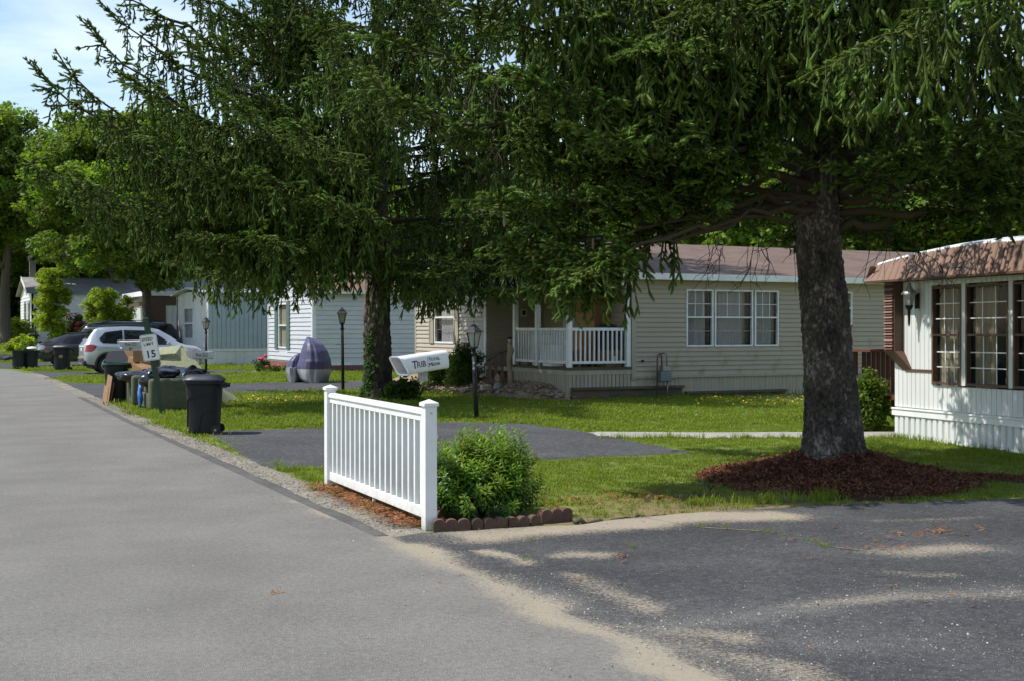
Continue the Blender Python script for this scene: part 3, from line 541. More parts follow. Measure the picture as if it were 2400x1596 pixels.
# ------------------------------------------------------------ homes
def stain(name, c, c2):              # siding with green algae streaks, thicker low on the wall
    m, t, p, o = base(name); l = t.links.new; ge = N(t, 'ShaderNodeNewGeometry'); P = ge.outputs['Position']
    a = N(t, 'ShaderNodeTexNoise', i={'Scale': 1.6, 'Detail': 5, 'Roughness': .65}); mp = N(t, 'ShaderNodeMapping', i={'Scale': (1, 1, 2.5)}); l(P, mp.inputs[0]); l(mp.outputs[0], a.inputs['Vector'])
    r = N(t, 'ShaderNodeMix', data_type='RGBA'); r.inputs[6].default_value = (*c, 1); r.inputs[7].default_value = (*c2, 1); l(a.outputs['Fac'], r.inputs[0])
    b = N(t, 'ShaderNodeTexNoise', i={'Scale': 2.2, 'Detail': 6, 'Roughness': .7}); mq = N(t, 'ShaderNodeMapping', i={'Scale': (1.4, 1, 1.0), 'Location': (3.1, 0, 1)}); l(P, mq.inputs[0]); l(mq.outputs[0], b.inputs['Vector'])
    sx = N(t, 'ShaderNodeSeparateXYZ'); l(P, sx.inputs[0]); zr = N(t, 'ShaderNodeMapRange', i={'From Min': 2.6, 'From Max': .6, 'To Min': -.12, 'To Max': .04}); l(sx.outputs['Z'], zr.inputs[0])
    ad = N(t, 'ShaderNodeMath', operation='ADD'); l(b.outputs['Fac'], ad.inputs[0]); l(zr.outputs[0], ad.inputs[1])
    mr = N(t, 'ShaderNodeMapRange', i={'From Min': .55, 'From Max': .72, 'To Max': .75}); l(ad.outputs[0], mr.inputs[0])
    g = N(t, 'ShaderNodeMix', data_type='RGBA'); g.inputs[7].default_value = (.15, .145, .045, 1); l(mr.outputs[0], g.inputs[0]); l(r.outputs[2], g.inputs[6]); l(g.outputs[2], p.inputs['Base Color'])
    p.inputs['Roughness'].default_value = .6; return m
M['beiges'] = stain('stained_beige_siding', (.37, .315, .245), (.31, .265, .205))
M['beige2'] = pm('beige_skirting', (.36, .315, .245), (.29, .255, .195), 3, .6, .05, 20, stretch=(3, 3, .3))
def shingle(name, c1, c2):
    m, t, p, o = base(name); l = t.links.new; tcn = N(t, 'ShaderNodeTexCoord')
    b = N(t, 'ShaderNodeTexBrick', i={'Color1': (*c1, 1), 'Color2': (*c2, 1), 'Mortar': (*[x*.72 for x in c1], 1), 'Scale': 1, 'Mortar Size': .006, 'Brick Width': .3, 'Row Height': .14}); l(tcn.outputs['Object'], b.inputs['Vector'])
    n1 = N(t, 'ShaderNodeTexNoise', i={'Scale': 1.3, 'Detail': 6}); l(tcn.outputs['Object'], n1.inputs['Vector'])
    n2 = N(t, 'ShaderNodeTexNoise', i={'Scale': 60, 'Detail': 2}); l(tcn.outputs['Object'], n2.inputs['Vector'])
    mm = N(t, 'ShaderNodeMix', data_type='RGBA', blend_type='MULTIPLY'); mm.inputs[0].default_value = 1; l(b.outputs['Color'], mm.inputs[6])
    ad = N(t, 'ShaderNodeMath', operation='ADD'); l(n1.outputs['Fac'], ad.inputs[0]); l(n2.outputs['Fac'], ad.inputs[1]); l(ad.outputs[0], mm.inputs[7]); l(mm.outputs[2], p.inputs['Base Color']); p.inputs['Roughness'].default_value = .95
    bp = N(t, 'ShaderNodeBump', i={'Strength': .6, 'Distance': .01}); l(b.outputs['Fac'], bp.inputs['Height']); bp.invert = True; l(bp.outputs[0], p.inputs['Normal']); return m
M['roofr'] = shingle('red_brown_shingles', (.150, .098, .076), (.122, .080, .063))
M['roofo'] = shingle('orange_brown_shingles', (.19, .11, .07), (.15, .085, .055))
M['roofg'] = shingle('grey_shingles', (.27, .27, .27), (.22, .22, .22))

def rects(L0, L1, z0, z1, holes):    # the wall minus its openings
    us = sorted({L0, L1, *[min(max(h[k], L0), L1) for h in holes for k in (0, 1)]}); out = []
    for a, b in zip(us[:-1], us[1:]):
        if b-a < 1e-4: continue
        c = (a+b)/2; zs = [(z0, z1)]
        for h in holes:
            if h[0] < c < h[1]:
                zs = [q for (p0, p1) in zs for q in ((p0, min(p1, h[2])), (max(p0, h[3]), p1)) if q[1]-q[0] > 1e-4]
        out += [(a, b, p0, p1) for p0, p1 in zs]
    return out
def courses(par, fr, u0, u1, z0, z1, h, m, holes=(), name='siding_board', joined=False):
    n = max(1, round((z1-z0)/h)); h = (z1-z0)/n; mb = MB()
    for i in range(n):
        a, b = z0+i*h, z0+(i+1)*h
        if not joined: mb = MB()
        segs = [(u0, u1)]
        for q in holes:
            if q[2] < b-.2*h and q[3] > a+.2*h: segs = [s for (s0, s1) in segs for s in ((s0, min(s1, q[0])), (max(s0, q[1]), s1)) if s[1]-s[0] > .01]
        for s0, s1 in segs:
            if not joined: mb = MB()
            mb.hexa([fr(s0, .034, a), fr(s1, .034, a), fr(s1, .002, a), fr(s0, .002, a), fr(s0, .009, b-.011), fr(s1, .009, b-.011), fr(s1, .002, b-.011), fr(s0, .002, b-.011)])
            if not joined: mb.build(name, m, par)
    if joined: mb.build('siding', m, par, kind='stuff')
def ribs(par, fr, u0, u1, z0, z1, pitch, dep, m, name='ribbed_panel', groove=.25, holes=(), kind='stuff'):
    mb = MB()
    for a, b, c, d in rects(u0, u1, z0, z1, holes):
        u = math.floor(a/pitch)*pitch
        mb.fbox(fr, a, b, 0, .004, c, d)
        while u < b:
            p0, p1 = max(a, u), min(b, u+pitch*(1-groove))
            if p1-p0 > .004: mb.hexa([fr(p0, dep, c), fr(p1, dep, c), fr(p1, .004, c), fr(p0, .004, c), fr(p0, dep, d), fr(p1, dep, d), fr(p1, .004, d), fr(p0, .004, d)])
            u += pitch
    return mb.build(name, m, par, kind=kind)
def panels(par, fr, u0, u1, z0, z1, pitch, m, name='panel', dep=.02, holes=(), ztop=None):
    n = round((u1-u0)/pitch); pitch = (u1-u0)/n
    for i in range(n):
        a, b = u0+i*pitch, u0+(i+1)*pitch-.012; g = dep*(.85+.3*((i*7) % 3)/3); t = ztop(a) if ztop else z1; t2 = ztop(b) if ztop else z1; e = min(.02, (b-a)*.18)
        mb = MB(); mb.add([fr(a, .0, z0), fr(a+e, g, z0), fr(b-e, g, z0), fr(b, 0, z0), fr(a, 0, t), fr(a+e, g, t), fr(b-e, g, t2), fr(b, 0, t2)], [(0, 1, 5, 4), (1, 2, 6, 5), (2, 3, 7, 6), (0, 3, 2, 1), (4, 5, 6, 7), (3, 0, 4, 7)])
        mb.build(name, m, par)
def window(par, fr, u0, u1, z0, z1, fm=None, cols=2, rows=2, cur='curtain', fw=.045, mz=None, lowgrid=True, mm=None, depth=.03, split=None, cols2=None):
    fm = fm or M['trimw']; mm = mm or fm; mz = mz if mz is not None else (z0+z1)/2
    f = MB(); f.fbox(fr, u0, u0+fw, -.05, depth, z0, z1); f.fbox(fr, u1-fw, u1, -.05, depth, z0, z1)
    f.fbox(fr, u0+fw, u1-fw, -.05, depth, z1-fw, z1); f.fbox(fr, u0+fw, u1-fw, -.05, depth+.008, z0, z0+fw); f.fbox(fr, u0+fw, u1-fw, -.045, depth-.004, mz-fw*.45, mz+fw*.45)
    wo = f.build('window', fm, par, bev=.003)
    for a, b, off, n in ((z0+fw, mz-fw*.45, -.035, -1), (mz+fw*.45, z1-fw, -.02, 1)):
        p = MB(); p.fbox(fr, u0+fw, u1-fw, off-.003, off, a, b); p.build('pane', M['glass'], wo)
        if n > 0 or lowgrid:
            g = MB(); k = .007
            for c in range(1, cols): u = u0+fw+(u1-u0-2*fw)*c/cols; g.fbox(fr, u-k, u+k, off+.002, off+.008, a, b)
            for r in range(1, rows): z = a+(b-a)*r/rows; g.fbox(fr, u0+fw, u1-fw, off+.0025, off+.0085, z-k, z+k)
            if g.v: g.build('grille', mm if n > 0 else (M['gal'] if mm is M['trimw'] else mm), wo)
    c = MB(); P = []
    w_ = u1-u0; u_a, u_b = (u0-.02, u1+.02) if not split else (u0+split[0]*w_, u0+split[1]*w_)
    for i in range(49):
        u = u_a+(u_b-u_a)*i/48; P.append([fr(u, -.10+.018*math.sin(i*1.9)+.01*math.sin(i*.7), z) for z in (z0-.02, z1+.02)])
    c.grid(P); c.build('curtain', M[cur], wo)
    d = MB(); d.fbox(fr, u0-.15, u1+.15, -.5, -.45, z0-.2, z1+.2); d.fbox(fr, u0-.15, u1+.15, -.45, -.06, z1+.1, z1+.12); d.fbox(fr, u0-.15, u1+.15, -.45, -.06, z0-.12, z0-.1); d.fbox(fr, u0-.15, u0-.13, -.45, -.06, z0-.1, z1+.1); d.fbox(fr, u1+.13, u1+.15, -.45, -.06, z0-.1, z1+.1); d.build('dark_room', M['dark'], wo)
    return wo
def roofslab(par, m, pts, th=.06, name='roof'):      # pts: four corners of one slope
    q = [Vector(p) for p in pts]; n = (q[1]-q[0]).cross(q[3]-q[0]).normalized(); n = n if n.z > 0 else -n
    return MB().hexa([p-n*th for p in q]+q).build(name, m, par)

# --- beige home with the corner porch: end wall x=13.25 faces the road, long wall y=24.5 faces the camera
XB, YB, YR, YE = 13.25, 24.5, 28.9, 33.9; XW = 14.9; ZS, ZE = .52, 2.86
bh = thing('manufactured_home', (XB, YB, 0), 'beige vinyl sided home with red brown shingle roof and a railed corner porch', 'house')
FL = Fr((XW, YB, 0), (1, 0, 0), (0, -1, 0)); FE = Fr((XB, YE, 0), (0, -1, 0), (-1, 0, 0)); FB = Fr((XB, YR, 0), (1, 0, 0), (0, -1, 0)); FR_ = Fr((XW, YR, 0), (0, -1, 0), (-1, 0, 0))
LW = 29-XW
w3 = [(16.4-XW, 17.17-XW), (17.21-XW, 18.33-XW), (18.38-XW, 19.1-XW)]; H = [(16.39-XW, 19.11-XW, 1.17, 2.53), (20.55-XW, 21.42-XW, 1.68, 2.53)]
mb = MB()
for a, b, c, d in rects(0, LW, .1, ZE, H): mb.fbox(FL, a, b, -.1, 0, c, d)
HE = [(YE-32.4, YE-30.97, 1.2, 2.62)]
for a, b, c, d in rects(0, YE-YR, .1, 3.6, HE): mb.fbox(FE, a, b, -.1, 0, c, d)
mb.fbox(FB, .1, XW-XB, -.1, 0, .1, ZE); mb.fbox(FR_, 0, YR-YB-.12, -.1, 0, .1, ZE)
mb.box(XW+.2, YE-.1, .1, 29, YE, ZE); mb.box(28.9, YB+.1, .1, 29, YE-.1, ZE)
mb.build('wall', M['beige'], bh)
courses(bh, FL, .12, LW, ZS, 2.74, .113, M['beiges'], H)
courses(bh, FE, .1, YE-YR-.12, ZS, 3.5, .115, M['beige'], HE)
courses(bh, FB, 0, XW-XB, .74, ZE-.1, .115, M['beige']); courses(bh, FR_, 0, YR-YB-.2, .74, ZE-.1, .115, M['beige'], [(1.15, 2.15, .7, 2.75)])
mb = MB(); mb.fbox(FL, .0, .12, 0, .03, .42, 2.76); mb.fbox(FE, 0, .1, 0, .03, ZS, 3.4); mb.build('corner_trim', M['beige2'], bh)
mb = MB(); mb.box(XB-.03, YR, .70, XB+.07, YR+.12, 2.85); mb.build('corner_trim', M['trimw'], bh)
mb = MB(); mb.fbox(FL, -.02, LW, .03, .05, .46, ZS+.0); mb.fbox(FL, 0.12, LW, .0, .028, 2.74, 2.80); mb.build('wall_trim', M['beige2'], bh)
panels(bh, FL, .12, LW-6, .0, .46, .105, M['beige2'], 'skirting_panel', .012)
for (a, b), cc in zip(w3, (3, 3, 3)): window(bh, FL, a, b, 1.18, 2.52, cols=3, rows=2, mz=1.86, fw=.04, split=(-.02, .78), lowgrid=True, mm=M['trimw'])
mb = MB()
for (a, b) in w3: mb.fbox(FL, a+.78*(b-a), b, -.2, -.18, 1.2, 2.5)
mb.build('side_drape', M['tancloth'], bh)
window(bh, FL, 20.56-XW, 21.41-XW, 1.69, 2.52, cols=2, rows=2, fw=.04, cur='tancloth')
wn = window(bh, FE, YE-32.4, YE-30.97, 1.2, 2.6, cols=2, rows=2, mz=1.9, fw=.05, split=(.2, 1.02))
for u in (YE-32.4-.33, YE-30.97+.02):
    mb = MB(); a, b = u, u+.31
    mb.fbox(FE, a, b, .02, .045, 1.18, 2.62)
    for (c, d) in ((1.2, 1.86), (1.9, 2.6)): mb.fbox(FE, a, a+.05, .045, .057, c, d); mb.fbox(FE, b-.05, b, .045, .057, c, d); mb.fbox(FE, a+.05, b-.05, .045, .056, c, c+.05); mb.fbox(FE, a+.05, b-.05, .045, .056, d-.05, d)
    mb.build('shutter', M['beige2'], bh)
# door on the porch, wall light, gable and roof
mb = MB(); u0, u1 = 1.2, 2.1; mb.fbox(FR_, u0-.07, u0, 0, .04, .74, 2.7); mb.fbox(FR_, u1, u1+.07, 0, .04, .74, 2.7); mb.fbox(FR_, u0, u1, 0, .04, 2.62, 2.7); dfr = mb.build('door_frame', M['trimw'], bh)
mb = MB(); mb.fbox(FR_, u0, u1, 0, .025, .76, 2.62); mb.fbox(FR_, u0+.12, u1-.12, .025, .035, .9, 1.5); mb.build('door', M['grey'], bh)
mb = MB(); mb.fbox(FB, .95, 1.12, .03, .06, 1.9, 2.1); mb.build('wall_plate', M['trimw'], bh); mb = MB(); mb.fbox(FB, .99, 1.08, .06, .075, 1.94, 2.06); mb.build('wall_plate_face', M['dark'], bh)
ridge = Vector((0, 29.2, 3.93)); ev = .32
roofslab(bh, M['roofr'], [(XB-.35, YB-ev, 2.88), (29.3, YB-ev, 2.88), (29.3, 29.2, 3.95), (XB-.35, 29.2, 3.95)])
roofslab(bh, M['roofr'], [(XB-.35, YE+ev, 2.88), (XB-.35, 29.2, 3.95), (29.3, 29.2, 3.95), (29.3, YE+ev, 2.88)])
mb = MB(); mb.box(XB-.37, YB-ev-.03, 2.72, 29.3, YB-ev, 2.87); mb.build('fascia', M['trimw'], bh)
mb = MB(); mb.box(XB-.33, YB-ev, 2.72, 29.3, YB+.02, 2.74); mb.build('soffit', M['trimw'], bh)
mb = MB(); mb.box(XW-.06, YB-.03, 2.60, XW+.0, YB+.06, 2.72); mb.box(XB-.03, YB-.03, 2.58, XW-.06, YB+.09, 2.72); mb.box(XB-.03, YB+.09, 2.58, XB+.09, YR, 2.72); mb.build('porch_beam', M['trimw'], bh)
mb = MB(); mb.box(XB+.09, YB+.09, 2.70, XW, YR, 2.715); mb.build('porch_ceiling', M['trimw'], bh)
for s in (0, 1):
    y0, y1 = (YB-ev, 29.2) if s == 0 else (YE+ev, 29.2); MB().hexa([(XB-.37, y0, 2.72), (XB-.345, y0, 2.72), (XB-.345, y1, 3.79), (XB-.37, y1, 3.79), (XB-.37, y0, 2.9), (XB-.345, y0, 2.9), (XB-.345, y1, 3.97), (XB-.37, y1, 3.97)]).build('gable_trim', M['trimw'], bh)
mb = MB(); mb.add([(XB, YB, 2.7), (XB, 29.2, 3.9), (XB, YE, 2.7), (XB+.1, YB, 2.7), (XB+.1, 29.2, 3.9), (XB+.1, YE, 2.7)], [(0, 1, 2), (3, 5, 4), (0, 3, 4, 1), (1, 4, 5, 2), (2, 5, 3, 0)]); mb.build('gable', M['beige'], bh)
for x, y in ((22.6, 28.2), (16, 28)): MB().lathe([(.0, .22), (.09, .22), (.09, .1), (.2, .1), (.2, .05), (.07, .05), (.07, -.1)][::-1], (x, y, 2.9+(y-YB)*.228+.12), 12).build('roof_vent', M['dark'], bh)
mb = MB(); mb.fbox(FL, 22.5-XW, 22.75-XW, .02, .12, 2.1, 2.2); mb.build('dryer_vent', M['trimw'], bh)
mb = MB(); mb.tube([FL(.28, .02, .86), FL(.28, .07, .86)], .03, 10); mb.build('hose_tap', M['dark'], bh)
# porch deck, skirt, posts and railings
dk = MB(); z = .70
for i in range(12):
    a = XB+.0+i*(XW-XB)/12; MB().box(a, YB+.0, z, a+(XW-XB)/12-.006, YR, z+.03).build('deck_board', M['oldwood'], bh)
mb = MB(); mb.box(XB-.02, YB-.02, .56, XW, YB+.02, z+.0); mb.box(XB-.02, YB+.02, .56, XB+.02, YR, z); mb.build('deck_rim', M['beige2'], bh)
mb = MB(); mb.box(XB-.035, YB-.035, z-.03, XW, YB-.02, z+.02); mb.box(XB-.035, YB-.02, z-.03, XB-.02, YR, z+.02); mb.build('deck_edge', M['oldwood'], bh)
FP = Fr((XB, YB, 0), (1, 0, 0), (0, -1, 0)); FQ = Fr((XB, YR-1.6, 0), (0, -1, 0), (-1, 0, 0))
panels(bh, FP, 0.0, XW-XB, .1, .56, .105, M['beige2'], 'skirting_panel', .012); panels(bh, FQ, 0, YR-YB-1.6, .1, .56, .11, M['beige2'], 'skirting_panel', .012)
mb = MB(); mb.fbox(FP, 0, XW-XB, -.05, -.01, .02, .56); mb.fbox(FQ, 0, YR-YB-1.6, -.05, -.01, .02, .56); mb.build('skirting_frame', M['dbrown'], bh)
posts = [(XB+.045, YB+.045, 2.58), (XB+.045, 26.1, 2.58), (XB+.045, 27.3, 2.58), (XW-.07, YB+.045, 2.60)]
for x, y, t in posts: MB().box(x-.055, y-.055, z+.03, x+.055, y+.055, t).build('porch_post', M['trimw'], bh, bev=.006)
def rail(p, q, nb, zb, h=.88, par=bh, m=None, w_=.035):
    m = m or M['trimw']; p = Vector((*p, 0)); q = Vector((*q, 0)); d = (q-p); Ln = d.length; d.normalize(); n = Vector((-d.y, d.x, 0)); fr = Fr(p, d, n)
    MB().fbox(fr, 0, Ln, -.028, .028, zb+h-.07, zb+h).build('top_rail', m, par, bev=.004); MB().fbox(fr, 0, Ln, -.022, .022, zb+.08, zb+.14).build('bottom_rail', m, par, bev=.004)
    for i in range(nb): u = Ln*(i+1)/(nb+1); MB().fbox(fr, u-w_/2, u+w_/2, -.018, .018, zb+.14, zb+h-.07).build('baluster', m, par)
rail((XB+.1, YB+.045), (XW-.125, YB+.045), 11, .73); rail((XB+.045, YB+.1), (XB+.045, 26.045), 10, .73); rail((XB+.045, 26.155), (XB+.045, 27.245), 7, .73)
# dark timbers against the foot of the wall
for lb, (a, b, z0, z1) in (('dark weathered timber boards under the porch skirt behind the gas meter', (-1.6, 1.35, 0, .25)), ('long low weathered board along the foot of the beige wall under the triple window', (1.45, 4.35, 0, .10))):
    o = thing('foundation_board', FL(a, .1, 0), lb, 'board'); n = 3 if z1 > .2 else 1
    for i in range(n): mb = MB(); u = a+(b-a)*i/n; mb.fbox(FL, u, u+(b-a)/n-.01, .03, .09, z0, z1-.03); mb.build('board', M['dbrown'] if i == 0 else M['oldwood'], o)
    mb = MB(); mb.fbox(FL, a, b+.02, .02, .15, z1-.03, z1+.03); mb.build('cap_board', M['oldwood'], o, bev=.005)
# --- right trailer, built straight and then turned a little
TR = Vector((13.07, 14.0, 0)); tr = thing('manufactured_home', (0, 0, 0), 'white ribbed metal trailer with brown fascia and brown framed windows at right', 'house')
F0 = Fr((0, 0, 0), (0, -1, 0), (-1, 0, 0)); LE_ = 4.3
M['wcrib'] = M['offwhite']
def bow(u): return .12*math.sin(PI*u/LE_)
HT = [(.86, 3.9, .80, 2.2)]
mb = MB()
for a, b, c, d in rects(0, LE_, .02, 2.5, HT): mb.fbox(F0, a, b, -.08, -.01, c, d)
mb.box(.1, -.08, .02, 12, 0, 2.5); mb.box(.1, -LE_, .02, 12, -LE_+.08, 2.5); mb.box(11.9, -LE_+.08, .02, 12, -.08, 2.5); mb.build('wall', M['offwhite'], tr)
ribs(tr, F0, 0.0, LE_, .46, 2.36, .10, .010, M['offwhite'], 'ribbed_siding', .12, HT)
panels(tr, F0, .0, LE_, .03, .33, .125, M['offwhite'], 'skirting_panel', .03)
mb = MB(); mb.fbox(F0, -.03, LE_+.03, .0, .045, .33, .42); mb.fbox(F0, -.03, LE_+.03, .0, .058, .42, .445); mb.build('belt_trim', M['white'], tr, bev=.004)
mb = MB(); mb.fbox(F0, .0, LE_, .0, .035, .0, .03); mb.build('skirting_track', M['white'], tr)
mb = MB(); mb.fbox(F0, .25, .86, .01, .022, .98, 1.0+.02); mb.build('brown_strip', M['dbrown'], tr)
wins = [(.88, 1.52), (1.60, 2.44), (2.52, 3.3), (3.36, 3.9)]
for i, (a, b) in enumerate(wins): window(tr, F0, a, b, .82, 2.18, fm=M['dbrown'], cols=3, rows=3, mz=1.5, fw=.035, cur='tancloth', mm=M['white'], depth=.035, split=[(.05, .98), (.08, .58), (.05, .9), (0, 1)][i])
for a, b in zip(wins[:-1], wins[1:]): MB().fbox(F0, a[1], b[0], -.0, .03, .82, 2.2).build('mullion', M['offwhite'], tr)
mb = MB(); P = [[F0(1.60+u, -.33+.02*math.sin(u*40), z) for z in (1.3, 1.85)] for u in np.linspace(.46, .75, 12)]; mb.grid(P); mb.build('red_drape', M['redcloth'], tr)
mb = MB(); mb.lathe([(0, 0), (.04, 0), (.045, .08), (0, .08)], F0(2.3, -.1, .86), 12); mb.build('cup', M['white'], tr)
# brown mansard fascia with an arched top, roof
zt = lambda u: 2.52+.18*math.sin(PI*min(max((u+.3)/(LE_+.6), 0), 1))**.8
FM = Fr((0, 0, 0), (0, -1, 0), (-1, 0, 0)); n = 34; u0, u1 = -.32, LE_+.32; pt = (u1-u0)/n
for i in range(n):
    a, b = u0+i*pt, u0+(i+1)*pt-.012; ta, tb = zt(a), zt(b); e = .016
    q = [(a, .30, 2.30), (a+e, .315, 2.30), (b-e, .315, 2.30), (b, .30, 2.30), (a, .16, ta), (a+e, .175, ta), (b-e, .175, tb), (b, .16, tb)]
    MB().add([FM(*p) for p in q]+[FM(a, .2, 2.3), FM(b, .2, 2.3), FM(a, .1, ta), FM(b, .1, tb)], [(0, 1, 5, 4), (1, 2, 6, 5), (2, 3, 7, 6), (8, 9, 2, 1), (8, 1, 0, 8), (4, 5, 6, 7)][:3]+[(8, 9, 3, 0)]).build('fascia_panel', M['brownp'], tr)
MB().hexa([FM(u0, .292, 2.3), FM(u1, .292, 2.3), FM(u1, .2, 2.3), FM(u0, .2, 2.3), FM(u0, .175, 2.5), FM(u1, .175, 2.5), FM(u1, .1, 2.5), FM(u0, .1, 2.5)]).build('fascia_backing', M['dbrown'], tr)
mb = MB(); mb.fbox(FM, u0, u1, -.0, .318, 2.27, 2.298); mb.build('fascia_edge', M['dbrown'], tr)
for y, s in ((.32, 1), (-LE_-.32, -1)):
    for i in range(20): x = -.3+i*.3; fr = Fr((0, y, 0), (1, 0, 0), (0, s, 0)); MB().add([fr(x, 0, 2.3), fr(x+.294, 0, 2.3), fr(x+.294, -.12, 2.52), fr(x, -.12, 2.52), fr(x, -.05, 2.3), fr(x+.294, -.05, 2.3)], [(0, 1, 2, 3), (0, 4, 5, 1)]).build('side_fascia_panel', M['brownp'], tr)
mb = MB(); P = []
for i in range(31):
    u = u0+.1+(u1-u0-.2)*i/30; z_ = zt(u)+.05; P.append([Vector((-.155, -u, z_-.07)), Vector((-.155, -u, z_-.02)), Vector((.1, -u, z_+.03)), Vector((12, -u, z_+.03))])
mb.grid(P, True); mb.build('roof', M['trimw'], tr)
# louvred brown panel at the corner, with its slanting foot
mb = MB(); mb.box(-.16, -.20, 1.28, -.0, .04, 2.28); mb.build('louvre_box', M['dbrown'], tr)
FV = Fr((-.16, .04, 0), (0, -1, 0), (-1, 0, 0))
for i in range(24): z_ = 1.30+i*.0405; MB().hexa([FV(.02, .035, z_), FV(.22, .035, z_), FV(.22, 0, z_), FV(.02, 0, z_), FV(.02, .008, z_+.036), FV(.22, .008, z_+.036), FV(.22, 0, z_+.036), FV(.02, 0, z_+.036)]).build('louvre', M['brownp'] if i % 2 else M['redwood'], tr)
MB().add([(-.17, .05, 1.28), (-.17, -.22, 1.28), (0, .05, 1.28), (0, -.22, 1.28), (-.02, -.20, 1.0), (-.02, -.42, 1.0), (0, -.20, 1.0), (0, -.42, 1.0)], [(0, 1, 5, 4), (0, 4, 6, 2), (1, 3, 7, 5), (4, 5, 7, 6), (0, 2, 3, 1), (2, 6, 7, 3)]).build('louvre_foot', M['dbrown'], tr)
tr.location = TR; tr.rotation_euler = (R_(-.3), 0, R_(-7.5))
# wall lantern: hangs on the wall but lifts away
def wall_lantern(loc, rz):
    t = thing('wall_lantern', (0, 0, 0), 'black wall lantern beside the brown windows of the white trailer', 'lamp')
    mb = MB(); mb.box(-.02, -.05, -.12, 0, .05, .1); mb.tube([(-.02, 0, .05), (-.08, 0, .08), (-.14, 0, .1)], .012, 6); mb.build('bracket', M['black'], t)
    MB().lathe([(.0, .17), (.02, .165), (.03, .12), (.115, .02), (.118, .0), (.1, .0)], (-.15, 0, .08), 6, 0, False).build('lamp_roof', M['frost'], t)
    MB().lathe([(.095, .0), (.055, -.16), (.04, -.17), (0, -.17)][::-1], (-.15, 0, .08), 6, 0, False).build('lamp_glass', M['frost'], t)
    MB().lathe([(.06, -.15), (.045, -.2), (.022, -.22), (.016, -.42), (.004, -.46)][::-1], (-.15, 0, .08), 8).build('tail', M['black'], t)
    t.location = loc; t.rotation_euler = (0, 0, rz)
wall_lantern(TR+Vector((-.07, -.52, 2.0)), R_(-7.5))
# brown deck railing beyond the trailer
dr = thing('deck_railing', (13.9, 15.3, 0), 'red brown wooden stair railing beside the white trailer corner', 'railing')
a = at(2064, 930); a = Vector((13.55, 15.55, 0))
MB().box(13.55, 15.5, 0, 13.68, 15.63, 1.24).build('post', M['redwood'], dr, bev=.005); MB().box(13.48, 15.0, 1.24, 13.72, 15.72, 1.28).build('hand_rail', M['redwood'], dr); MB().box(13.72, 15.4, 1.24, 15.4, 15.64, 1.28).build('hand_rail', M['redwood'], dr)
for i in range(9): x = 13.80+i*.1; MB().box(x, 15.5, .3, x+.05, 15.55, 1.24).build('baluster', M['redwood'], dr)
MB().box(13.7, 14.6, .5, 15.5, 15.5, .56).build('deck', M['redwood'], dr)

# --- grey vinyl home
def home(name, lab, x0, y0, x1, y1, zs, ze, rz, wall, roof, trim, skirt, sk='ribs'):
    h = thing('manufactured_home', (x0, y0, 0), lab, 'house'); zb = float(gz(x0, y0))
    fa = Fr((x0, y0, zb), (1, 0, 0), (0, -1, 0)); fe = Fr((x0, y1, zb), (0, -1, 0), (-1, 0, 0))
    return h, fa, fe
gh, fa, fe = home('h', 'grey vinyl sided home with green shutters and brick red skirting behind the covered motorcycle', 13.35, 44.6, 27, 51, 0, 0, 0, 0, 0, 0, 0)
HH = [(51-49.35, 51-48.1, .82, 2.6)]
mb = MB()
for a, b, c, d in rects(0, 6.4, .3, 3.0, HH): mb.fbox(fe, a, b, -.1, 0, c, d)
mb.box(13.45, 44.6, .1, 27, 44.7, 3.0); mb.box(13.45, 50.9, .1, 27, 51, 3); mb.build('wall', M['grey'], gh)
courses(gh, fa, .12, 13.6, .36, 2.95, .17, M['grey']); courses(gh, fe, .1, 6.3, .36, 3.0, .17, M['grey'], HH)
mb = MB(); mb.fbox(fa, -.02, .12, 0, .04, .3, 3.0); mb.fbox(fe, 6.28, 6.4, 0, .04, .3, 3.0); mb.fbox(fe, 0, .1, 0, .04, .1, 3.0); mb.fbox(fa, .12, 13.6, 0, .035, .24, .36); mb.build('corner_trim', M['trimw'], gh)
ribs(gh, fa, .0, 13.6, 0, .24, .12, .02, M['redskirt'], 'skirting', .35); mb = MB(); mb.fbox(fe, 0, 6.4, -.1, .02, 0, .3); mb.build('skirting_wall', M['redskirt'], gh)
window(gh, fe, 51-49.35, 51-48.1, .83, 2.6, cols=1, rows=1, cur='tancloth', split=(0, .6), fw=.06)
for u in (51-49.35-.5, 51-48.1+.02):
    mb = MB(); mb.fbox(fe, u, u+.46, .03, .06, .8, 2.65)
    for i in range(20): z_ = .86+i*.088; mb.fbox(fe, u+.06, u+.4, .06, .068, z_, z_+.05)
    mb.build('shutter', pm('green_grey_shutter', (.10, .16, .15), (.08, .13, .12)), gh)
roofslab(gh, M['roofo'], [(13.05, 44.3, 3.02), (27.2, 44.3, 3.02), (27.2, 47.8, 3.85), (13.05, 47.8, 3.85)]); roofslab(gh, M['roofo'], [(13.05, 51.3, 3.02), (13.05, 47.8, 3.85), (27.2, 47.8, 3.85), (27.2, 51.3, 3.02)])
mb = MB(); mb.box(13.03, 44.26, 2.88, 27.2, 44.3, 3.02); mb.build('fascia', M['trimw'], gh)
MB().add([(13.35, 44.6, 2.98), (13.35, 47.8, 3.8), (13.35, 51, 2.98), (13.5, 44.6, 2.98), (13.5, 47.8, 3.8), (13.5, 51, 2.98)], [(0, 1, 2), (3, 5, 4), (0, 3, 4, 1), (1, 4, 5, 2), (2, 5, 3, 0)]).build('gable', M['grey'], gh)
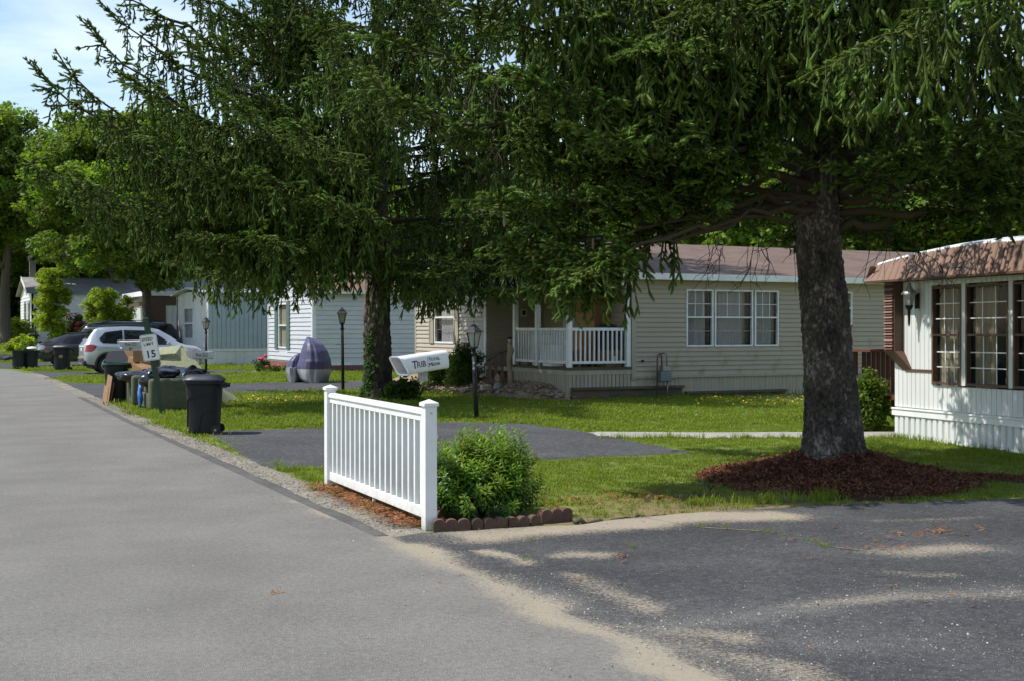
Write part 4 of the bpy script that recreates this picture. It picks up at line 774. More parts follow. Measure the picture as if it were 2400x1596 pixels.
# --- blue grey home
b3 = thing('manufactured_home', (11.7, 55, 0), 'blue grey ribbed metal home with white end wall behind the lamp post and silver car', 'house')
fa = Fr((11.7, 55, 0), (1, 0, 0), (0, -1, 0)); fe = Fr((11.7, 62, 0), (0, -1, 0), (-1, 0, 0)); HH = [(62-60.4, 62-58.2, 1.05, 2.6)]
mb = MB(); mb.fbox(fa, 0, 12, -.1, 0, .0, 3.3)
for a, b, c, d in rects(0, 7, .0, 3.3, HH): mb.fbox(fe, a, b, -.1, 0, c, d)
mb.box(11.8, 61.9, 0, 23, 62, 3.3); mb.build('wall', M['offwhite'], b3)
ribs(b3, fa, .0, 12, .72, 3.2, .2, .03, M['bluegrey'], 'ribbed_siding', .2); ribs(b3, fa, 0, 12, 0, .62, .4, .02, M['offwhite'], 'skirting', .04); mb = MB(); mb.fbox(fa, -.03, 12, 0, .05, .62, .72); mb.fbox(fe, 0, 7.03, 0, .05, .80, .88); mb.build('belt_trim', M['trimw'], b3)
ribs(b3, fe, 0, 7, .9, 3.2, .2, .02, M['offwhite'], 'end_siding', .15, [(HH[0][0]-.1, HH[0][1]+.1, 1.0, 2.7)]); ribs(b3, fe, 0, 7, 0, .8, .15, .02, M['offwhite'], 'end_skirting', .2)
window(b3, fe, 62-60.4, 62-58.2, 1.05, 2.6, cols=1, rows=1, cur='curtain', fw=.09); mb = MB(); mb.fbox(fe, -.02, .12, .0, .06, 0, 3.2); mb.build('blue_corner', M['bluecar'], b3)
roofslab(b3, M['trimw'], [(11.4, 54.7, 3.22), (24, 54.7, 3.22), (24, 58.5, 3.5), (11.4, 58.5, 3.5)]); roofslab(b3, M['trimw'], [(11.4, 62.3, 3.22), (11.4, 58.5, 3.5), (24, 58.5, 3.5), (24, 62.3, 3.22)])
# --- home with brown band behind the maple trunk
zb = float(gz(13, 68)); b4 = thing('manufactured_home', (12, 66, zb), 'pale ribbed home with dark brown upper band behind the maple trunk', 'house')
fa = Fr((11.3, 68, zb), (1, 0, 0), (0, -1, 0)); fe = Fr((11.3, 75, zb), (0, -1, 0), (-1, 0, 0))
mb = MB(); mb.fbox(fa, 0, 12, -.1, 0, -.3, 3.2); mb.fbox(fe, 0, 7, -.1, 0, -.3, 3.2); mb.build('wall', M['offwhite'], b4)
ribs(b4, fa, .9, 12, .3, 2.75, .25, .03, M['offwhite'], 'ribbed_siding', .15); ribs(b4, fe, 0, 7, .3, 2.75, .25, .03, M['offwhite'], 'end_siding', .15); mb = MB(); mb.fbox(fa, -.02, .9, 0, .06, -.2, 2.75); mb.fbox(fa, -.02, 12, 0, .10, 2.75, 3.25); mb.fbox(fe, 0, 7, 0, .1, 2.75, 3.25); mb.build('brown_band', M['dbrown'], b4)
mb = MB(); mb.box(11.0, 67.6, zb+3.25, 23, 75.3, zb+3.5); mb.build('roof', M['trimw'], b4)
for i in range(6): MB().box(9.4, 67.6+i*.5, zb+2.95, 11.25, 68.06+i*.5, zb+3.0).build('awning_panel', M['trimw'], b4)
for y in (67.7, 70.4): MB().box(9.45, y, zb, 9.52, y+.07, zb+2.95).build('awning_post', M['trimw'], b4)
# --- far white home with small gable
zb = .9; y0 = 84; p = lambda px, y: y*math.tan(math.atan((px-1200)/FPX)+TH); x0 = p(75, y0)
b5 = thing('manufactured_home', (x0, y0, zb), 'distant white sided home with grey roof and small front gable at far left', 'house')
xl = x0; fa = Fr((xl, y0, zb), (1, 0, 0), (0, -1, 0)); ye = y0+9; fe = Fr((xl, ye, zb), (0, -1, 0), (-1, 0, 0)); HH = [(9-5.2, 9-4.3, 1.0, 2.4), (9-2.3, 9-1.4, 1.0, 2.4)]
mb = MB()
mb.fbox(fa, 0, 14, -.1, 0, -.3, 2.9)
for a, b, c, d in rects(0, 9, -.3, 2.9, HH): mb.fbox(fe, a, b, -.1, 0, c, d)
mb.build('wall', M['offwhite'], b5); courses(b5, fa, .1, 14, .1, 2.9, .2, M['trimw']); courses(b5, fe, .1, 8.9, .1, 2.9, .2, M['trimw'], HH)
for a, b, c, d in HH:
    window(b5, fe, a, b, c, d, cols=1, rows=1, cur='dark', fw=.07)
    for u in (a-.28, b+.03): mb = MB(); mb.fbox(fe, u, u+.25, .03, .06, c-.05, d+.05); mb.build('shutter', M['dbrown'], b5)
ym = y0+4.5
roofslab(b5, M['roofg'], [(xl-.3, y0-.3, 2.95+zb), (xl+14, y0-.3, 2.95+zb), (xl+14, ym, 4.1+zb), (xl-.3, ym, 4.1+zb)]); roofslab(b5, M['roofg'], [(xl-.3, ye+.3, 2.95+zb), (xl-.3, ym, 4.1+zb), (xl+14, ym, 4.1+zb), (xl+14, ye+.3, 2.95+zb)])
MB().add([(xl, y0, 2.85+zb), (xl, ym, 4.05+zb), (xl, ye, 2.85+zb), (xl+.1, y0, 2.85+zb), (xl+.1, ym, 4.05+zb), (xl+.1, ye, 2.85+zb)], [(0, 1, 2), (3, 5, 4), (0, 3, 4, 1), (1, 4, 5, 2)]).build('gable', M['trimw'], b5)
MB().hexa([(xl-.33, y0-.3, 2.75+zb), (xl-.3, y0-.3, 2.75+zb), (xl-.3, ym, 3.9+zb), (xl-.33, ym, 3.9+zb), (xl-.33, y0-.3, 3+zb), (xl-.3, y0-.3, 3+zb), (xl-.3, ym, 4.15+zb), (xl-.33, ym, 4.15+zb)]).build('gable_trim', M['trimw'], b5)
mb = MB(); mb.box(xl+.5, ym+3.4, zb+3, xl+.9, ym+3.8, zb+5.4); mb.build('chimney', M['gal'], b5); MB().lathe([(.3, 0), (.3, .3), (0, .45)], (xl+.7, ym+3.6, zb+5.4), 8).build('chimney_cap', M['dark'], b5)
# ------------------------------------------------------------ needle and leaf prototypes
def sausage(V, F, T, p0, p1, r, n, q, t0, t1, core=.013):
    p0 = np.array(p0, float); p1 = np.array(p1, float); d = p1-p0; Ln = np.linalg.norm(d); d = d/Ln
    a = np.cross(d, [0, 0, 1.0] if abs(d[2]) < .9 else [1.0, 0, 0]); a /= np.linalg.norm(a); b = np.cross(d, a)
    k = len(V)
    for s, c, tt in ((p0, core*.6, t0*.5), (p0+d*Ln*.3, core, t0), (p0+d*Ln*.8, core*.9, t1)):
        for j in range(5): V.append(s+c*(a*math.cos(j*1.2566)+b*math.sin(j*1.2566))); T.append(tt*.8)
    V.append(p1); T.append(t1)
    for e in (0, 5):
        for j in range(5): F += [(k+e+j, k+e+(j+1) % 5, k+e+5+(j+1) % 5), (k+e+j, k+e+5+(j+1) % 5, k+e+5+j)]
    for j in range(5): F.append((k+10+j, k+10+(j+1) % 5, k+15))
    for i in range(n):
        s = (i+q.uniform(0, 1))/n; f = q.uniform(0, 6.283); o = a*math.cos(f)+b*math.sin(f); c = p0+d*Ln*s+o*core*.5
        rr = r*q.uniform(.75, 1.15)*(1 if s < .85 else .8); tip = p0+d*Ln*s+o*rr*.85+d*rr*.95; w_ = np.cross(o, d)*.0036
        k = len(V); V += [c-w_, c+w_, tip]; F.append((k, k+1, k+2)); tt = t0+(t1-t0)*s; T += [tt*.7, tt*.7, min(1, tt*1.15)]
def strand(seed):                    # hanging foxtail, axis -Z, about .5 long, with side twigs near its end
    q = np.random.RandomState(seed); V = []; F = []; T = []; p = np.array([0., 0, 0]); n = q.randint(3, 5)
    for i in range(n):
        l = q.uniform(.10, .16); e = p+np.array([q.normal(0, .02), q.normal(0, .02), -l]); last = i == n-1
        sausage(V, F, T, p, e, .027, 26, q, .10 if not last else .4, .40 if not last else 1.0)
        for s in range(1+i):
            a = q.uniform(0, 6.28); l2 = q.uniform(.06, .13); o = np.array([math.cos(a), math.sin(a), 0])*.68+np.array([0, 0, -.73]); m_ = p+(e-p)*q.uniform(.2, .8)
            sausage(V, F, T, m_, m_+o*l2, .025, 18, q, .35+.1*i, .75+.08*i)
        p = e
    return proto('spruce_strand', arr_mesh('spruce_strand', V, F, M['needle'], T))
def spray(seed):                     # flat frond along +X, about .36 long, with side twigs
    q = np.random.RandomState(seed); V = []; F = []; T = []; p = np.array([0., 0, 0]); h = q.normal(0, .1)
    for i in range(3):
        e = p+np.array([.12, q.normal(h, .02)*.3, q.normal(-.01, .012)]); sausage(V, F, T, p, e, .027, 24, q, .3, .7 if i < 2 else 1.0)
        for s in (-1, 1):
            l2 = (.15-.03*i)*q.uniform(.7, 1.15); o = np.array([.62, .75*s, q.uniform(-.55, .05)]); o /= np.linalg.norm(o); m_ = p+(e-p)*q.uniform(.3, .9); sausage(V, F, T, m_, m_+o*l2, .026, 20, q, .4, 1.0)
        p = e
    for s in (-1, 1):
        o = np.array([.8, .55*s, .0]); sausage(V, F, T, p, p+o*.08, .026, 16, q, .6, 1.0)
    return proto('spruce_spray', arr_mesh('spruce_spray', V, F, M['needle'], T))
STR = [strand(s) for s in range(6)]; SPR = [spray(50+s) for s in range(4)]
def barkmat(name, c1, c2, c3, moss=0):
    m, t, p, o = base(name); l = t.links.new; tcn = N(t, 'ShaderNodeTexCoord'); at_ = N(t, 'ShaderNodeAttribute', attribute_name='tone')
    n1 = N(t, 'ShaderNodeTexNoise', i={'Scale': 16, 'Detail': 6, 'Roughness': .7}); l(tcn.outputs['Object'], n1.inputs['Vector'])
    ad = N(t, 'ShaderNodeMath', operation='MULTIPLY_ADD'); ad.inputs[1].default_value = .65; l(n1.outputs['Fac'], ad.inputs[0]); l(at_.outputs['Fac'], ad.inputs[2])
    r = N(t, 'ShaderNodeValToRGB'); e = r.color_ramp.elements; e[0].position = .25; e[0].color = (*c1, 1); e[1].position = 1.1; e[1].color = (*c3, 1); k = e.new(.7); k.color = (*c2, 1); l(ad.outputs[0], r.inputs[0])
    n3 = N(t, 'ShaderNodeTexNoise', i={'Scale': 2.0, 'Detail': 4}); l(tcn.outputs['Object'], n3.inputs['Vector']); mr = N(t, 'ShaderNodeMapRange', i={'From Min': .55, 'From Max': .7, 'To Max': moss}); l(n3.outputs['Fac'], mr.inputs[0])
    mm = N(t, 'ShaderNodeMix', data_type='RGBA'); mm.inputs[7].default_value = (.06, .065, .015, 1); l(mr.outputs[0], mm.inputs[0]); l(r.outputs[0], mm.inputs[6]); l(mm.outputs[2], p.inputs['Base Color']); p.inputs['Roughness'].default_value = .95
    n2 = N(t, 'ShaderNodeTexNoise', i={'Scale': 60, 'Detail': 4}); l(tcn.outputs['Object'], n2.inputs['Vector']); bp = N(t, 'ShaderNodeBump', i={'Strength': .8, 'Distance': .008}); l(n2.outputs['Fac'], bp.inputs['Height']); l(bp.outputs[0], p.inputs['Normal']); return m
M['bark'] = barkmat('spruce_bark', (.010, .008, .006), (.072, .056, .045), (.24, .21, .185), .3)
M['limb'] = barkmat('mossy_limb_bark', (.03, .02, .012), (.07, .052, .03), (.14, .11, .07), .8)
M['bark2'] = barkmat('maple_bark', (.03, .022, .016), (.08, .062, .048), (.14, .11, .09), .3)
def trunk(par, base_, pts, flare, m, n=170, dz=.015, ztop=3.0, plate=21.0, amp=.022, knots=()):
    # pts: (z, dx, dy, radius); fine rings low down, coarse above
    zs = list(np.arange(-.05, ztop, dz))+list(np.arange(ztop, pts[-1][0]+.01, .5)); V = np.zeros((len(zs), n, 3)); T = np.zeros((len(zs), n)); P = np.array(pts)
    for i, z in enumerate(zs):
        dx, dy, r = (np.interp(z, P[:, 0], P[:, k]) for k in (1, 2, 3)); fine = z < ztop+.6
        for j in range(n):
            a = 2*PI*j/n; fl = flare*math.exp(-max(z, 0)/.22)*(1+.35*math.sin(a*5+1.0)+.2*math.sin(a*3+2)); rr = r*(1+.05*math.sin(a*2+z*1.3)+.03*math.sin(a*3-z*2))+fl
            if fine:
                v = Vector((math.cos(a)*r*plate*1.1, math.sin(a)*r*plate*1.15, z*plate*.6)); w_ = MN.noise_vector(v*.7)*.9+MN.noise_vector(v*2.3)*.22; d, _ = MN.voronoi(v+w_, distance_metric='DISTANCE')
                e = min((d[1]-d[0])*3.0, 1); q = e**.75; hh = (q-.55)*amp+MN.noise(v*2.6)*amp*.45; rr += hh; cp = _[0]; T[i, j] = .04+.34*q+.26*MN.noise(cp*1.7)+.34*MN.noise(v*.16)+.12*MN.noise(v*3); rr += .010*MN.noise(cp*2.3)+.012*MN.noise(v*.2)
                for (kz, ka, kr) in knots:
                    dd = math.hypot((z-kz), (math.atan2(math.sin(a-ka), math.cos(a-ka)))*r); rr += .05*math.exp(-(dd/kr)**4); T[i, j] += .35*math.exp(-(dd/kr*1.6)**2)
            else: T[i, j] = .35
            V[i, j] = (base_[0]+dx+rr*math.cos(a), base_[1]+dy+rr*math.sin(a), base_[2]+z)
    V = V.reshape(-1, 3)-np.array(woff(par)); k = np.arange(len(zs)*n).reshape(len(zs), n); k2 = np.roll(k, -1, 1); F = np.stack([k[:-1].ravel(), k2[:-1].ravel(), k2[1:].ravel(), k[1:].ravel()], 1)
    return link('trunk', arr_mesh('trunk', V, F, m, T.ravel(), True), par)
def bez(p0, p1, p2, n):
    return [p0*((1-t)**2)+p1*(2*t*(1-t))+p2*(t*t) for t in np.linspace(0, 1, n)]
def spruce(name, lab, base_, H, R, limbs, seed, z0, dens_=1.0, maxl=6.5, spread=None, group=None, trunkf=None, sc_=1.0, wh=.5, topz=99, hz=2.3):
    q = random.Random(seed); t = thing(name, base_, lab, 'tree', group); trunkf(t)
    S, RT_, SC, I = [], [], [], []   # strands then sprays
    allp = [('e', *l) for l in limbs]; z = z0; k = 0
    while z < H-.6:
        f = 1-((z-z0)/(H-z0)); Lm = R*(.12+.88*f**.85); n = 5 if z < 9 else 4
        for j in range(n):
            phi = (k*137.5+j*360/n+q.uniform(-18, 18)) % 360; L_ = Lm*q.uniform(.8, 1.1)
            if spread and not spread(z, phi, L_): continue
            zz = z+q.uniform(-.15, .15); el = 6+16*min(1, (z-z0)/6)+q.uniform(-6, 6); p0 = base_+Vector((0, 0, zz)); d = cdir(phi, 0)
            p2 = p0+d*L_*math.cos(R_(el))+ZV*L_*math.sin(R_(el)); p1 = p0+d*L_*.5+ZV*(L_*math.sin(R_(el))*.12-.02*L_); allp.append(('r', p0, p1, p2, .016+.008*L_, .2))
        z += wh*(1 if z < 8 else 1.4); k += 1
    for it in allp:
        kind, p0, p1, p2, r0, bare = it[:6]; den = it[6] if len(it) > 6 else 1.0; low = len(it) > 7; path = bez(p0, p1, p2, 14)
        path = [p+Vector((q.gauss(0, .045), q.gauss(0, .045), q.gauss(0, .05)))*(1 if 0 < i < 13 else 0) for i, p in enumerate(path)]
        rad = [(r0*.78*(1-i/14.5)**.9+.004)*q.uniform(.85, 1.2) for i in range(14)]
        mb = MB(); mb.tube(path, rad, 7); b = mb.build('branch', M['limb'], t); a = b.data.attributes.new('tone', 'FLOAT', 'POINT'); a.data.foreach_set('value', [.3]*len(b.data.vertices))
        Ls = [0]
        for a_, c_ in zip(path[:-1], path[1:]): Ls.append(Ls[-1]+(c_-a_).length)
        Lt = Ls[-1]; far = (path[7]-Vector((0, 0, EYE))).length > 34
        s = bare*Lt; stp = .165/dens_/den*sc_
        while s < Lt:
            i = min(12, next((m_ for m_ in range(13) if Ls[m_+1] >= s), 12)); u = (s-Ls[i])/max(1e-6, Ls[i+1]-Ls[i]); p = path[i].lerp(path[i+1], u); T_ = (path[i+1]-path[i]).normalized()
            if p.z > topz and q.random() < .48: s += stp; continue
            rel = s/Lt; side0 = T_.cross(ZV).normalized()
            for sd in (-1, 1):
                l2 = (max(.45, min(1.15, .16+(Lt-s)*.38)) if low else min(1.15, .16+(Lt-s)*.38))*q.uniform(.55, 1.1)*(.55+.45*min(1, (rel-bare+.1)*3))*min(1, R/4.5)
                d2 = (side0*sd*q.uniform(.6, 1.0)+T_*q.uniform(.35, .9)).normalized(); az = math.atan2(d2.y, d2.x); dr = q.uniform(.02, .16); n2 = max(1, int(l2/.27/sc_)); pp = p.copy()
                for m_ in range(n2):
                    pit = (.12 if m_ == 0 else -.05)-dr*m_*1.4; S.append(pp.copy()); RT_.append((q.gauss(0, .45), -pit+q.gauss(0, .12), az+q.gauss(0, .3))); SC.append([sc_*q.uniform(.65, 1.25)]*3); I.append(6+q.randrange(4))
                    pp = pp+(Vector((math.cos(az), math.sin(az), math.tan(pit))).normalized()*.27*sc_)
                nh = max(1, int(l2/.14*dens_/sc_))
                for m_ in range(nh):
                    u2 = (m_+q.random())/nh*l2; hp = p+Vector((math.cos(az)*u2, math.sin(az)*u2, -dr*u2*u2*1.2-.01)); hl = q.uniform(.35, 1.35)*(1.25 if .35 < rel < .8 else .75 if rel > .85 else 1.0)*(1 if low else min(1, max(.3, (p.z-hz)/1.2)))
                    S.append(hp); RT_.append((q.gauss(0, .12), q.gauss(0, .12), q.uniform(0, 6.28))); SC.append([sc_*q.uniform(.65, 1.15)]*2+[hl*sc_]); I.append(q.randrange(6))
            s += stp*q.uniform(.7, 1.3)
        for m_ in range(4):          # upturned leader at the tip
            az = math.atan2(T_.y, T_.x)+q.gauss(0, .3*(m_ > 0)); S.append(path[-1]-T_*.1*m_); RT_.append((0, -math.asin(max(-1, min(1, T_.z)))-.2, az)); SC.append([sc_]*3); I.append(6+q.randrange(4))
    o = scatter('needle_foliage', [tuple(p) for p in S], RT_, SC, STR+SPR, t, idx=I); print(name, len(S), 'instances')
    # bare dead twigs hanging under the lowest limbs
    return t
# dead twigs as one stuff part per tree
def deadtwigs(par, spots, seed):
    q = random.Random(seed); mb = MB()
    for c, n, ln in spots:
        for i in range(n):
            p = Vector(c)+Vector((q.gauss(0, .25), q.gauss(0, .2), q.gauss(0, .06))); d = Vector((q.gauss(0, .5), q.gauss(0, .3), -1)).normalized(); pts = [p]
            for k in range(4): d = (d+Vector((q.gauss(0, .25), q.gauss(0, .25), q.gauss(0, .1)))).normalized(); pts.append(pts[-1]+d*ln/4)
            mb.tube(pts, [.006, .005, .004, .003, .002], 4)
            for k in range(1, 4): e = (d+Vector((q.gauss(0, .9), q.gauss(0, .6), q.gauss(0, .4)))).normalized(); mb.tube([pts[k], pts[k]+e*ln*.25, pts[k]+e*ln*.35+Vector((0, 0, -.04))], [.0035, .003, .002], 4)
    mb.build('dead_twigs', M['limb'], par, kind='stuff')

# --- near spruce (right)
def mk_trunk_b(t): trunk(t, TB, [(0, -.0, 0, .335), (.35, -.02, .01, .305), (.8, -.05, .02, .28), (1.3, -.09, .04, .248), (1.9, -.13, .06, .230), (2.4, -.17, .08, .212), (3.5, -.19, .09, .19), (6, -.15, .08, .15), (10, -.05, 0, .11), (12.5, 0, 0, .02)], .17, M['bark'], knots=[(1.94, R_(-115), .05), (1.45, R_(-112), .045), (2.28, R_(-145), .04), (2.0, R_(-70), .05), (1.62, R_(-175), .04)])
def LB(z, *a): return TB+Vector((0, 0, z))
def tipB(px, py, dep): return atd(px, py, dep)
def mid(a, b, k=.5, dz=0): return a.lerp(b, k)+ZV*dz
def lim(base_, z, px, py, dep, r, bare, dz=-.35, den=1.0): a = base_+Vector((0, 0, z)); b = atd(px, py, dep); return (a, mid(a, b, .5, dz), b, r, bare, den)
LIMB_B = [lim(TB, 3.15, 905, 215, 11.6, .055, .28, -.25), lim(TB, 2.95, 1060, 300, 11.8, .045, .3, -.3), lim(TB, 3.9, 885, 95, 12.0, .06, .25, -.3), lim(TB, 2.85, 1330, 665, 11.7, .035, .80, .35, 2.2)+(1,), lim(TB, 2.9, 1385, 640, 12.0, .035, .82, .3, 2.0)+(1,), lim(TB, 2.95, 1265, 630, 11.9, .035, .8, .3, 2.0)+(1,), lim(TB, 2.9, 1215, 600, 12.3, .035, .8, .3, 1.8)+(1,), lim(TB, 2.9, 1370, 650, 11.4, .035, .82, .35, 2.0)+(1,), lim(TB, 3.0, 1170, 470, 11.6, .05, .35, .0, 1.1),
          lim(TB, 2.75, 1620, 430, 14.6, .05, .45, .05, .7), lim(TB, 3.5, 1250, 200, 11.0, .05, .3, -.1), lim(TB, 4.2, 1120, 30, 11.2, .05, .3, -.1), lim(TB, 3.3, 1420, 330, 11.0, .05, .3, .1), lim(TB, 3.9, 1500, 120, 11.2, .05, .3, .1), lim(TB, 4.5, 1640, -20, 11.0, .05, .3, .1), lim(TB, 4.0, 1750, 180, 11.8, .04, .35, .2),
          lim(TB, 2.66, 2270, 478, 13.2, .06, .5, -.12, .75), lim(TB, 2.95, 2350, 390, 12.6, .05, .45, -.1), lim(TB, 3.0, 2130, 360, 11.2, .05, .4, .05), lim(TB, 3.25, 2420, 270, 11.4, .05, .4, -.1, 1.1), lim(TB, 3.3, 2480, 400, 13.5, .05, .4, .1, 1.1), lim(TB, 3.1, 2520, 450, 14.8, .05, .35, .1, 1.1), lim(TB, 3.4, 2300, 90, 12.2, .06, .6, -.1, .5), lim(TB, 3.9, 2480, -60, 12.2, .06, .6, -.1, .5), lim(TB, 4.3, 2150, -90, 12.6, .055, .65, .0, .4), lim(TB, 2.9, 1490, 560, 12.6, .035, .8, .3, 1.6)+(1,),
          lim(TB, 3.2, 1210, 560, 12.3, .04, .55, .25, 1.2), lim(TB, 3.4, 1960, 300, 12.2, .03, .5, .2, .7), lim(TB, 3.9, 1830, 30, 11.8, .04, .4, .2, .8)]
def okB(z, phi, L_):
    if z < 3.0 and 200 < phi < 345: return False
    if z < 3.6 and (150 < phi < 250): return False
    if 3.9 < z < 7.5 and (phi > 320 or phi < 75): return False
    return True
spB = spruce('spruce_tree', 'large near spruce with flaking bark trunk standing in a mound of red mulch', TB, 12.5, 4.7, LIMB_B, 3, 2.85, 1.05, spread=okB, trunkf=mk_trunk_b, hz=2.9, group='big spruces beside the road', topz=6.3)
deadtwigs(spB, [(atd(1700, 575, 14), 5, .55), (atd(1800, 585, 13.6), 5, .5), (atd(1730, 560, 13.6), 4, .45), (atd(2080, 560, 13.4), 8, .6), (atd(2200, 600, 13), 6, .35), (atd(1170, 330, 12), 10, .5), (atd(1300, 400, 12.2), 10, .5), (atd(1080, 200, 12), 10, .5), (atd(1550, 300, 12), 16, .7), (atd(1650, 150, 12), 14, .7), (atd(1900, 250, 13), 10, .7), (atd(2130, 250, 13.4), 14, .8)], 4)
for i, (px, py, dp) in enumerate(((2245, 235, 11.5), (2268, 215, 11.5), (1182, 505, 11.7), (1250, 590, 12), (1390, 560, 12), (1655, 330, 11.3), (1105, 20, 11.4))):
    c = atd(px, py, dp); mb = MB(); pr = []
    for k in range(9): pr += [(.017*math.sin(PI*(k+.6)/10)**.6, -.012*k), (.013*math.sin(PI*(k+.9)/10)**.6, -.012*k-.010)]
    mb.lathe([(.002, .005)]+pr+[(0, -.115)], c, 8); mb.build('cone', M['brownp'], spB)
# --- second spruce (left)
def mk_trunk_a(t): trunk(t, TA, [(0, .03, 0, .36), (.4, .0, 0, .315), (1.0, -.02, 0, .30), (1.9, -.05, 0, .28), (3.2, 0, 0, .25), (6, 0, 0, .2), (10, 0, 0, .13), (17, 0, 0, .02)], .10, M['bark'], n=80, dz=.06, plate=11, amp=.03)
LIMB_A = [lim(TA, 4.1, 105, 188, 22.5, .10, .15, -1.4, 1.1), lim(TA, 4.5, 165, 172, 24.5, .10, .15, -1.6, 1.1), lim(TA, 5.2, 228, 92, 23.5, .10, .15, -1.4), lim(TA, 6.2, 275, 48, 24.5, .09, .15, -1.0), lim(TA, 6.9, 285, -10, 24.5, .09, .15, -.6), lim(TA, 7.6, 400, -60, 24, .09, .15, -.4),
          lim(TA, 3.6, 70, 385, 24, .09, .2, -.9, 1.1), lim(TA, 3.4, 200, 430, 22.5, .08, .2, -.4), lim(TA, 3.1, 330, 520, 24, .08, .25, -.2), lim(TA, 2.9, 480, 560, 23.0, .08, .25, .0), lim(TA, 3.0, 610, 560, 22.0, .08, .25, .1), lim(TA, 3.6, 380, 330, 22, .08, .2, -.3), lim(TA, 4.2, 560, 250, 21.5, .08, .2, -.2), lim(TA, 5.2, 450, 110, 22.5, .08, .2, -.3),
          lim(TA, 4.0, 700, 300, 21.5, .07, .25, .0), lim(TA, 3.3, 760, 470, 21.8, .07, .25, .1), lim(TA, 5.5, 760, 60, 21.8, .07, .25, .0), lim(TA, 3.5, 640, 420, 21.8, .07, .25, .0), lim(TA, 5.0, 330, 200, 22, .08, .2, -.6), lim(TA, 4.6, 860, 180, 21.5, .06, .3, .2),
          lim(TA, 2.75, 1180, 690, 26.5, .08, .3, .05, .9), lim(TA, 2.9, 1280, 630, 27.5, .08, .3, .05, .9), lim(TA, 3.0, 1100, 620, 24, .07, .3, .1, .8), lim(TA, 2.85, 1010, 650, 24.2, .06, .35, .1, .9), lim(TA, 3.5, 1150, 500, 25, .07, .3, .1, .7)]
def okA(z, phi, L_):
    if z < 4.4 and 195 < phi < 345: return False
    if z < 7 and 150 < phi < 215: return False
    return True
spA = spruce('spruce_tree', 'drooping dark spruce with ivy on its trunk between the gravel road and beige home', TA, 17, 6.3, LIMB_A, 11, 2.9, .8, spread=okA, trunkf=mk_trunk_a, hz=1.5, group='big spruces beside the road', sc_=1.25, topz=9.5, wh=.55)
deadtwigs(spA, [(atd(560, 170, 23.5), 14, .9), (atd(900, 560, 26), 10, .8), (atd(1050, 640, 25), 10, .7), (atd(1000, 400, 26), 12, 1)], 5)

# ------------------------------------------------------------ broadleaf trees
def leafclump(seed, nl, rad, ls, m, name):
    q = np.random.RandomState(seed); V = []; F = []; T = []
    for i in range(nl):
        c = q.normal(0, 1, 3); c = c/np.linalg.norm(c)*rad*q.uniform(.3, 1)**.6; c[2] *= .7; n = q.normal(0, .6, 3)+np.array([0, 0, 1.1])+c/rad*.5; n /= np.linalg.norm(n); a = np.cross(n, q.normal(0, 1, 3)); a /= np.linalg.norm(a); b = np.cross(n, a); l = ls*q.uniform(.6, 1.2); k = len(V); s = q.uniform(0, 1)
        V += [c-a*l*.5, c+b*l*.34-a*l*.05+n*l*.06, c+a*l*.5-n*l*.08, c-b*l*.34-a*l*.05+n*l*.06]; F += [(k, k+1, k+2), (k, k+2, k+3)]; T += [s]*4
    return proto(name, arr_mesh(name, V, F, m, T))
LC = {'m': [leafclump(s, 60, .32, .16, M['maple'], 'maple_leaf_cluster') for s in range(4)], 'f': [leafclump(10+s, 60, .7, .30, M['maple'], 'far_leaf_cluster') for s in range(4)], 'd': [leafclump(20+s, 60, .7, .32, M['dleaf'], 'dark_leaf_cluster') for s in range(4)],
      'y': [leafclump(30+s, 50, .22, .11, M['yleaf'], 'pale_leaf_cluster') for s in range(3)], 's': [leafclump(40+s, 50, .13, .055, M['dleaf'], 'shrub_leaf_cluster') for s in range(3)], 'i': [leafclump(50+s, 26, .12, .08, M['ivy'], 'ivy_leaf_cluster') for s in range(3)],
      'g': [leafclump(60+s, 45, .15, .07, M['maple'], 'weed_leaf_cluster') for s in range(3)], 'r': [leafclump(70+s, 26, .2, .09, M['pinkleaf'], 'rose_cluster') for s in range(2)]}
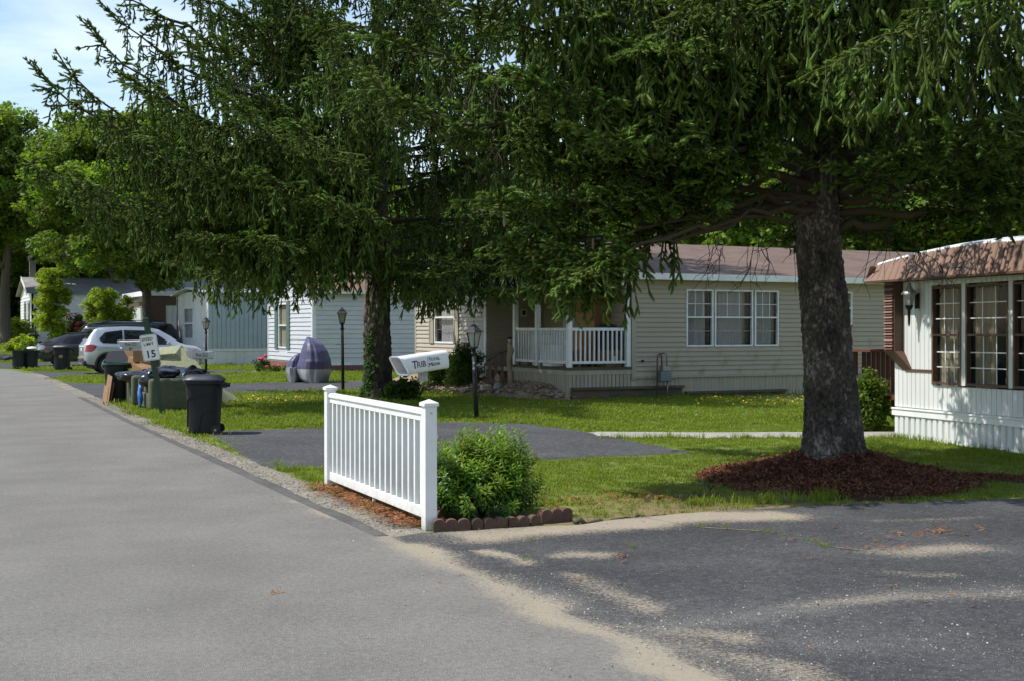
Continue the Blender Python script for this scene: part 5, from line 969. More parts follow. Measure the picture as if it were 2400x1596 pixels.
def broadleaf(name, lab, b, H, tr, cz, rx, rz, ncl, per, kind, seed, group=None, cat='tree', lean=(0, 0), sc_=1.0, cr=1.1, fork=None, flat=0, yoff=None):
    q = random.Random(seed); b = Vector((b[0], b[1], float(gz(b[0], b[1])) if len(b) < 3 else b[2])); t = thing(name, b, lab, cat, group); top = b+Vector((lean[0], lean[1], H*.8))
    pth = [b-ZV*.1, b+ZV*.3, b.lerp(top, .3)+Vector((q.gauss(0, .05), 0, 0)), b.lerp(top, .6)+Vector((q.gauss(0, .15), q.gauss(0, .1), 0)), top]; mb = MB(); mb.tube(pth, [tr*1.35, tr*1.05, tr*.85, tr*.5, tr*.12], 14)
    tk = mb.build('trunk', M['bark2'], t); a = tk.data.attributes.new('tone', 'FLOAT', 'POINT'); a.data.foreach_set('value', [q.uniform(.1, .6) for _ in tk.data.vertices])
    cc = b+Vector((lean[0]*.6, lean[1]*.6, cz)); P = []; centres = []
    for i in range(ncl):
        while True:
            v = Vector((q.uniform(-1, 1), q.uniform(-1, 1), q.uniform(-1, 1)))
            if .25 < v.length < 1: break
        v = v.normalized()*(v.length**.5); c = cc+Vector((v.x*rx, v.y*rx, v.z*rz*(1 if v.z > 0 else .8))); r = cr*q.uniform(.6, 1.25); centres.append(c)
        for j in range(per):
            w_ = Vector((q.gauss(0, 1), q.gauss(0, 1), q.gauss(0, 1))).normalized()*r*q.uniform(.35, 1)**.5; w_.z *= .6; P.append(tuple(c+w_))
    for i, c in enumerate(centres[:26 if rx > 1.5 else 8]):
        k = q.uniform(.3, .8); s = b.lerp(top, k); m_ = s.lerp(c, .5)+Vector((0, 0, -.08*rx)); mb = MB(); mb.tube(bez(s, m_, c, 6), [tr*.33*(1-k*.6), tr*.26, tr*.2, tr*.14, tr*.08, tr*.03], 6); br = mb.build('branch', M['bark2'], t); a = br.data.attributes.new('tone', 'FLOAT', 'POINT'); a.data.foreach_set('value', [.35]*len(br.data.vertices))
    n = len(P); scatter('leaves', P, np.stack([rs.normal(0, .35, n), rs.normal(0, .35, n), rs.uniform(0, 6.28, n)], 1), rs.uniform(.7, 1.3, n)*sc_, LC[kind], t); return t
def gp(px, dep):                     # ground point seen at a column, at a distance
    v = FW*dep+RT*((px-1200)/FPX*dep); return (v.x, v.y)
broadleaf('maple_tree', 'leafy green maple with forked trunk between the silver car and pale homes', gp(350, 60), 12, .27, 7.2, 5.0, 4.2, 60, 34, 'm', 1, sc_=1.3, lean=(-.6, 0), cr=1.5)
broadleaf('maple_tree', 'bright green maple crown behind the tips of the left spruce', gp(330, 84), 16.5, .25, 9.5, 5.0, 5.0, 60, 34, 'm', 2, sc_=1.7, cr=1.8, lean=(-5.5, 1.5))
broadleaf('shade_tree', 'tall tree with dark trunk on the lawn at the far left edge', gp(12, 76), 14, .33, 9.3, 3.6, 4.6, 44, 40, 'f', 3, cr=1.4, sc_=.8)
broadleaf('ornamental_tree', 'slim yellow green young tree in front of the distant white home', gp(122, 64), 4.6, .06, 2.5, .70, 2.05, 34, 15, 'y', 4, cr=.42, sc_=1.0, group='pale young trees near the parked cars')
broadleaf('ornamental_tree', 'wider yellow green young tree just right of the distant white home', gp(258, 63), 4.3, .06, 2.2, 1.0, 1.8, 40, 14, 'y', 5, cr=.45, sc_=1.0, group='pale young trees near the parked cars')
bgt = [(-140, 105, 17, 7, 'f'), (40, 118, 17.5, 7, 'd'), (150, 112, 17.5, 7, 'f'), (260, 108, 19, 7.5, 'f'), (370, 104, 17, 7, 'd'), (480, 108, 17, 7.5, 'f'), (600, 104, 16, 7.5, 'd'), (720, 100, 15, 7, 'f'), (850, 98, 13, 7, 'd'), (990, 92, 12, 6.5, 'f'), (1120, 88, 12, 6.5, 'd'), (1260, 80, 11, 6, 'f'), (1400, 74, 12, 6, 'd'), (1540, 64, 10.5, 5, 'f'), (1660, 60, 12, 4.8, 'm2'), (1790, 62, 10.5, 4.8, 'f'), (1880, 56, 13, 5, 'f'), (2010, 60, 11.5, 5, 'f'), (2150, 58, 10.5, 4.6, 'f'), (2300, 60, 9.5, 5, 'd'), (2450, 60, 11, 5.5, 'f')]
labs = ['beyond the far left edge lawn', 'behind the chimney of the distant white home', 'behind the slim pale young tree', 'rising above the distant white home', 'behind the forked maple', 'above the home with brown band', 'behind the blue grey home', 'above the orange brown roof', 'behind the left spruce trunk', 'right behind the left spruce', 'behind the porch gable', 'above the porch roof', 'above the beige home ridge left part', 'above the beige roof left of the triple window', 'above the beige roof over the triple window', 'just left of the near spruce trunk', 'just right of the near spruce trunk', 'above the beige roof vent', 'between beige roof and white trailer', 'above the brown fascia of the trailer', 'beyond the right edge above the trailer']
for i, (px, dp, H, rx, kd) in enumerate(bgt):
    kk = 'd' if kd == 'd' else 'f'; broadleaf('background_tree', ('dark' if kd == 'd' else 'bright')+' green leafy tree '+labs[i], gp(px, dp), H, .3, H*.58, rx, H*.40, 40, 24, kk, 100+i, 'background trees behind the homes', cr=1.9, sc_=1.0)
# low green mass beyond: far hedge-like woodland
P = []
for i in range(3800):
    px = rnd.uniform(-250, 2700); dp = rnd.uniform(112, 128); x, y = gp(px, dp); P.append((x, y, float(gz(x, y))+rnd.uniform(0, 6.5)*(1 if px < 1300 else .75)))
n = len(P); tag(scatter('far_woodland', P, np.stack([rs.normal(0, .4, n), rs.normal(0, .4, n), rs.uniform(0, 6.28, n)], 1), rs.uniform(1.3, 2.2, n), LC['d']+LC['f'][:1]), 'far woodland closing the view behind all homes', 'woodland')

# ------------------------------------------------------------ shrubs and plants
def bush(name, lab, c, rx, ry, h, n, kind, group=None, sc_=1.0, cat='shrub', stems=9):
    c = Vector(c); t = thing(name, c, lab, cat, group); P = []
    lump_ = [(rnd.uniform(-.6, .6), rnd.uniform(-.6, .6), rnd.uniform(.5, 1)) for _ in range(9)]
    for i in range(n):
        a = rnd.uniform(0, 6.28); el = rnd.uniform(0, 1)**.7*PI/2; r = rnd.uniform(.55, 1.0)*(1+.18*math.sin(a*3+el*4)+.12*math.sin(a*7)); P.append((c.x+rx*r*math.cos(el)*math.cos(a), c.y+ry*r*math.cos(el)*math.sin(a), c.z+.04+h*r*math.sin(el)*.9))
    for i in range(stems):
        a = rnd.uniform(0, 6.28); e = c+Vector((rx*.8*math.cos(a), ry*.8*math.sin(a), h*rnd.uniform(.6, 1))); MB().tube([c, c.lerp(e, .5)+ZV*h*.1, e], [.012, .009, .004], 5).build('stem', M['limb'], t)
    scatter('leaves', P, np.stack([rs.normal(0, .5, n), rs.normal(0, .5, n), rs.uniform(0, 6.28, n)], 1), rs.uniform(.7, 1.25, n)*sc_, LC[kind], t); return t
bush('bush', 'rounded dark green bush left of the second lamp post by the beige end wall', gp(1035, 32.3)+(.08,), .55, .55, .78, 330, 's', sc_=1.0)
bush('bush', 'taller leafy bush right behind the second lamp post by the beige end wall', gp(1088, 31.3)+(.10,), .5, .5, 1.0, 300, 's', sc_=1.05)
bush('bush', 'broad leaved green shrub at the foot of the ivy clad spruce', (9.85, 26.0, 0), .55, .4, .42, 120, 'i', sc_=1.0)
bush('bush', 'leafy weed shrub growing by the red brown stair railing', (13.45, 15.05, 0), .32, .3, .75, 170, 'g')
bush('bush', 'rose bush with pink flowers in front of the distant white home', gp(180, 74)+(float(gz(*gp(180, 74))),), .9, .8, 1.9, 120, 'i', sc_=1.8)
c = gp(180, 74); z_ = float(gz(*c)); P = [(c[0]+rnd.gauss(0, .5), c[1]-.5+rnd.gauss(0, .2), z_+rnd.uniform(.8, 2.0)) for _ in range(26)]; scatter('rose_blooms', P, [(0, 0, 0)]*26, [.9]*26, LC['r'], [o for o in bpy.data.objects if o.get('label', '').startswith('rose bush')][0])
bush('bush', 'pale hosta like plant beside the dark trunk at far left', gp(52, 70)+(float(gz(*gp(52, 70))),), 1.0, .7, .6, 120, 'y', sc_=1.5)
bush('bush', 'green clump before the distant white home near the small bin', gp(72, 66)+(float(gz(*gp(72, 66))),), .6, .5, .5, 90, 'i', sc_=1.5)
bush('bush', 'loose reddish green plants by the distant wooden deck at far left', gp(32, 78)+(float(gz(*gp(32, 78))),), 1.3, .8, 1.3, 110, 'y', sc_=1.5)
# ivy on the left side of the second trunk, a child of that tree
P = []; Rr = []
for i in range(150):
    z_ = rnd.uniform(0, 1)**1.4*1.6+.05; a = math.atan2(-FW.y-RT.y*.75, -FW.x-RT.x*.75)+rnd.gauss(0, .38*(1-z_*.25)); r = np.interp(z_, [0, .4, 1, 1.9], [.44, .335, .31, .3]); P.append((TA.x-.02+r*math.cos(a), TA.y+r*math.sin(a), z_)); Rr.append((rnd.gauss(0, .4), 1.2, a))
scatter('ivy', P, Rr, rs.uniform(.35, .7, 150), LC['i'], spA)

# glossy shrub behind the white fence: every leafy shoot is a part
def shoot(seed):
    q = random.Random(seed); V = []; F = []; T = []; h = .40; n = 38
    for i in range(3):
        a = i*2.094; V += [(.004*math.cos(a), .004*math.sin(a), 0), (.002*math.cos(a), .002*math.sin(a), h)]; T += [.3, .6]
    F += [(0, 2, 3), (0, 3, 1), (2, 4, 5), (2, 5, 3), (4, 0, 1), (4, 1, 5)]
    for i in range(n):
        s = (i+1)/n; z_ = .06+(h-.05)*s; a = i*2.4+q.uniform(-.2, .2); l = (.125-.055*s**2)*q.uniform(.8, 1.15); el = -.25+1.25*s**1.6+q.uniform(-.15, .15); w_ = l*.145; o = Vector((math.cos(a), math.sin(a), 0)); p = Vector((-math.sin(a), math.cos(a), 0)); d = o*math.cos(el)+ZV*math.sin(el); d2 = o*math.cos(el-.5)+ZV*math.sin(el-.5); c = Vector((0, 0, z_)); m1 = c+d*l*.5; e = m1+d2*l*.5; k = len(V); up = d.cross(p).normalized()*w_*.35
        V += [c, m1-p*w_+up*-1, m1, m1+p*w_-up, e]; F += [(k, k+1, k+2), (k, k+2, k+3), (k+1, k+4, k+2), (k+2, k+4, k+3)]; t_ = s**1.6; T += [t_*.8, t_, t_*.7, t_, t_]
    return arr_mesh('shoot', [tuple(v) for v in V], F, M['gloss'], T, False)
SHO = [shoot(s) for s in range(6)]
sc0 = Vector((4.36, 9.60, 0)); sh = thing('leafy_shrub', sc0, 'glossy green leafy shrub with upright pale tips behind the near end of the white fence', 'shrub')
for i in range(160):
    k = (i+.5)/160; a = i*2.39996; el = math.asin(min(1, k**.8)); u = Vector((math.cos(a)*math.cos(el), math.sin(a)*math.cos(el), math.sin(el))); rr = rnd.uniform(.75, 1.05); h = .10+.22*u.z*rnd.uniform(.6, 1.25); p = Vector((u.x*.36*rr, u.y*.36*rr, h)); d = (u*.75+Vector((0, 0, .55+.6*u.z))).normalized(); rot = d.to_track_quat('Z', 'Y').to_euler(); s = rnd.uniform(.70, .95)*(.85+.25*u.z)
    if i < 45: p.z = rnd.uniform(.02, .2); s *= .95
    link('shoot', SHO[i % 6], sh, p, rot, s=(s, s, s))
for i in range(22):
    a = rnd.uniform(0, 6.28); r = .33*rnd.random()**.5; d = Vector((math.cos(a)*r*.6, math.sin(a)*r*.6, 1)).normalized(); s = rnd.uniform(.8, 1.0); link('shoot', SHO[i % 6], sh, (math.cos(a)*r, math.sin(a)*r, rnd.uniform(.34, .46)-r*.35), d.to_track_quat('Z', 'Y').to_euler(), s=(s, s, s))
for i in range(16):
    a = rnd.uniform(0, 6.28); e = Vector((.3*math.cos(a), .3*math.sin(a), .35)); MB().tube([sc0, sc0+e*.5+ZV*.05, sc0+e], [.01, .008, .005], 5).build('stem', M['limb'], sh)
# ------------------------------------------------------------ street things
# white vinyl fence
P0 = Vector((3.69, 9.15, 0)); P1 = Vector((3.77, 12.0, 0)); fd = (P1-P0).normalized(); fn = Vector((-fd.y, fd.x, 0)); fe_ = thing('fence', P0, 'short white vinyl picket fence panel standing beside the road', 'fence'); fr = Fr(P0, fd, fn); FLn = (P1-P0).length
for u, nm in ((0, 'a'), (FLn, 'b')):
    mb = MB(); mb.fbox(fr, u-.05, u+.05, -.05, .05, 0, 1.0); mb.build('post', M['fencew'], fe_, bev=.005)
    mb = MB(); c = fr(u, 0, 0); q = .062
    pts = [fr(u+a, b, z) for z, k in ((.985, q), (1.012, q)) for a, b in ((-k, -k), (k, -k), (k, k), (-k, k))]+[fr(u, 0, 1.042)]
    mb.add(pts, [(3, 2, 1, 0), (0, 1, 5, 4), (1, 2, 6, 5), (2, 3, 7, 6), (3, 0, 4, 7), (4, 5, 8), (5, 6, 8), (6, 7, 8), (7, 4, 8)]); mb.build('post_cap', M['fencew'], fe_, bev=.003)
MB().prism([(-.035, 0), (.035, 0), (.035, .03), (.02, .045), (-.02, .045), (-.035, .03)], .05, FLn-.05, lambda x, y, z: fr(z, x, .915+y)).build('top_rail', M['fencew'], fe_, bev=.003)
MB().fbox(fr, .05, FLn-.05, -.022, .022, .86, .915).build('top_channel', M['fencew'], fe_, bev=.003)
MB().fbox(fr, .05, FLn-.05, -.025, .025, .085, .17).build('bottom_rail', M['fencew'], fe_, bev=.004)
for i in range(18): u = .05+(FLn-.1)*(i+.65)/18.3; MB().fbox(fr, u-.019, u+.019, -.019, .019, .17, .86).build('picket', M['fencew'], fe_, bev=.002)
MB().fbox(fr, FLn/2-.012, FLn/2+.012, -.012, .012, 0, .085).build('foot_block', M['fencew'], fe_)
for u in (.0, FLn): MB().fbox(fr, u-.055+.0, u-.0505, -.008, .008, .93, .937).build('screw', M['gal'], fe_)

def text_mesh(s, size, m, par, M4, name='lettering', shear=0, wscale=1, ext=.0012, sp=1.0, bold=0):
    c = bpy.data.curves.new('lettering', 'FONT'); c.body = s; c.size = size; c.extrude = ext; c.resolution_u = 2; c.align_x = 'LEFT'; c.space_character = sp; c.offset = bold; c.shear = shear
    o = bpy.data.objects.new('lettering', c); dg = bpy.context.evaluated_depsgraph_get(); COL.objects.link(o); dg.update(); me = bpy.data.meshes.new_from_object(o.evaluated_get(bpy.context.evaluated_depsgraph_get())); COL.objects.unlink(o); bpy.data.objects.remove(o)
    me.transform(M4@Matrix.Diagonal((wscale, 1, 1, 1))); me.materials.clear(); me.materials.append(m); return link(name, me, par)
# newspaper tubes: built along +X with the slanted mouth at x=0, then turned
def tube_box(lab, loc, yaw, pitch, zt, post_lean=(0, 0), Ls=.46, lid=False):
    t = thing('newspaper_box', (0, 0, 0), lab, 'newspaper box', 'newspaper boxes on green posts'); w_, h = .19, .165
    def sec(x0, x1):                 # rounded section, x0 at the top and x1 at the bottom
        P = []; r = .035
        for cx, cz, a0 in ((w_/2-r, h-r, 0), (-w_/2+r, h-r, 90), (-w_/2+r, r, 180), (w_/2-r, r, 270)):
            for k in range(4): a = R_(a0+k*30); P.append((cx+r*math.cos(a), cz+r*math.sin(a)))
        return P, [x1+(x0-x1)*z/h for _, z in P]
    s, xs = sec(-.04, .035); tl = 8; mb = MB(); R1 = [Vector((xs[i], y, z)) for i, (y, z) in enumerate(s)]; R2 = [Vector((Ls, y*.96, z*.98)) for y, z in s]
    I1 = [Vector((xs[i], y*.92, .006+z*.93)) for i, (y, z) in enumerate(s)]; I2 = [Vector((Ls-.02, y*.9, .006+z*.93)) for y, z in s]
    F1 = [Vector((xs[i]-.006, y*1.06, (z-h/2)*1.07+h/2)) for i, (y, z) in enumerate(s)]; F2 = [v+Vector((.02, 0, 0)) for v in F1]
    mb.grid([R1, R2], True, True); mb.grid([I2, I1], True, True); mb.add(R2, [tuple(range(16))[::-1]]); mb.add(I2, [tuple(range(16))])
    bm = mb.build('tube', M['tubew'], t)
    mb = MB(); mb.grid([I1, F1, F2, R1], False, True); mb.build('mouth_rim', M['white'], t)
    if lid:
        q = [v.lerp(Vector((.0, 0, h/2)), .07)+Vector((.004, 0, 0)) for v in F1]; MB().add(q, [tuple(range(16))]).build('lid', M['tubein'], t)
    Mx = lambda x, z: Matrix.Translation((x, -w_/2*.99-.001, z))@Matrix.Rotation(PI/2, 4, 'X')
    z0 = .052
    text_mesh('T', .098, M['ink'], t, Mx(.075, z0-.004), wscale=.95, bold=.001); text_mesh('RIB', .076, M['ink'], t, Mx(.122, z0), wscale=.95, sp=.95)
    MB().box(.238, -w_/2*.99-.002, z0-.012, .2395, -w_/2*.99, z0+.078).build('divider', M['ink'], t)
    for k, (a, b) in enumerate((('T', 'OTAL'), ('M', 'EDIA'))): zz = z0+.040-.046*k; text_mesh(a, .048, M['ink'], t, Mx(.247, zz)); text_mesh(b, .038, M['ink'], t, Mx(.271+.012*k, zz))
    Ry = Matrix.Rotation(-pitch, 3, 'Y')
    MB().box(.20, -.032, -.09, .26, .032, .0).build('bracket', M['gal'], t)
    R3 = Matrix.Rotation(yaw, 3, 'Z')@Ry; t.location = Vector((loc[0], loc[1], zt))-R3@Vector((.23, 0, 0)); t.rotation_euler = R3.to_euler()
    # post stands upright: undo the tilt for it
    top = Vector((.23, 0, -.03)); inv = R3.inverted(); foot = inv@(Vector((loc[0]+post_lean[0], loc[1]+post_lean[1], 0))-t.location)
    d = (foot-top); n = d.normalized(); x = inv@Vector((1, 0, 0)); x = (x-n*x.dot(n)).normalized(); y = n.cross(x); a = .024
    q = [top+x*i*a+y*j*a for i, j in ((-1, -1), (1, -1), (1, 1), (-1, 1))]; MB().hexa([p+d for p in q]+q).build('post', M['green'], t)
    return t
c = atd(990, 862, 11.0); tube_box('nearest white newspaper box tilted on a green post behind the white fence', (c.x, c.y), R_(10), R_(7), c.z-.03, (.05, 0))
c = atd(304, 812, 29.5); tube_box('white newspaper box in front of the silver car, left of the speed sign', (c.x, c.y), R_(8), R_(1), c.z-.02, Ls=.48)
c = atd(468, 838, 25.2); tube_box('white newspaper box above the green mattress, left of the third lamp post', (c.x, c.y), R_(16), R_(-1), c.z-.02, lid=True, Ls=.5)

# speed limit sign on its leaning green post
b = at(383, 973); s0 = thing('speed_sign', b, 'speed limit 15 sign on a leaning dark green wooden post', 'road sign'); tp = atd(341, 746, 22.6); ax = (tp-b).normalized(); xx = RT-ax*RT.dot(ax); xx.normalize(); yy = ax.cross(xx)
q = [b-ax*.1+xx*i*.045+yy*j*.045 for i, j in ((-1, -1), (1, -1), (1, 1), (-1, 1))]; e = ax*((tp-b).length+.1); MB().hexa(q+[p+e for p in q]).build('post', M['green'], s0, bev=.004)
Ms = Matrix.Translation(b-woff(s0)+ax*1.05-yy*.052)@Matrix((xx, ax, -yy)).transposed().to_4x4()    # plate frame: x right, y up, z towards us
if (Ms.to_3x3()@Vector((0, 0, 1))).dot(FW) > 0: Ms = Matrix.Translation(b-woff(s0)+ax*1.05+yy*.052)@Matrix((xx, ax, yy)).transposed().to_4x4()
def rr(w_, h, r, n=5): return [(cx+r*math.cos(R_(a0+90*k/n)), cy+r*math.sin(R_(a0+90*k/n))) for cx, cy, a0 in ((w_/2-r, h/2-r, 0), (-w_/2+r, h/2-r, 90), (-w_/2+r, -h/2+r, 180), (w_/2-r, -h/2+r, 270)) for k in range(n+1)]
W_, H_ = .315, .47
def onplate(mb, nm, m): me = mb.mesh(nm, m); me.transform(Ms@Matrix.Translation((0, H_/2, 0))); return link(nm, me, s0)
onplate(MB().prism(rr(W_, H_, .035), 0, .003), 'plate', M['white'])
a, c = rr(W_-.018, H_-.018, .03), rr(W_-.026, H_-.026, .027); mb = MB(); n = len(a); mb.add([(*p, .0042) for p in a]+[(*p, .0042) for p in c], [(i, (i+1) % n, n+(i+1) % n, n+i) for i in range(n)]); onplate(mb, 'border', M['ink'])
MO = Ms@Matrix.Translation((0, H_/2, .0035))
for s, sz, x, y, ws in (('SPEED', .072, -.128, .132, 1.0), ('LIMIT', .072, -.105, .048, 1.02), ('15', .185, -.098, -.175, .98)): text_mesh(s, sz, M['ink'], s0, MO@Matrix.Translation((x, y, 0)), wscale=ws, ext=.0008, sp=1.08, bold=sz*.028)
for y in (.195, -.205): onplate(MB().lathe([(.006, 0), (.006, .006), (0, .007)], (0, y, .003), 8), 'bolt', M['gal'])

# lamp posts
def lamp_post(px, py, lab, H, kind, lean=0, num=False, white=False):
    b = at(px, py); t = thing('lamp_post', b, lab, 'lamp post', 'lamp posts in front of the homes'); b = Vector((b.x, b.y, float(gz(b.x, b.y)))); L_ = RT*lean
    tp = b+Vector((0, 0, H-.42))+L_; MB().tube([b-ZV*.02, b.lerp(tp, .5), tp], [.042, .04, .038], 12).build('pole', M['black'], t)
    MB().tube([b.lerp(tp, .93)-ZV*.03, b.lerp(tp, .93)+ZV*.02], .052, 12).build('collar', M['black'], t)
    if kind == 2: z = b.lerp(tp, .70); MB().tube([z-RT*.16, z+RT*.06], .008, 6).build('ladder_bar', M['black'], t)
    w0, w1, gh = (.075, .135, .235)
    MB().lathe([(w0, 0), (w1, gh)], tp+ZV*.03, 6 if kind == 1 else 4, R_(45-math.degrees(TH)) if kind != 1 else .2, False).build('lamp_glass', M['frost'], t)
    MB().lathe([(0, 0), (w0+.012, 0), (w0+.012, .03), (0, .03)], tp, 6 if kind == 1 else 4, R_(45-math.degrees(TH)) if kind != 1 else .2, False).build('lamp_base', M['black'], t)
    n = 6 if kind == 1 else 4; a0 = .2 if kind == 1 else R_(45-math.degrees(TH))
    for k in range(n): a = a0+2*PI*k/n; o = Vector((math.cos(a), math.sin(a), 0)); MB().tube([tp+o*(w0+.002)+ZV*.03, tp+o*(w1+.002)+ZV*(gh+.03)], .008, 5).build('glazing_bar', M['black'], t)
    pr = [(w1+.055, .0), (w1+.04, .02), (.075, .095), (.07, .11), (.045, .115), (.05, .135), (.02, .15), (.008, .16), (.006, .21), (0, .215)] if kind == 1 else [(w1+.05, 0), (w1+.04, .015), (.02, .15), (.012, .17), (0, .175)]
    MB().lathe([(0, 0)]+pr, tp+ZV*(gh+.03), n, a0, False).build('lamp_roof', M['black'], t)
    if num:
        for k, ch in enumerate('44'): text_mesh(ch, .075, M['white'], t, Matrix.Translation(tp-woff(t)-ZV*(.28+.10*k)-FW*.043-RT*.02)@Matrix.Rotation(-TH, 4, 'Z')@Matrix.Rotation(PI/2, 4, 'X'), name='house_number')
    return t
lamp_post(1117, 982, 'black lamp post with white house numbers in the lawn before the beige home', 1.68, 1, -.05, num=True)
lamp_post(804, 915, 'slim black lamp post with square lantern between the covered motorcycle and dark spruce', 2.13, 2, -.02)
lamp_post(483, 876, 'far black lamp post in front of the blue grey home beside the silver car', 1.98, 1)

# wheeled bins
def wheelie(lab, loc, yaw, s=1.0, lid=True, rim='bin', openlid=False, w_=.50, h=.80, body='bin', sticker=False, wheels=True):
    t = thing('trash_can', (0, 0, 0), lab, 'trash can', 'black trash cans along the road'); n = 32
    def ring(z, k, r=.3, d=1.0):
        P = []
        for i in range(n):
            a = 2*PI*i/n; e = 4.2; c, s_ = math.cos(a), math.sin(a); q = (abs(c)**e+abs(s_)**e)**(-1/e); P.append(Vector((w_/2*k*q*c*1.12, w_/2*k*q*s_*d, z)))
        return P
    zz = [0, .015, .05, .10, .30, .32, .62, .64, .70, .72, h-.03, h-.03, h, h]; kk = [.74, .79, .80, .80, .84, .835, .91, .92, .925, .93, .945, .99, 1.0, .94]
    R0 = [ring(z, k) for z, k in zip(zz, kk)]+[ring(h-.08, .92), ring(.03, .74)]
    mb = MB(); mb.grid(R0, True, True); mb.add(R0[0], [tuple(range(n))[::-1]]); mb.add(R0[-1], [tuple(range(n))]); mb.build('bin_body', M[body], t)
    mb = MB(); mb.grid([ring(h-.035, 1.0), ring(h-.035, 1.04), ring(h+.005, 1.04), ring(h+.005, 1.0)], False, True); mb.build('rim', M[rim], t)
    if wheels:
        for s_ in (-1, 1): mb = MB(); mb.tube([(.20, s_*.17, .07), (.20, s_*.235, .07)], .07, 18); wl = mb.build('wheel', M['tyre'], t); MB().tube([(.20, s_*.235, .07), (.20, s_*.242, .07)], .02, 10).build('hub', M['gal'], wl)
        MB().tube([(.20, -.2, .07), (.20, .2, .07)], .012, 8).build('axle', M['gal'], t)
        mb = MB()
        for s_ in (-1, 1): mb.box(.27, s_*.15-.015, h-.10, .36, s_*.15+.015, h-.035)
        mb.tube([(.345, -.17, h-.055), (.345, .17, h-.055)], .017, 8); mb.build('handle', M[body], t)
    # raised panels moulded in the side that faces us
    pl = MB(); f = lambda x, y, z: Vector((x, -w_/2*(.80+.12*y/.62)*1.0-z, y)); pl.prism([(-.20, .12), (-.19, .50), (-.12, .56), (.2, .60), (.21, .62), (-.14, .585), (-.215, .52), (-.225, .12)], -.006, .006, f); pl.prism([(-.04, .0+.03), (-.02, .24), (.03, .33), (.16, .37), (.16, .39), (.015, .345), (-.04, .25), (-.06, .03)], -.006, .006, f); pl.build('moulded_line', M[body], t)
    if lid:
        L_ = [ring(h+.006, 1.09), ring(h+.02, 1.10), ring(h+.035, 1.06), ring(h+.065, .9), ring(h+.085, .82), ring(h+.095, .5), ring(h+.10, .05)]
        if openlid: Mx = Matrix.Translation((.27, 0, h))@Matrix.Rotation(R_(155), 4, 'Y')@Matrix.Translation((-.27, 0, -h)); L_ = [[Mx@p for p in r] for r in L_]
        mb = MB(); mb.grid(L_, True, True); mb.add(L_[0], [tuple(range(n))[::-1]]); mb.build('lid', M['binlid'] if not openlid else M['bin'], t)
    if sticker: MB().box(-.02, -w_/2*.955-.004, .46, .10, -w_/2*.93, .56).build('sticker', M['card'], t)
    t.location = loc; t.rotation_euler = (0, 0, yaw); t.scale = (s, s, s); return t
b = at(470, 1019); wheelie('large black trash can with grey domed lid standing nearest on the dark driveway edge', (b.x+.08, b.y+.1, .015), R_(-22), 1.0)
wheelie('black trash can with teal rim and its lid hanging open behind the green armchairs', (4.02, 28.35, 0), R_(75), 1.07, True, 'greylid', True, wheels=True)
b = at(146, 869); wheelie('tall lidded black trash can with a small orange sticker in front of the black car', (b.x, b.y, 0), R_(-25), 1.12, sticker=True)
b = at(62, 864); wheelie('open black tub, left one of the two tubs beside the black car', (b.x-.25, b.y+.3, 0), R_(-20), .92, lid=False); b2 = at(75, 863); wheelie('open black tub overflowing with white paper right behind the black car bumper', (b2.x-.02, b2.y-.1, 0), R_(-20), .92, lid=False)
MB().lathe([(.0, .1), (.14, .08), (.2, .02), (.12, -.03), (0, -.03)], (b2.x+.0, b2.y-.05, .80), 9, .3, False, 1.1, .8).build('paper_bag', M['white'], loc=(b2.x, b2.y, 0)); o = [x for x in bpy.data.objects if x.name.startswith('paper_bag')][-1]; tag(o, 'white crumpled paper bag on top of the overflowing tub', 'bag')
b = gp(77, 72); wheelie('small distant dark bin against the white home at far left', (b[0], b[1], float(gz(*b))), 0, 1.0, sticker=False)

# armchairs put out on the verge
def armchair(lab, x, y, w_, yaw=0):
    t = thing('armchair', (0, 0, 0), lab, 'armchair', 'olive green armchairs dumped on the verge'); d = .92
    def cushion(nm, c, sz, r=.05, sub=2):
        mb = MB(); mb.obox(c, sz); o = mb.build(nm, M['sofa'], t); b_ = o.modifiers.new('b', 'BEVEL'); b_.width = r; b_.segments = 4; [setattr(p, 'use_smooth', True) for p in o.data.polygons]; return o
    hw = w_/2
    cushion('seat_base', (.46, 0, .20), (.86, w_-.30, .30), .03); cushion('seat_cushion', (.42, 0, .41), (.70, w_-.46, .17), .06)
    for s_ in (-1, 1): cushion('armrest', (.47, s_*(hw-.12), .33), (.93, .23, .62), .07)
    o = cushion('backrest', (.86, 0, .38), (.24, w_-.10, .64), .09); cushion('back_cushion', (.70, 0, .52), (.16, w_-.5, .3), .07)
    t.location = (x, y, -.0); t.rotation_euler = (0, 0, yaw); return t
armchair('nearest olive armchair facing the road behind the speed sign post', 4.05, 25.0, 1.22, R_(2)); armchair('farther olive armchair beside the teal rimmed trash can', 4.07, 26.95, 1.15, R_(-3))
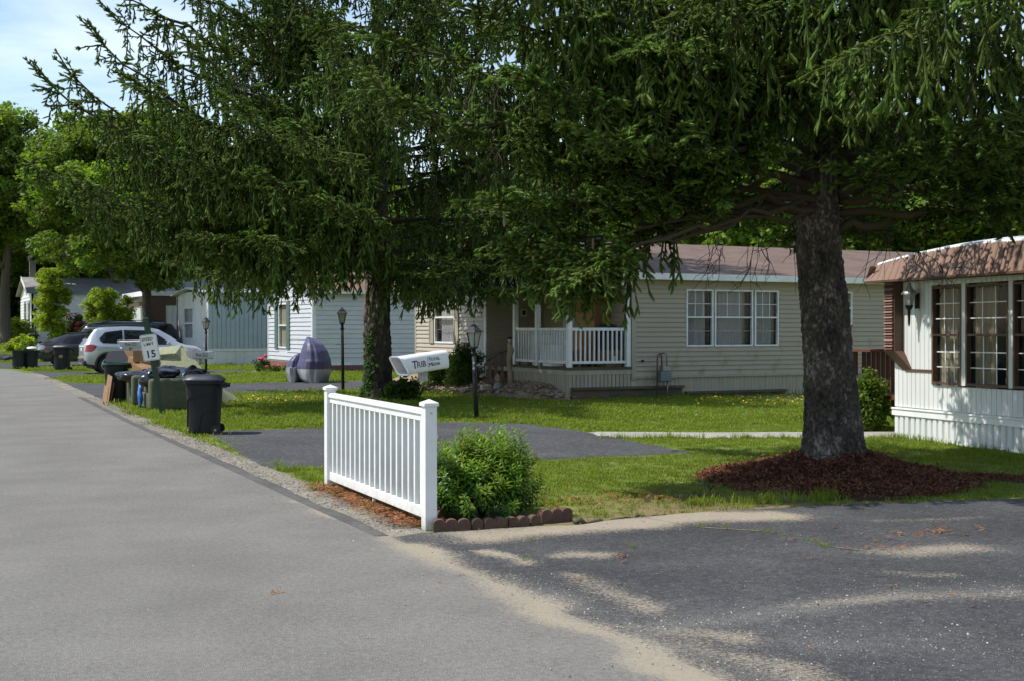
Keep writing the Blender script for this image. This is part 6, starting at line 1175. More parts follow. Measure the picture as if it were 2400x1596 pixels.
def lumpy(nm, lab, cat, c, r, m, seed, amp=.25, n=28, group=None, rot=0, tie=None):
    V = []; c = Vector(c); q = random.Random(seed)
    rows = []
    for i in range(n//2+1):
        th = PI*i/(n//2); row = []
        for j in range(n):
            ph = 2*PI*j/n; u = Vector((math.sin(th)*math.cos(ph), math.sin(th)*math.sin(ph), math.cos(th))); k = 1+amp*MN.noise(u*1.7+Vector((seed*3.1, 0, 0)))+amp*.45*abs(MN.noise(u*5+Vector((seed, 2, 0))))-amp*.3*abs(math.sin(ph*5+th*2+seed))*math.sin(th)*.5
            p = Vector((u.x*r[0]*k, u.y*r[1]*k, u.z*r[2]*k))
            if tie and u.z > .86: p.z += (u.z-.86)*tie; p.x *= .6; p.y *= .6
            p = Matrix.Rotation(rot, 3, 'Z')@p; row.append(c+p)
        rows.append(row)
    mb = MB(); mb.grid(rows, True, True); return tag(mb.build(nm, m, loc=tuple(c-Vector((0, 0, r[2])))), lab, cat, group)
g = 'black trash bags heaped on the armchairs'
lumpy('trash_bag', 'big shiny black trash bag slumped across the arm of the nearest armchair', 'trash bag', (4.62, 25.5, .64), (.60, .42, .20), M['bag'], 3, .22, 40, g, .3, .3)
lumpy('trash_bag', 'black trash bag with wrinkled grey end behind the nearest armchair back', 'trash bag', (5.05, 25.1, .66), (.32, .32, .15), M['bag'], 5, .3, 30, g, .9, .5)
lumpy('trash_bag', 'flat black trash bag lying on the seat of the farther armchair', 'trash bag', (4.22, 26.95, .60), (.42, .36, .13), M['bag'], 8, .3, 30, g)
lumpy('trash_bag', 'small crumpled black bag on the front of the nearest armchair seat', 'trash bag', (4.18, 25.0, .60), (.18, .2, .17), M['bag'], 9, .5, 26, g)
lumpy('plastic_bag', 'bright blue plastic bag hanging down the front of the nearest armchair', 'plastic bag', (3.99, 25.0, .30), (.05, .10, .20), M['blue'], 12, .4, 20)
# cardboard
def carton(lab, c, sz, yaw, tilt=0, flaps=False):
    c = Vector(c); t = thing('cardboard_box', c-ZV*sz[2]/2, lab, 'box', 'cardboard boxes on the rubbish heap'); Mx = Matrix.Rotation(yaw, 3, 'Z')@Matrix.Rotation(tilt, 3, 'X'); MB().obox(c, sz, Mx).build('carton', M['card'], t, bev=.006)
    mb = MB(); mb.obox(c+Mx@Vector((0, 0, sz[2]/2+.001)), (sz[0]*1.0, .05, .002), Mx); mb.build('tape', pm('packing_tape', (.40, .27, .15)), t)
    if flaps:
        for s_ in (-1, 1): MB().obox(c+Mx@Vector((0, s_*(sz[1]/2+.09), sz[2]/2+.05)), (sz[0], .2, .006), Mx@Matrix.Rotation(s_*.6, 3, 'X')).build('flap', M['card'], t)
    return t
def at_(px, py, d): return atd(px, py, d)
carton('upper cardboard box on the heap just left of the speed sign plate', at_(336, 833, 27.2), (.42, .36, .26), R_(-12)); carton('second cardboard box with open flaps under the upper one on the heap', at_(325, 850, 27.5), (.34, .34, .24), R_(25), .15, True)
carton('crushed cardboard box wedged between farther armchair and trash bags', at_(336, 868, 26.8), (.38, .32, .22), R_(35), .35); carton('small cardboard box lowest behind the speed sign post', at_(345, 858, 27.1), (.3, .3, .22), R_(-5), -.1)
b = at(256, 943); t = thing('cardboard_sheet', b, 'torn cardboard sheets leaning on the teal rimmed trash can', 'cardboard')
for k, (dx, a, h) in enumerate(((0, .16, .62), (.05, .22, .5), (-.04, .12, .38))): MB().obox(b+Vector((-.03+dx, -.05+.05*k, h/2-.02)), (.30, .008, h), Matrix.Rotation(R_(-80), 3, 'Z')@Matrix.Rotation(a, 3, 'Y')@Matrix.Rotation(-.1, 3, 'X')).build('cardboard_piece', M['card'], t)
# mattress and box spring leaning like a tent
t = thing('mattress', (5.6, 26.6, 0), 'pale green quilted mattress leaning over the rubbish heap', 'mattress')
top1, top2 = atd(355, 815, 27.6), atd(425, 808, 26.6); lo1 = Vector((6.6, 27.6, .02)); lo2 = at(533, 945)
A, B_, C_, D_ = top1, top2, lo2, lo1; nrm = (B_-A).cross(D_-A).normalized(); nrm = nrm if nrm.z > 0 else -nrm
P = [[(A.lerp(B_, u).lerp(D_.lerp(C_, u), v))+nrm*(.012*math.sin(u*26)*math.sin(v*30)+.03*math.sin(PI*u)*math.sin(PI*v)) for v in np.linspace(0, 1, 40)] for u in np.linspace(0, 1, 30)]
Q = [[p-nrm*.22 for p in r] for r in P]; mb = MB(); mb.grid(P); mb.grid(Q[::-1]); mb.grid([P[0], Q[0]]); mb.grid([Q[-1], P[-1]]); mb.grid([[r[0] for r in P], [r[0] for r in Q]][::-1]); mb.grid([[r[-1] for r in P], [r[-1] for r in Q]]); mb.build('mattress_body', M['mattress'], t)
t = thing('box_spring', (5.0, 26.6, 0), 'second pale green mattress propped in front with its underside facing the road', 'mattress')
lo3, lo4 = Vector((4.95, 27.3, .5)), Vector((5.5, 25.9, .5)); A, B_, C_, D_ = top1+Vector((-.02, 0, -.05)), top2+Vector((-.02, 0, -.05)), lo4, lo3
P = [[(A.lerp(B_, u).lerp(D_.lerp(C_, u), v))+Vector((-.02*math.sin(PI*v), 0, .02*math.sin(u*9))) for v in np.linspace(0, 1, 14)] for u in np.linspace(0, 1, 14)]; Q = [[p+Vector((.12, .02, 0)) for p in r] for r in P]; mb = MB(); mb.grid(P); mb.grid(Q[::-1]); mb.grid([P[0], Q[0]]); mb.grid([Q[-1], P[-1]]); mb.build('box_spring_body', M['mattress'], t)

# covered motorcycle
mc = thing('covered_motorcycle', (10.5, 35.4, 0), 'motorcycle under a violet and silver cover on the dark driveway', 'motorcycle')
c0 = at(720, 896); ax_ = RT; ay_ = FW
def mcp(u, v, z): return c0+ax_*u+ay_*v+ZV*z
def hull(th):                        # outline in plan
    return 1
def cover(tab, ry, cy, seed, lo, sk):
    T_ = np.array(tab, float); k_ = .00273; zs = np.unique(np.r_[np.linspace(0, T_[-1, 0], 34), lo]); n = 96; rows = []; zm = T_[-1, 0]
    for z in zs:
        l_, r_ = (np.interp(z, T_[:, 0], T_[:, c])-1028 for c in (1, 2)); cx, rx = (l_+r_)/2*k_, (r_-l_)/2*k_; f = 1-z/zm; row = []
        for j in range(n):
            a = 2*PI*j/n; w_ = abs(MN.noise(Vector((math.cos(a)*3.2, math.sin(a)*3.2, seed+z*.35)))); fo = 1-.15*w_*f**.5-.07*MN.noise(Vector((math.cos(a)*2, math.sin(a)*2, z*1.6+seed)))+.035*MN.noise(Vector((math.cos(a)*7, math.sin(a)*7, z*2.2+seed)))
            row.append(mcp(cx+rx*fo*math.cos(a), cy+ry*fo*math.sin(a)*(rx/.52 if z > .5*zm else 1)**.7, z+(.02*math.sin(a*9+seed)*(z < .02))))
        rows.append(row)
    k = int(np.argmin(abs(zs-lo))); MB().grid(rows[:k+1], True, True).build('silver_skirt', M['foil'], mc); mb = MB(); mb.grid(rows[k:], True, True); mb.add(rows[-1], [tuple(range(n))]); mb.build('violet_top', M['purple'], mc)
cover([(0, 1035, 1225), (.05, 985, 1245), (.12, 955, 1258), (.3, 925, 1283), (.5, 914, 1294), (.7, 934, 1289), (.95, 958, 1248), (1.15, 985, 1187), (1.24, 1003, 1130), (1.30, 1014, 1085), (1.345, 1020, 1045)], .75, .1, 1.3, .42, 0)
cover([(0, 815, 930), (.05, 795, 955), (.12, 788, 960), (.3, 770, 962), (.47, 776, 955), (.65, 800, 952), (.78, 845, 948), (.85, 890, 944), (.88, 905, 935)], .7, .5, 5.1, .44, 0)

# river bank of edging stones round the shrub
def edging(lab, p, q, n, h, w_=.075, z0=0):
    p, q = Vector(p), Vector(q); d = q-p; Ln = d.length; d.normalize(); nn = Vector((-d.y, d.x, 0)); t = None; poly = [(0, 0)]
    s = Ln/n
    poly = [(Ln, 0), (Ln, h-.03)]
    for k in range(n-1, -1, -1):
        for j in range(0, 9): a = PI*j/8; poly.append((s*(k+.5)+s*.5*math.cos(a)*.985, h-.035+.035*math.sin(a)))
    poly += [(0, h-.03), (0, 0)]
    f = lambda x, y, z: p+d*x+nn*z+ZV*(y+z0); mb = MB(); mb.prism(poly, 0, w_, f); o = mb.build('edging_stone', M['brick'], loc=(p.x, p.y, 0), bev=.005)
    return tag(o, lab, 'edging stone', 'scalloped edging stones around the shrub')
G = lambda x, y: Vector(tuple(at(x, y))[:2]+(0,))
edging('scalloped brown edging stone with three scallops touching the near fence post', G(1016, 1247), G(1103, 1245), 3, .10); edging('small single scallop stone, next after the three scallop stone by the fence', G(1107, 1243), G(1133, 1242), 1, .095); edging('brown edging stone with two scallops in front of the shrub middle', G(1136, 1242), G(1190, 1239), 2, .095)
edging('sunken edging stone with two scallops right of the shrub middle', G(1193, 1237), G(1242, 1233), 2, .085); edging('sunken single scallop stone before the tall last stone', G(1245, 1232), G(1268, 1230), 1, .085); edging('tall brown edging stone at the right end of the row', G(1270, 1228), G(1342, 1221), 3, .115)
edging('edging stone lying turned behind the near fence post', G(1026, 1226), G(1062, 1205), 2, .10, .09)

# porch clutter
def addp(o, lab, cat, **k): return tag(o, lab, cat, **k)
t = thing('cabinet', (14.62, 25.9, .73), 'tall orange brown wooden cabinet against the porch wall', 'cabinet'); MB().box(14.42, 25.35, .75, 14.85, 26.35, 2.32).build('cabinet_body', M['cab'], t, bev=.01)
for k in range(2): MB().box(14.405, 25.37+k*.49, .80, 14.418, 25.84+k*.49, 2.28).build('cabinet_door', M['oak'], t)
t = thing('wooden_chair', (14.1, 25.4, .73), 'orange wooden chair on the porch behind the railing', 'chair')
MB().box(13.92, 25.2, 1.13, 14.32, 25.6, 1.16).build('seat', M['oak'], t)
for x, y, h in ((13.94, 25.22, 1.13), (14.28, 25.22, 1.13), (13.94, 25.56, 1.60), (14.28, 25.56, 1.60)): MB().box(x-.02, y-.02, .73, x+.02, y+.02, h).build('leg', M['oak'], t)
MB().box(13.96, 25.55, 1.24, 14.26, 25.575, 1.57).build('backrest', M['oak'], t)
t = thing('wooden_chair', (13.75, 25.1, .73), 'solid light wooden panel stool beside the orange chair on the porch', 'chair'); MB().box(13.62, 25.1, 1.10, 13.90, 25.45, 1.50).build('back_panel', M['oak'], t)
for x, y in ((13.64, 25.12), (13.88, 25.12), (13.64, 25.43), (13.88, 25.43)): MB().box(x-.018, y-.018, .73, x+.018, y+.018, 1.12).build('leg', M['oak'], t)
def crate(nm, lab, cat, c, sz, m, sub=None):
    t = thing(nm, (c[0], c[1], c[2]-sz[2]/2), lab, cat); MB().obox(c, sz).build('crate_body' if nm != 'cardboard_box' else 'carton', m, t, bev=.008)
    if sub: MB().obox((c[0], c[1], c[2]+sz[2]/2+.02), (sz[0]*1.03, sz[1]*1.03, .04), None).build('lid', sub, t, bev=.008)
    else: MB().obox((c[0], c[1]-sz[1]/2-.002, c[2]), (sz[0]*.25, .003, sz[2]*.3)).build('label', M['trimw'], t)
crate('cooler', 'white plastic cooler with blue lid on the porch corner', 'cooler', (13.55, 25.75, .98), (.4, .45, .5), M['white'], M['blue'])
crate('laundry_box', 'tall white and blue detergent box stacked behind the porch corner post', 'box', (13.6, 26.45, 1.08), (.35, .4, .7), M['trimw'], M['blue'])
crate('cardboard_box', 'cardboard box on the porch floor at the right behind the railing', 'box', (14.6, 24.98, .92), (.42, .45, .38), M['card']); crate('cardboard_box', 'small flat cardboard box on the porch near the middle post', 'box', (13.55, 27.0, .82), (.35, .35, .18), M['card']); crate('storage_box', 'black storage box stacked on the cardboard box at the right of the porch', 'box', (14.58, 25.0, 1.28), (.44, .45, .34), M['dgrey'], M['black'])
lumpy('trash_bag', 'dark bundle resting above the storage box on the porch', 'bundle', (14.55, 25.0, 1.58), (.2, .24, .13), M['dgrey'], 21, .3)
# dark picket piece, driftwood post, gnome, stone by the rock bed
t = thing('garden_fence', (12.3, 26.3, .15), 'small dark brown lattice picket panel leaning by the porch', 'fence'); a = atd(1144, 893, 29.6); b = atd(1196, 893, 29.6); a.z = b.z = .17; zf = .17; fr = Fr(a, (b-a).normalized(), -FW); Ln = (b-a).length
for k in range(4): u = .04+k*Ln*.28; h = .42+.17*k*.55; MB().hexa([fr(u-.045, .012, .0), fr(u+.045, .012, .0), fr(u+.045, -.012, .0), fr(u-.045, -.012, .0), fr(u-.03, .012, h+.28), fr(u+.03, .012, h+.28), fr(u+.03, -.012, h+.28), fr(u-.03, -.012, h+.28)]).build('picket', M['dbrown'], t)
for z_ in (.17, .55): MB().fbox(fr, -.08, Ln+.05, .012, .035, z_, z_+.07).build('rail', M['dbrown'], t)
MB().tube([fr(-.05, .03, .65), fr(Ln*.5, .03, .85), fr(Ln, .03, .92)], .02, 6).build('top_branch', M['oldwood'], t)
p = atd(1195, 897, 29.4); p.z = .15; o = MB().tube([p, p+Vector((.02, 0, .35)), p+Vector((-.03, 0, .7)), p+Vector((.03, 0, .95)), p+Vector((-.02, 0, 1.12))], [.055, .065, .05, .085, .04], 9).build('driftwood_post', pm('driftwood', (.36, .28, .19), (.25, .19, .13), 9, .9, .5, 30), loc=tuple(p)); tag(o, 'pale gnarled driftwood post beside the porch corner', 'post')
p = p+Vector((0, 0, 1.12)); t = thing('solar_light', p, 'little silver solar light on top of the driftwood post', 'lamp'); MB().lathe([(0, 0), (.03, 0), (.045, .05), (.03, .08), (0, .08)], p, 10).build('lamp_glass', M['frost'], t); MB().lathe([(0, .08), (.07, .08), (.06, .11), (0, .12)], p, 10).build('lamp_roof', M['black'], t)
p = atd(1167, 903, 29.1); p.z = .16; t = thing('garden_gnome', p, 'small clay garden figure in front of the dark picket panel', 'garden ornament'); MB().lathe([(0, 0), (.10, 0), (.11, .06), (.085, .16), (.06, .2), (0, .2)], p, 12).build('body', M['greym'], t); MB().lathe([(0, .19), (.05, .20), (.07, .25), (.05, .31), (0, .33)], p, 12).build('head', pm('terracotta', (.4, .2, .12)), t); MB().lathe([(.075, .28), (.06, .33), (.02, .38), (0, .385)], p, 12).build('hat', M['card'], t)
p = atd(1139, 902, 29.4); p.z = .16; tag(MB().obox(p+ZV*.05, (.26, .16, .13)).build('stone_block', M['concrete'], loc=tuple(p), bev=.02), 'squared grey stone block left of the garden figure', 'stone')
# gas meter
t = thing('gas_meter', FL(.75, .22, 0), 'grey gas meter with looped pipes before the beige skirting', 'gas meter'); FG = lambda u, n_, z: FL(u, n_, z)
MB().fbox(FL, .62, .92, .14, .30, .38, .62).build('meter_body', M['greym'], t, bev=.03); MB().fbox(FL, .68, .88, .12, .28, .62, .74).build('meter_head', M['gal'], t, bev=.02); MB().lathe([(.0, -.02), (.07, -.02), (.07, .02), (0, .02)], FG(.99, .22, .44), 14).build('regulator', M['greym'], t)
MB().tube([FG(.58, .2, 0), FG(.58, .2, .9), FG(.60, .2, 1.0), FG(.68, .2, 1.02), FG(.70, .2, .94), FG(.70, .2, .72)], .017, 8).build('pipe', M['dbrown'], t); MB().tube([FG(.84, .2, .72), FG(.84, .2, 1.0), FG(.78, .18, 1.04), FG(.76, .1, 1.03), FG(.76, .0, 1.03)], .017, 8).build('pipe', M['greym'], t); MB().tube([FG(.86, .2, .40), FG(.86, .2, 0)], .017, 8).build('pipe', M['gal'], t)
# red flowers by the grey home
p = at(617, 868); t = thing('geranium', p, 'bright red flower cluster at the corner of the grey home', 'flower'); mb = MB(); mb.tube([p, p+ZV*.35], .015, 5); mb.build('stem', M['ivy'], t)
for k in range(6): c = p+Vector((rnd.gauss(0, .08), rnd.gauss(0, .07), .42+rnd.gauss(0, .10))); MB().lathe([(0, -.05), (.06, -.02), (.085, .03), (.05, .07), (0, .05)], c, 7).build('bloom', M['pink'], t)
scatter('leaves', [(p.x+rnd.gauss(0, .14), p.y+rnd.gauss(0, .1), .12+rnd.random()*.25) for _ in range(30)], rs.uniform(0, 3, (30, 3)), [.8]*30, LC['i'], t)
p = at(650, 872); t = thing('low_red_flowers', p, 'low dark red blooms before the brick red skirting', 'flower')
for k in range(7): c = p+Vector((rnd.gauss(0, .28), rnd.gauss(0, .12), .22+rnd.gauss(0, .05))); MB().lathe([(0, -.04), (.04, -.02), (.06, .02), (0, .04)], c, 7).build('bloom', M['pink'], t)
scatter('leaves', [(p.x+rnd.gauss(0, .35), p.y+rnd.gauss(0, .12), .06+rnd.random()*.14) for _ in range(40)], rs.uniform(0, 3, (40, 3)), [.7]*40, LC['i'], t)
# tarp heap and distant wooden deck at the far left
p = at(18, 846); lumpy('tarp', 'crumpled dark grey tarp lying on the grass at the far left edge', 'tarp', (p.x, p.y, .12), (.9, .5, .22), M['dgrey'], 31, .45, 34)
p = gp(35, 82); t = thing('wooden_deck', (p[0], p[1], float(gz(*p))), 'distant small wooden deck with railing before the white home at far left', 'deck'); z_ = float(gz(*p))
for k in range(12): MB().box(p[0]-2.0+k*.22, p[1], z_+.4, p[0]-1.95+k*.22, p[1]+.05, z_+1.25).build('baluster', M['redwood'], t)
MB().box(p[0]-2.1, p[1]-.03, z_+1.25, p[0]+.7, p[1]+.08, z_+1.31).build('hand_rail', M['redwood'], t); MB().box(p[0]-2.1, p[1], z_-.1, p[0]+.7, p[1]+1.5, z_+.4).build('deck', M['oldwood'], t)
p = gp(83, 70); t = thing('lamp_post', (p[0], p[1], float(gz(*p))), 'thin distant dark lamp post in front of the far white home', 'lamp post', 'lamp posts in front of the homes'); MB().tube([(p[0], p[1], float(gz(*p))), (p[0], p[1], float(gz(*p))+2.1)], .04, 8).build('pole', M['black'], t); MB().lathe([(0, 0), (.08, 0), (.13, .2), (.16, .22), (0, .35)], (p[0], p[1], float(gz(*p))+2.1), 6).build('lamp_head', M['black'], t)
# ------------------------------------------------------------ cars: built along +X (front at +X), rear at x=0
def car(name, lab, loc, yaw, prof, Ln, W_, wheels, R0, paint, glasses, kind):
    # prof: list of (x, z_belt, z_top, half_width, roof_half_width, z_sill)
    t = thing(name, (0, 0, 0), lab, 'car'); Pf = np.array(prof)
    I = lambda k, x: float(np.interp(x, Pf[:, 0], Pf[:, k]))
    xs = sorted(set([round(v, 3) for v in list(np.linspace(0, Ln, 64))+[w_[0]+R0*1.12*math.cos(a) for w_ in wheels for a in np.linspace(0, PI, 15)]]))
    def zb(x):
        z = I(5, x)
        for wx, wz in wheels:
            r = R0*1.14
            if abs(x-wx) < r: z = max(z, wz+math.sqrt(r*r-(x-wx)**2))
        return z
    def sec(x):
        b, tp, hw, rw, _ = (I(k, x) for k in (1, 2, 3, 4, 5)); z0 = zb(x); tp = max(tp, b+.02); b = max(b, z0+.02); m_ = z0+(b-z0)*.45; g = tp-b
        pts = [(hw*.95, z0), (hw*.985, z0+(b-z0)*.12), (hw, m_), (hw*.99, z0+(b-z0)*.72), (hw*.965, b-.02), (hw*.95, b)]
        top = min(rw, hw*.95)
        pts += [(hw*.95+(top-hw*.95)*f, b+g*fz) for f, fz in ((.28, .30), (.55, .58), (.82, .82), (1.0, .93))]+[(top*.9, b+g*.975), (top*.6, tp-.004*(g > .1)), (0, tp)]
        return pts
    rows = []
    for x in xs:
        s = sec(x); rows.append([Vector((x, -y, z)) for y, z in s]+[Vector((x, y, z)) for y, z in s[::-1][1:]])
    mb = MB(); mb.grid(rows); mb.add(rows[0], [tuple(range(len(rows[0])))]); mb.add(rows[-1], [tuple(range(len(rows[-1])))[::-1]])
    body = mb.build('body', paint, t); md = body.modifiers.new('s', 'EDGE_SPLIT'); md.split_angle = R_(38)
    mb = MB(); mb.box(.25, -W_*.43, .2, Ln-.25, W_*.43, .62); mb.build('underbody', M['dgrey'], t)
    def hwid(x, z):
        s = sec(x); zz = [p[1] for p in s[2:10]]; yy = [p[0] for p in s[2:10]]; return float(np.interp(z, zz, yy))
    for x0, x1, lo, hi in glasses['side']:
        for sd in (-1, 1):
            P = []
            for x in np.linspace(x0, x1, 14):
                u = (x-x0)/(x1-x0); a, c = np.interp(u, *lo), np.interp(u, *hi); P.append([Vector((x, sd*(hwid(x, z)+.010), z)) for z in np.linspace(a, max(c, a+.005), 6)])
            mb = MB(); mb.grid(P if sd < 0 else P[::-1]); mb.build('side_window', M['cglass'], t)
    for x0, x1, kw, nm in glasses['end']:
        P = []
        for x in np.linspace(x0, x1, 12):
            s = sec(x); yy = [p[0] for p in s[8:]][::-1]; zz = [p[1] for p in s[8:]][::-1]; w_ = I(4, x)*kw; P.append([Vector((x, y, float(np.interp(abs(y), yy, zz))+.012)) for y in np.linspace(-w_, w_, 11)])
        mb = MB(); mb.grid(P[::-1]); mb.build(nm, M['cglass'], t)
    for wx, wz in wheels:
        for sd in (-1, 1):
            y1 = sd*W_*.492; y0 = y1-sd*.2; w_ = MB().tube([(wx, y0, wz), (wx, y1-sd*.02, wz), (wx, y1, wz)], [R0*.97, R0, R0*.93], 30).build('wheel', M['tyre'], t)
            MB().tube([(wx, y1-sd*.02, wz), (wx, y1+sd*.004, wz)], R0*.68, 28).build('rim_well', M['dgrey'], w_)
            rim = MB()
            for k in range(28): a, b_ = 2*PI*k/28, 2*PI*(k+1)/28; f = lambda r, a_, dy: Vector((wx+r*math.cos(a_), y1+sd*dy, wz+r*math.sin(a_))); rim.add([f(R0*.62, a, .012), f(R0*.70, a, .006), f(R0*.70, b_, .006), f(R0*.62, b_, .012)], [(0, 1, 2, 3)])
            for k in range(5):
                a = 2*PI*k/5+.3; o = Vector((math.cos(a), 0, math.sin(a))); s_ = Vector((-math.sin(a), 0, math.cos(a))); c = Vector((wx, y1+sd*.010, wz)); rim.hexa([c+o*.03-s_*.045+Vector((0, -sd*.02, 0)), c+o*R0*.66-s_*.03+Vector((0, -sd*.02, 0)), c+o*R0*.66+s_*.03+Vector((0, -sd*.02, 0)), c+o*.03+s_*.045+Vector((0, -sd*.02, 0)), c+o*.03-s_*.045+Vector((0, sd*.01, 0)), c+o*R0*.66-s_*.03, c+o*R0*.66+s_*.03, c+o*.03+s_*.045+Vector((0, sd*.01, 0))])
            rim.lathe([(.05, 0)], (wx, 0, 0), 3) if False else None
            rim.build('rim', M['rim'], w_)
    return t, sec, hwid, I, zb
def sidepatch(t, hwid, name, m, poly, off, both=True, n=10):
    for sd in ((-1, 1) if both else (-1,)):
        xs_ = [p[0] for p in poly]; x0, x1 = min(xs_), max(xs_); P = []
        for x in np.linspace(x0+.001, x1-.001, n):
            zz = []
            for i in range(len(poly)):
                (xa, za), (xb, zb_) = poly[i], poly[(i+1) % len(poly)]
                if (xa <= x < xb) or (xb <= x < xa): zz.append(za+(zb_-za)*(x-xa)/(xb-xa))
            if len(zz) >= 2: P.append([Vector((x, sd*(hwid(x, z)+off), z)) for z in np.linspace(min(zz), max(zz), 4)])
        mb = MB(); mb.grid(P if sd < 0 else P[::-1]); mb.build(name, m, t)
def seam(t, hwid, pts, name='door_seam', m=None):
    for sd in (-1, 1): mb = MB(); mb.tube([Vector((x, sd*(hwid(x, z)+.001), z)) for x, z in pts], .005, 4); mb.build(name, m or M['dgrey'], t)
SW = 1.78
prof = [(0, 1.02, 1.04, .72, .55, .46), (.06, 1.05, 1.10, .80, .60, .40), (.14, 1.06, 1.24, .85, .62, .36), (.30, 1.06, 1.50, .875, .62, .34), (.42, 1.06, 1.60, .885, .63, .30), (.7, 1.05, 1.645, .89, .64, .27), (1.5, 1.03, 1.67, .89, .65, .25), (2.2, 1.01, 1.645, .89, .64, .25), (2.6, 1.00, 1.56, .89, .62, .25), (3.0, .99, 1.33, .885, .62, .25), (3.28, .98, 1.12, .88, .66, .26), (3.5, .96, 1.04, .87, .68, .28), (3.9, .90, .98, .84, .64, .30), (4.12, .78, .86, .76, .56, .34), (4.22, .62, .66, .64, .45, .38), (4.25, .55, .58, .6, .4, .42)]
suv, sec, hwd, I_, zb_ = car('parked_car', 'silver compact sport utility car parked behind the rubbish heap', None, 0, prof, 4.25, SW, [(.80, .335), (3.36, .335)], .335, M['silver'],
    {'side': [(.52, 1.30, ([0, .12, 1], [1.20, 1.10, 1.07]), ([0, .25, 1], [1.26, 1.46, 1.535])), (1.36, 2.12, ([0, 1], [1.07, 1.045]), ([0, 1], [1.535, 1.52])), (2.17, 2.98, ([0, 1], [1.045, 1.03]), ([0, .35, 1], [1.515, 1.42, 1.06]))], 'end': [(2.62, 3.24, .95, 'windscreen'), (.13, .34, .93, 'rear_window')]}, 'suv')
sidepatch(suv, hwd, 'tail_lamp', M['red'], [(.035, .80), (.04, 1.04), (.30, 1.06), (.44, .99), (.26, .80)], .012); sidepatch(suv, hwd, 'headlamp', M['clear'], [(3.66, .86), (3.86, .90), (4.14, .74), (4.1, .66), (3.9, .72)], .012); sidepatch(suv, hwd, 'turn_lamp', M['amber'], [(3.72, .82), (3.84, .86), (3.98, .80), (3.9, .75)], .02)
for wx in (.80, 3.36):               # dark cladding round the arches
    for sd in (-1, 1):
        P = []
        for a in np.linspace(-.12, PI+.12, 26): P.append([Vector((wx+r*math.cos(a), sd*(max(hwd(wx+r*math.cos(a), .335+r*math.sin(a)), .82)+o), .335+r*math.sin(a))) for r, o in ((.375, -.03), (.38, .014), (.455, .012), (.458, -.01))])
        mb = MB(); mb.grid(P if sd > 0 else P[::-1]); mb.build('arch_cladding', M['dgrey'], suv)
sidepatch(suv, hwd, 'sill_cladding', M['dgrey'], [(1.24, .25), (1.24, .42), (2.93, .40), (2.93, .25)], .014)
for pts in ([(1.33, .45), (1.27, .9), (1.33, 1.06), (1.33, 1.55)], [(2.145, .42), (2.145, 1.53)], [(3.02, .45), (3.02, 1.02)]): seam(suv, hwd, pts)
for x in (1.55, 2.35):
    for sd in (-1, 1): MB().obox((x, sd*(hwd(x, .93)+.02), .93), (.17, .025, .03)).build('door_handle', M['silver'], suv, bev=.008)
for sd in (-1, 1):
    MB().tube([(.62, sd*.60, 1.635), (.7, sd*.60, 1.685), (1.5, sd*.61, 1.715), (2.2, sd*.60, 1.69), (2.35, sd*.60, 1.655)], .014, 6).build('roof_rail', M['dgrey'], suv); MB().obox((2.86, sd*.99, 1.08), (.13, .19, .13)).build('door_mirror', M['silver'], suv, bev=.035)
MB().obox((.30, 0, 1.60), (.26, 1.2, .035)).build('spoiler', M['silver'], suv, bev=.01)
MB().box(-.035, -.78, .30, .12, .78, .50).build('rear_bumper', M['dgrey'], suv, bev=.04); MB().box(-.045, -.62, .50, .06, .62, .62).build('bumper_bar', M['silver'], suv, bev=.03); MB().box(-.05, -.45, .34, .02, .45, .40).build('skid_plate', M['gal'], suv, bev=.01)
MB().box(-.008, -.16, .80, .012, .16, .93).build('number_plate', M['white'], suv); MB().box(-.012, -.15, .81, -.009, .15, .835).build('plate_band', M['blue'], suv)
for y in (-.6, .6): MB().obox((-.045, y, .56), (.03, .12, .06)).build('reflector', M['red'], suv, bev=.01)
MB().box(4.18, -.5, .45, 4.27, .5, .62).build('grille', M['dgrey'], suv, bev=.02)
suv.location = (5.35, 46.2, 0)
prof = [(0, .82, .90, .66, .5, .42), (.05, .94, 1.0, .78, .58, .36), (.2, .97, 1.06, .84, .60, .30), (.55, .97, 1.12, .87, .60, .26), (.8, .96, 1.22, .88, .58, .24), (1.3, .95, 1.39, .885, .56, .22), (1.9, .94, 1.45, .89, .57, .2), (2.5, .93, 1.43, .89, .57, .2), (2.9, .93, 1.32, .89, .58, .2), (3.4, .92, 1.06, .88, .64, .22), (3.7, .88, .98, .87, .66, .24), (4.3, .80, .86, .83, .6, .28), (4.55, .66, .72, .72, .5, .32), (4.62, .58, .6, .62, .4, .38)]
sed, sec, hwd, I_, zb_ = car('parked_car', 'black sloping sedan parked behind the tall black trash can', None, 0, prof, 4.62, 1.78, [(.95, .32), (3.7, .32)], .32, M['blackcar'],
    {'side': [(.98, 1.95, ([0, .2, 1], [1.04, .985, .965]), ([0, .3, 1], [1.07, 1.24, 1.33])), (2.0, 3.1, ([0, 1], [.965, .95]), ([0, .5, 1], [1.335, 1.29, 1.02]))], 'end': [(2.72, 3.36, .93, 'windscreen'), (.66, 1.35, .92, 'rear_window')]}, 'sedan')
sidepatch(sed, hwd, 'tail_lamp', M['clear'], [(.03, .72), (.04, .90), (.26, .92), (.32, .82), (.24, .74)], .012); sidepatch(sed, hwd, 'tail_lamp_red', M['red'], [(.28, .76), (.30, .88), (.52, .86), (.46, .80)], .014)
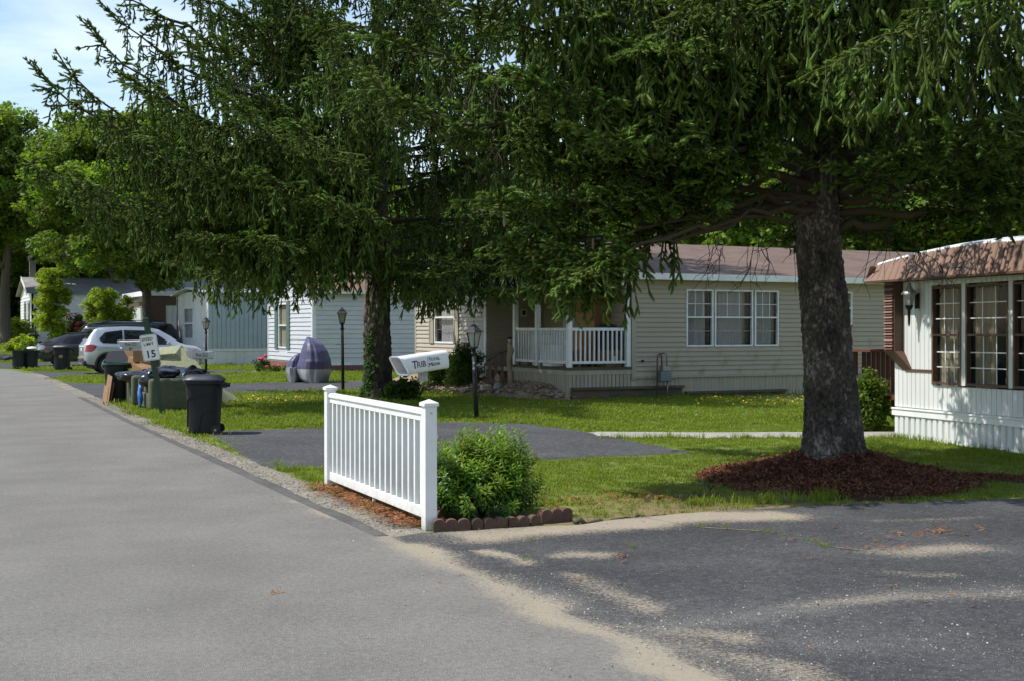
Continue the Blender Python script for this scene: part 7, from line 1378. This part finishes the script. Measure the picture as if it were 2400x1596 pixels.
for pts in ([(1.05, .5), (1.2, .94)], [(1.97, .35), (1.97, 1.33)], [(3.1, .35), (3.15, .94)]): seam(sed, hwd, pts)
MB().obox((.10, 0, 1.06), (.22, 1.3, .03)).build('spoiler', M['blackcar'], sed, bev=.01)
for y in (-.6, .6): MB().obox((.10, y, 1.0), (.06, .05, .1)).build('spoiler_foot', M['blackcar'], sed)
MB().box(-.05, -.74, .38, .1, .74, .66).build('rear_bumper', M['blackcar'], sed, bev=.05)
for y in (-.5, .5): MB().obox((-.052, y, .66), (.02, .16, .06)).build('reflector', M['red'], sed, bev=.01)
for sd in (-1, 1): MB().obox((2.95, sd*.98, .98), (.13, .18, .11)).build('door_mirror', M['blackcar'], sed, bev=.03)
sed.location = (4.72, 56.9, 0)
prof = [(0, 1.0, 1.04, .75, .6, .5), (.08, 1.12, 1.2, .85, .64, .4), (.5, 1.13, 1.72, .92, .68, .3), (.9, 1.12, 1.88, .95, .70, .28), (2.2, 1.10, 1.93, .96, .72, .25), (3.6, 1.08, 1.90, .96, .72, .25), (4.4, 1.08, 1.84, .95, .70, .3), (4.75, 1.05, 1.4, .9, .66, .4), (4.85, .9, .95, .8, .6, .5)]
van, sec, hwd, I_, zb_ = car('parked_car', 'dark blue tall minivan parked farthest behind the silver car roof', None, 0, prof, 4.85, 1.92, [(.95, .34), (3.9, .34)], .34, M['bluecar'],
    {'side': [(1.0, 2.1, ([0, 1], [1.2, 1.16]), ([0, 1], [1.70, 1.78])), (2.2, 3.3, ([0, 1], [1.16, 1.15]), ([0, 1], [1.78, 1.76])), (3.4, 4.3, ([0, 1], [1.15, 1.15]), ([0, 1], [1.76, 1.7]))], 'end': [(.16, .56, .9, 'windscreen'), (4.45, 4.68, .9, 'rear_window')]}, 'van')
for sd in (-1, 1): MB().tube([(1.2, sd*.6, 1.90), (2.2, sd*.62, 1.985), (3.8, sd*.62, 1.96), (4.2, sd*.6, 1.86)], .016, 6).build('roof_rail', M['black'], van)
van.location = (6.75, 61.4, 0)
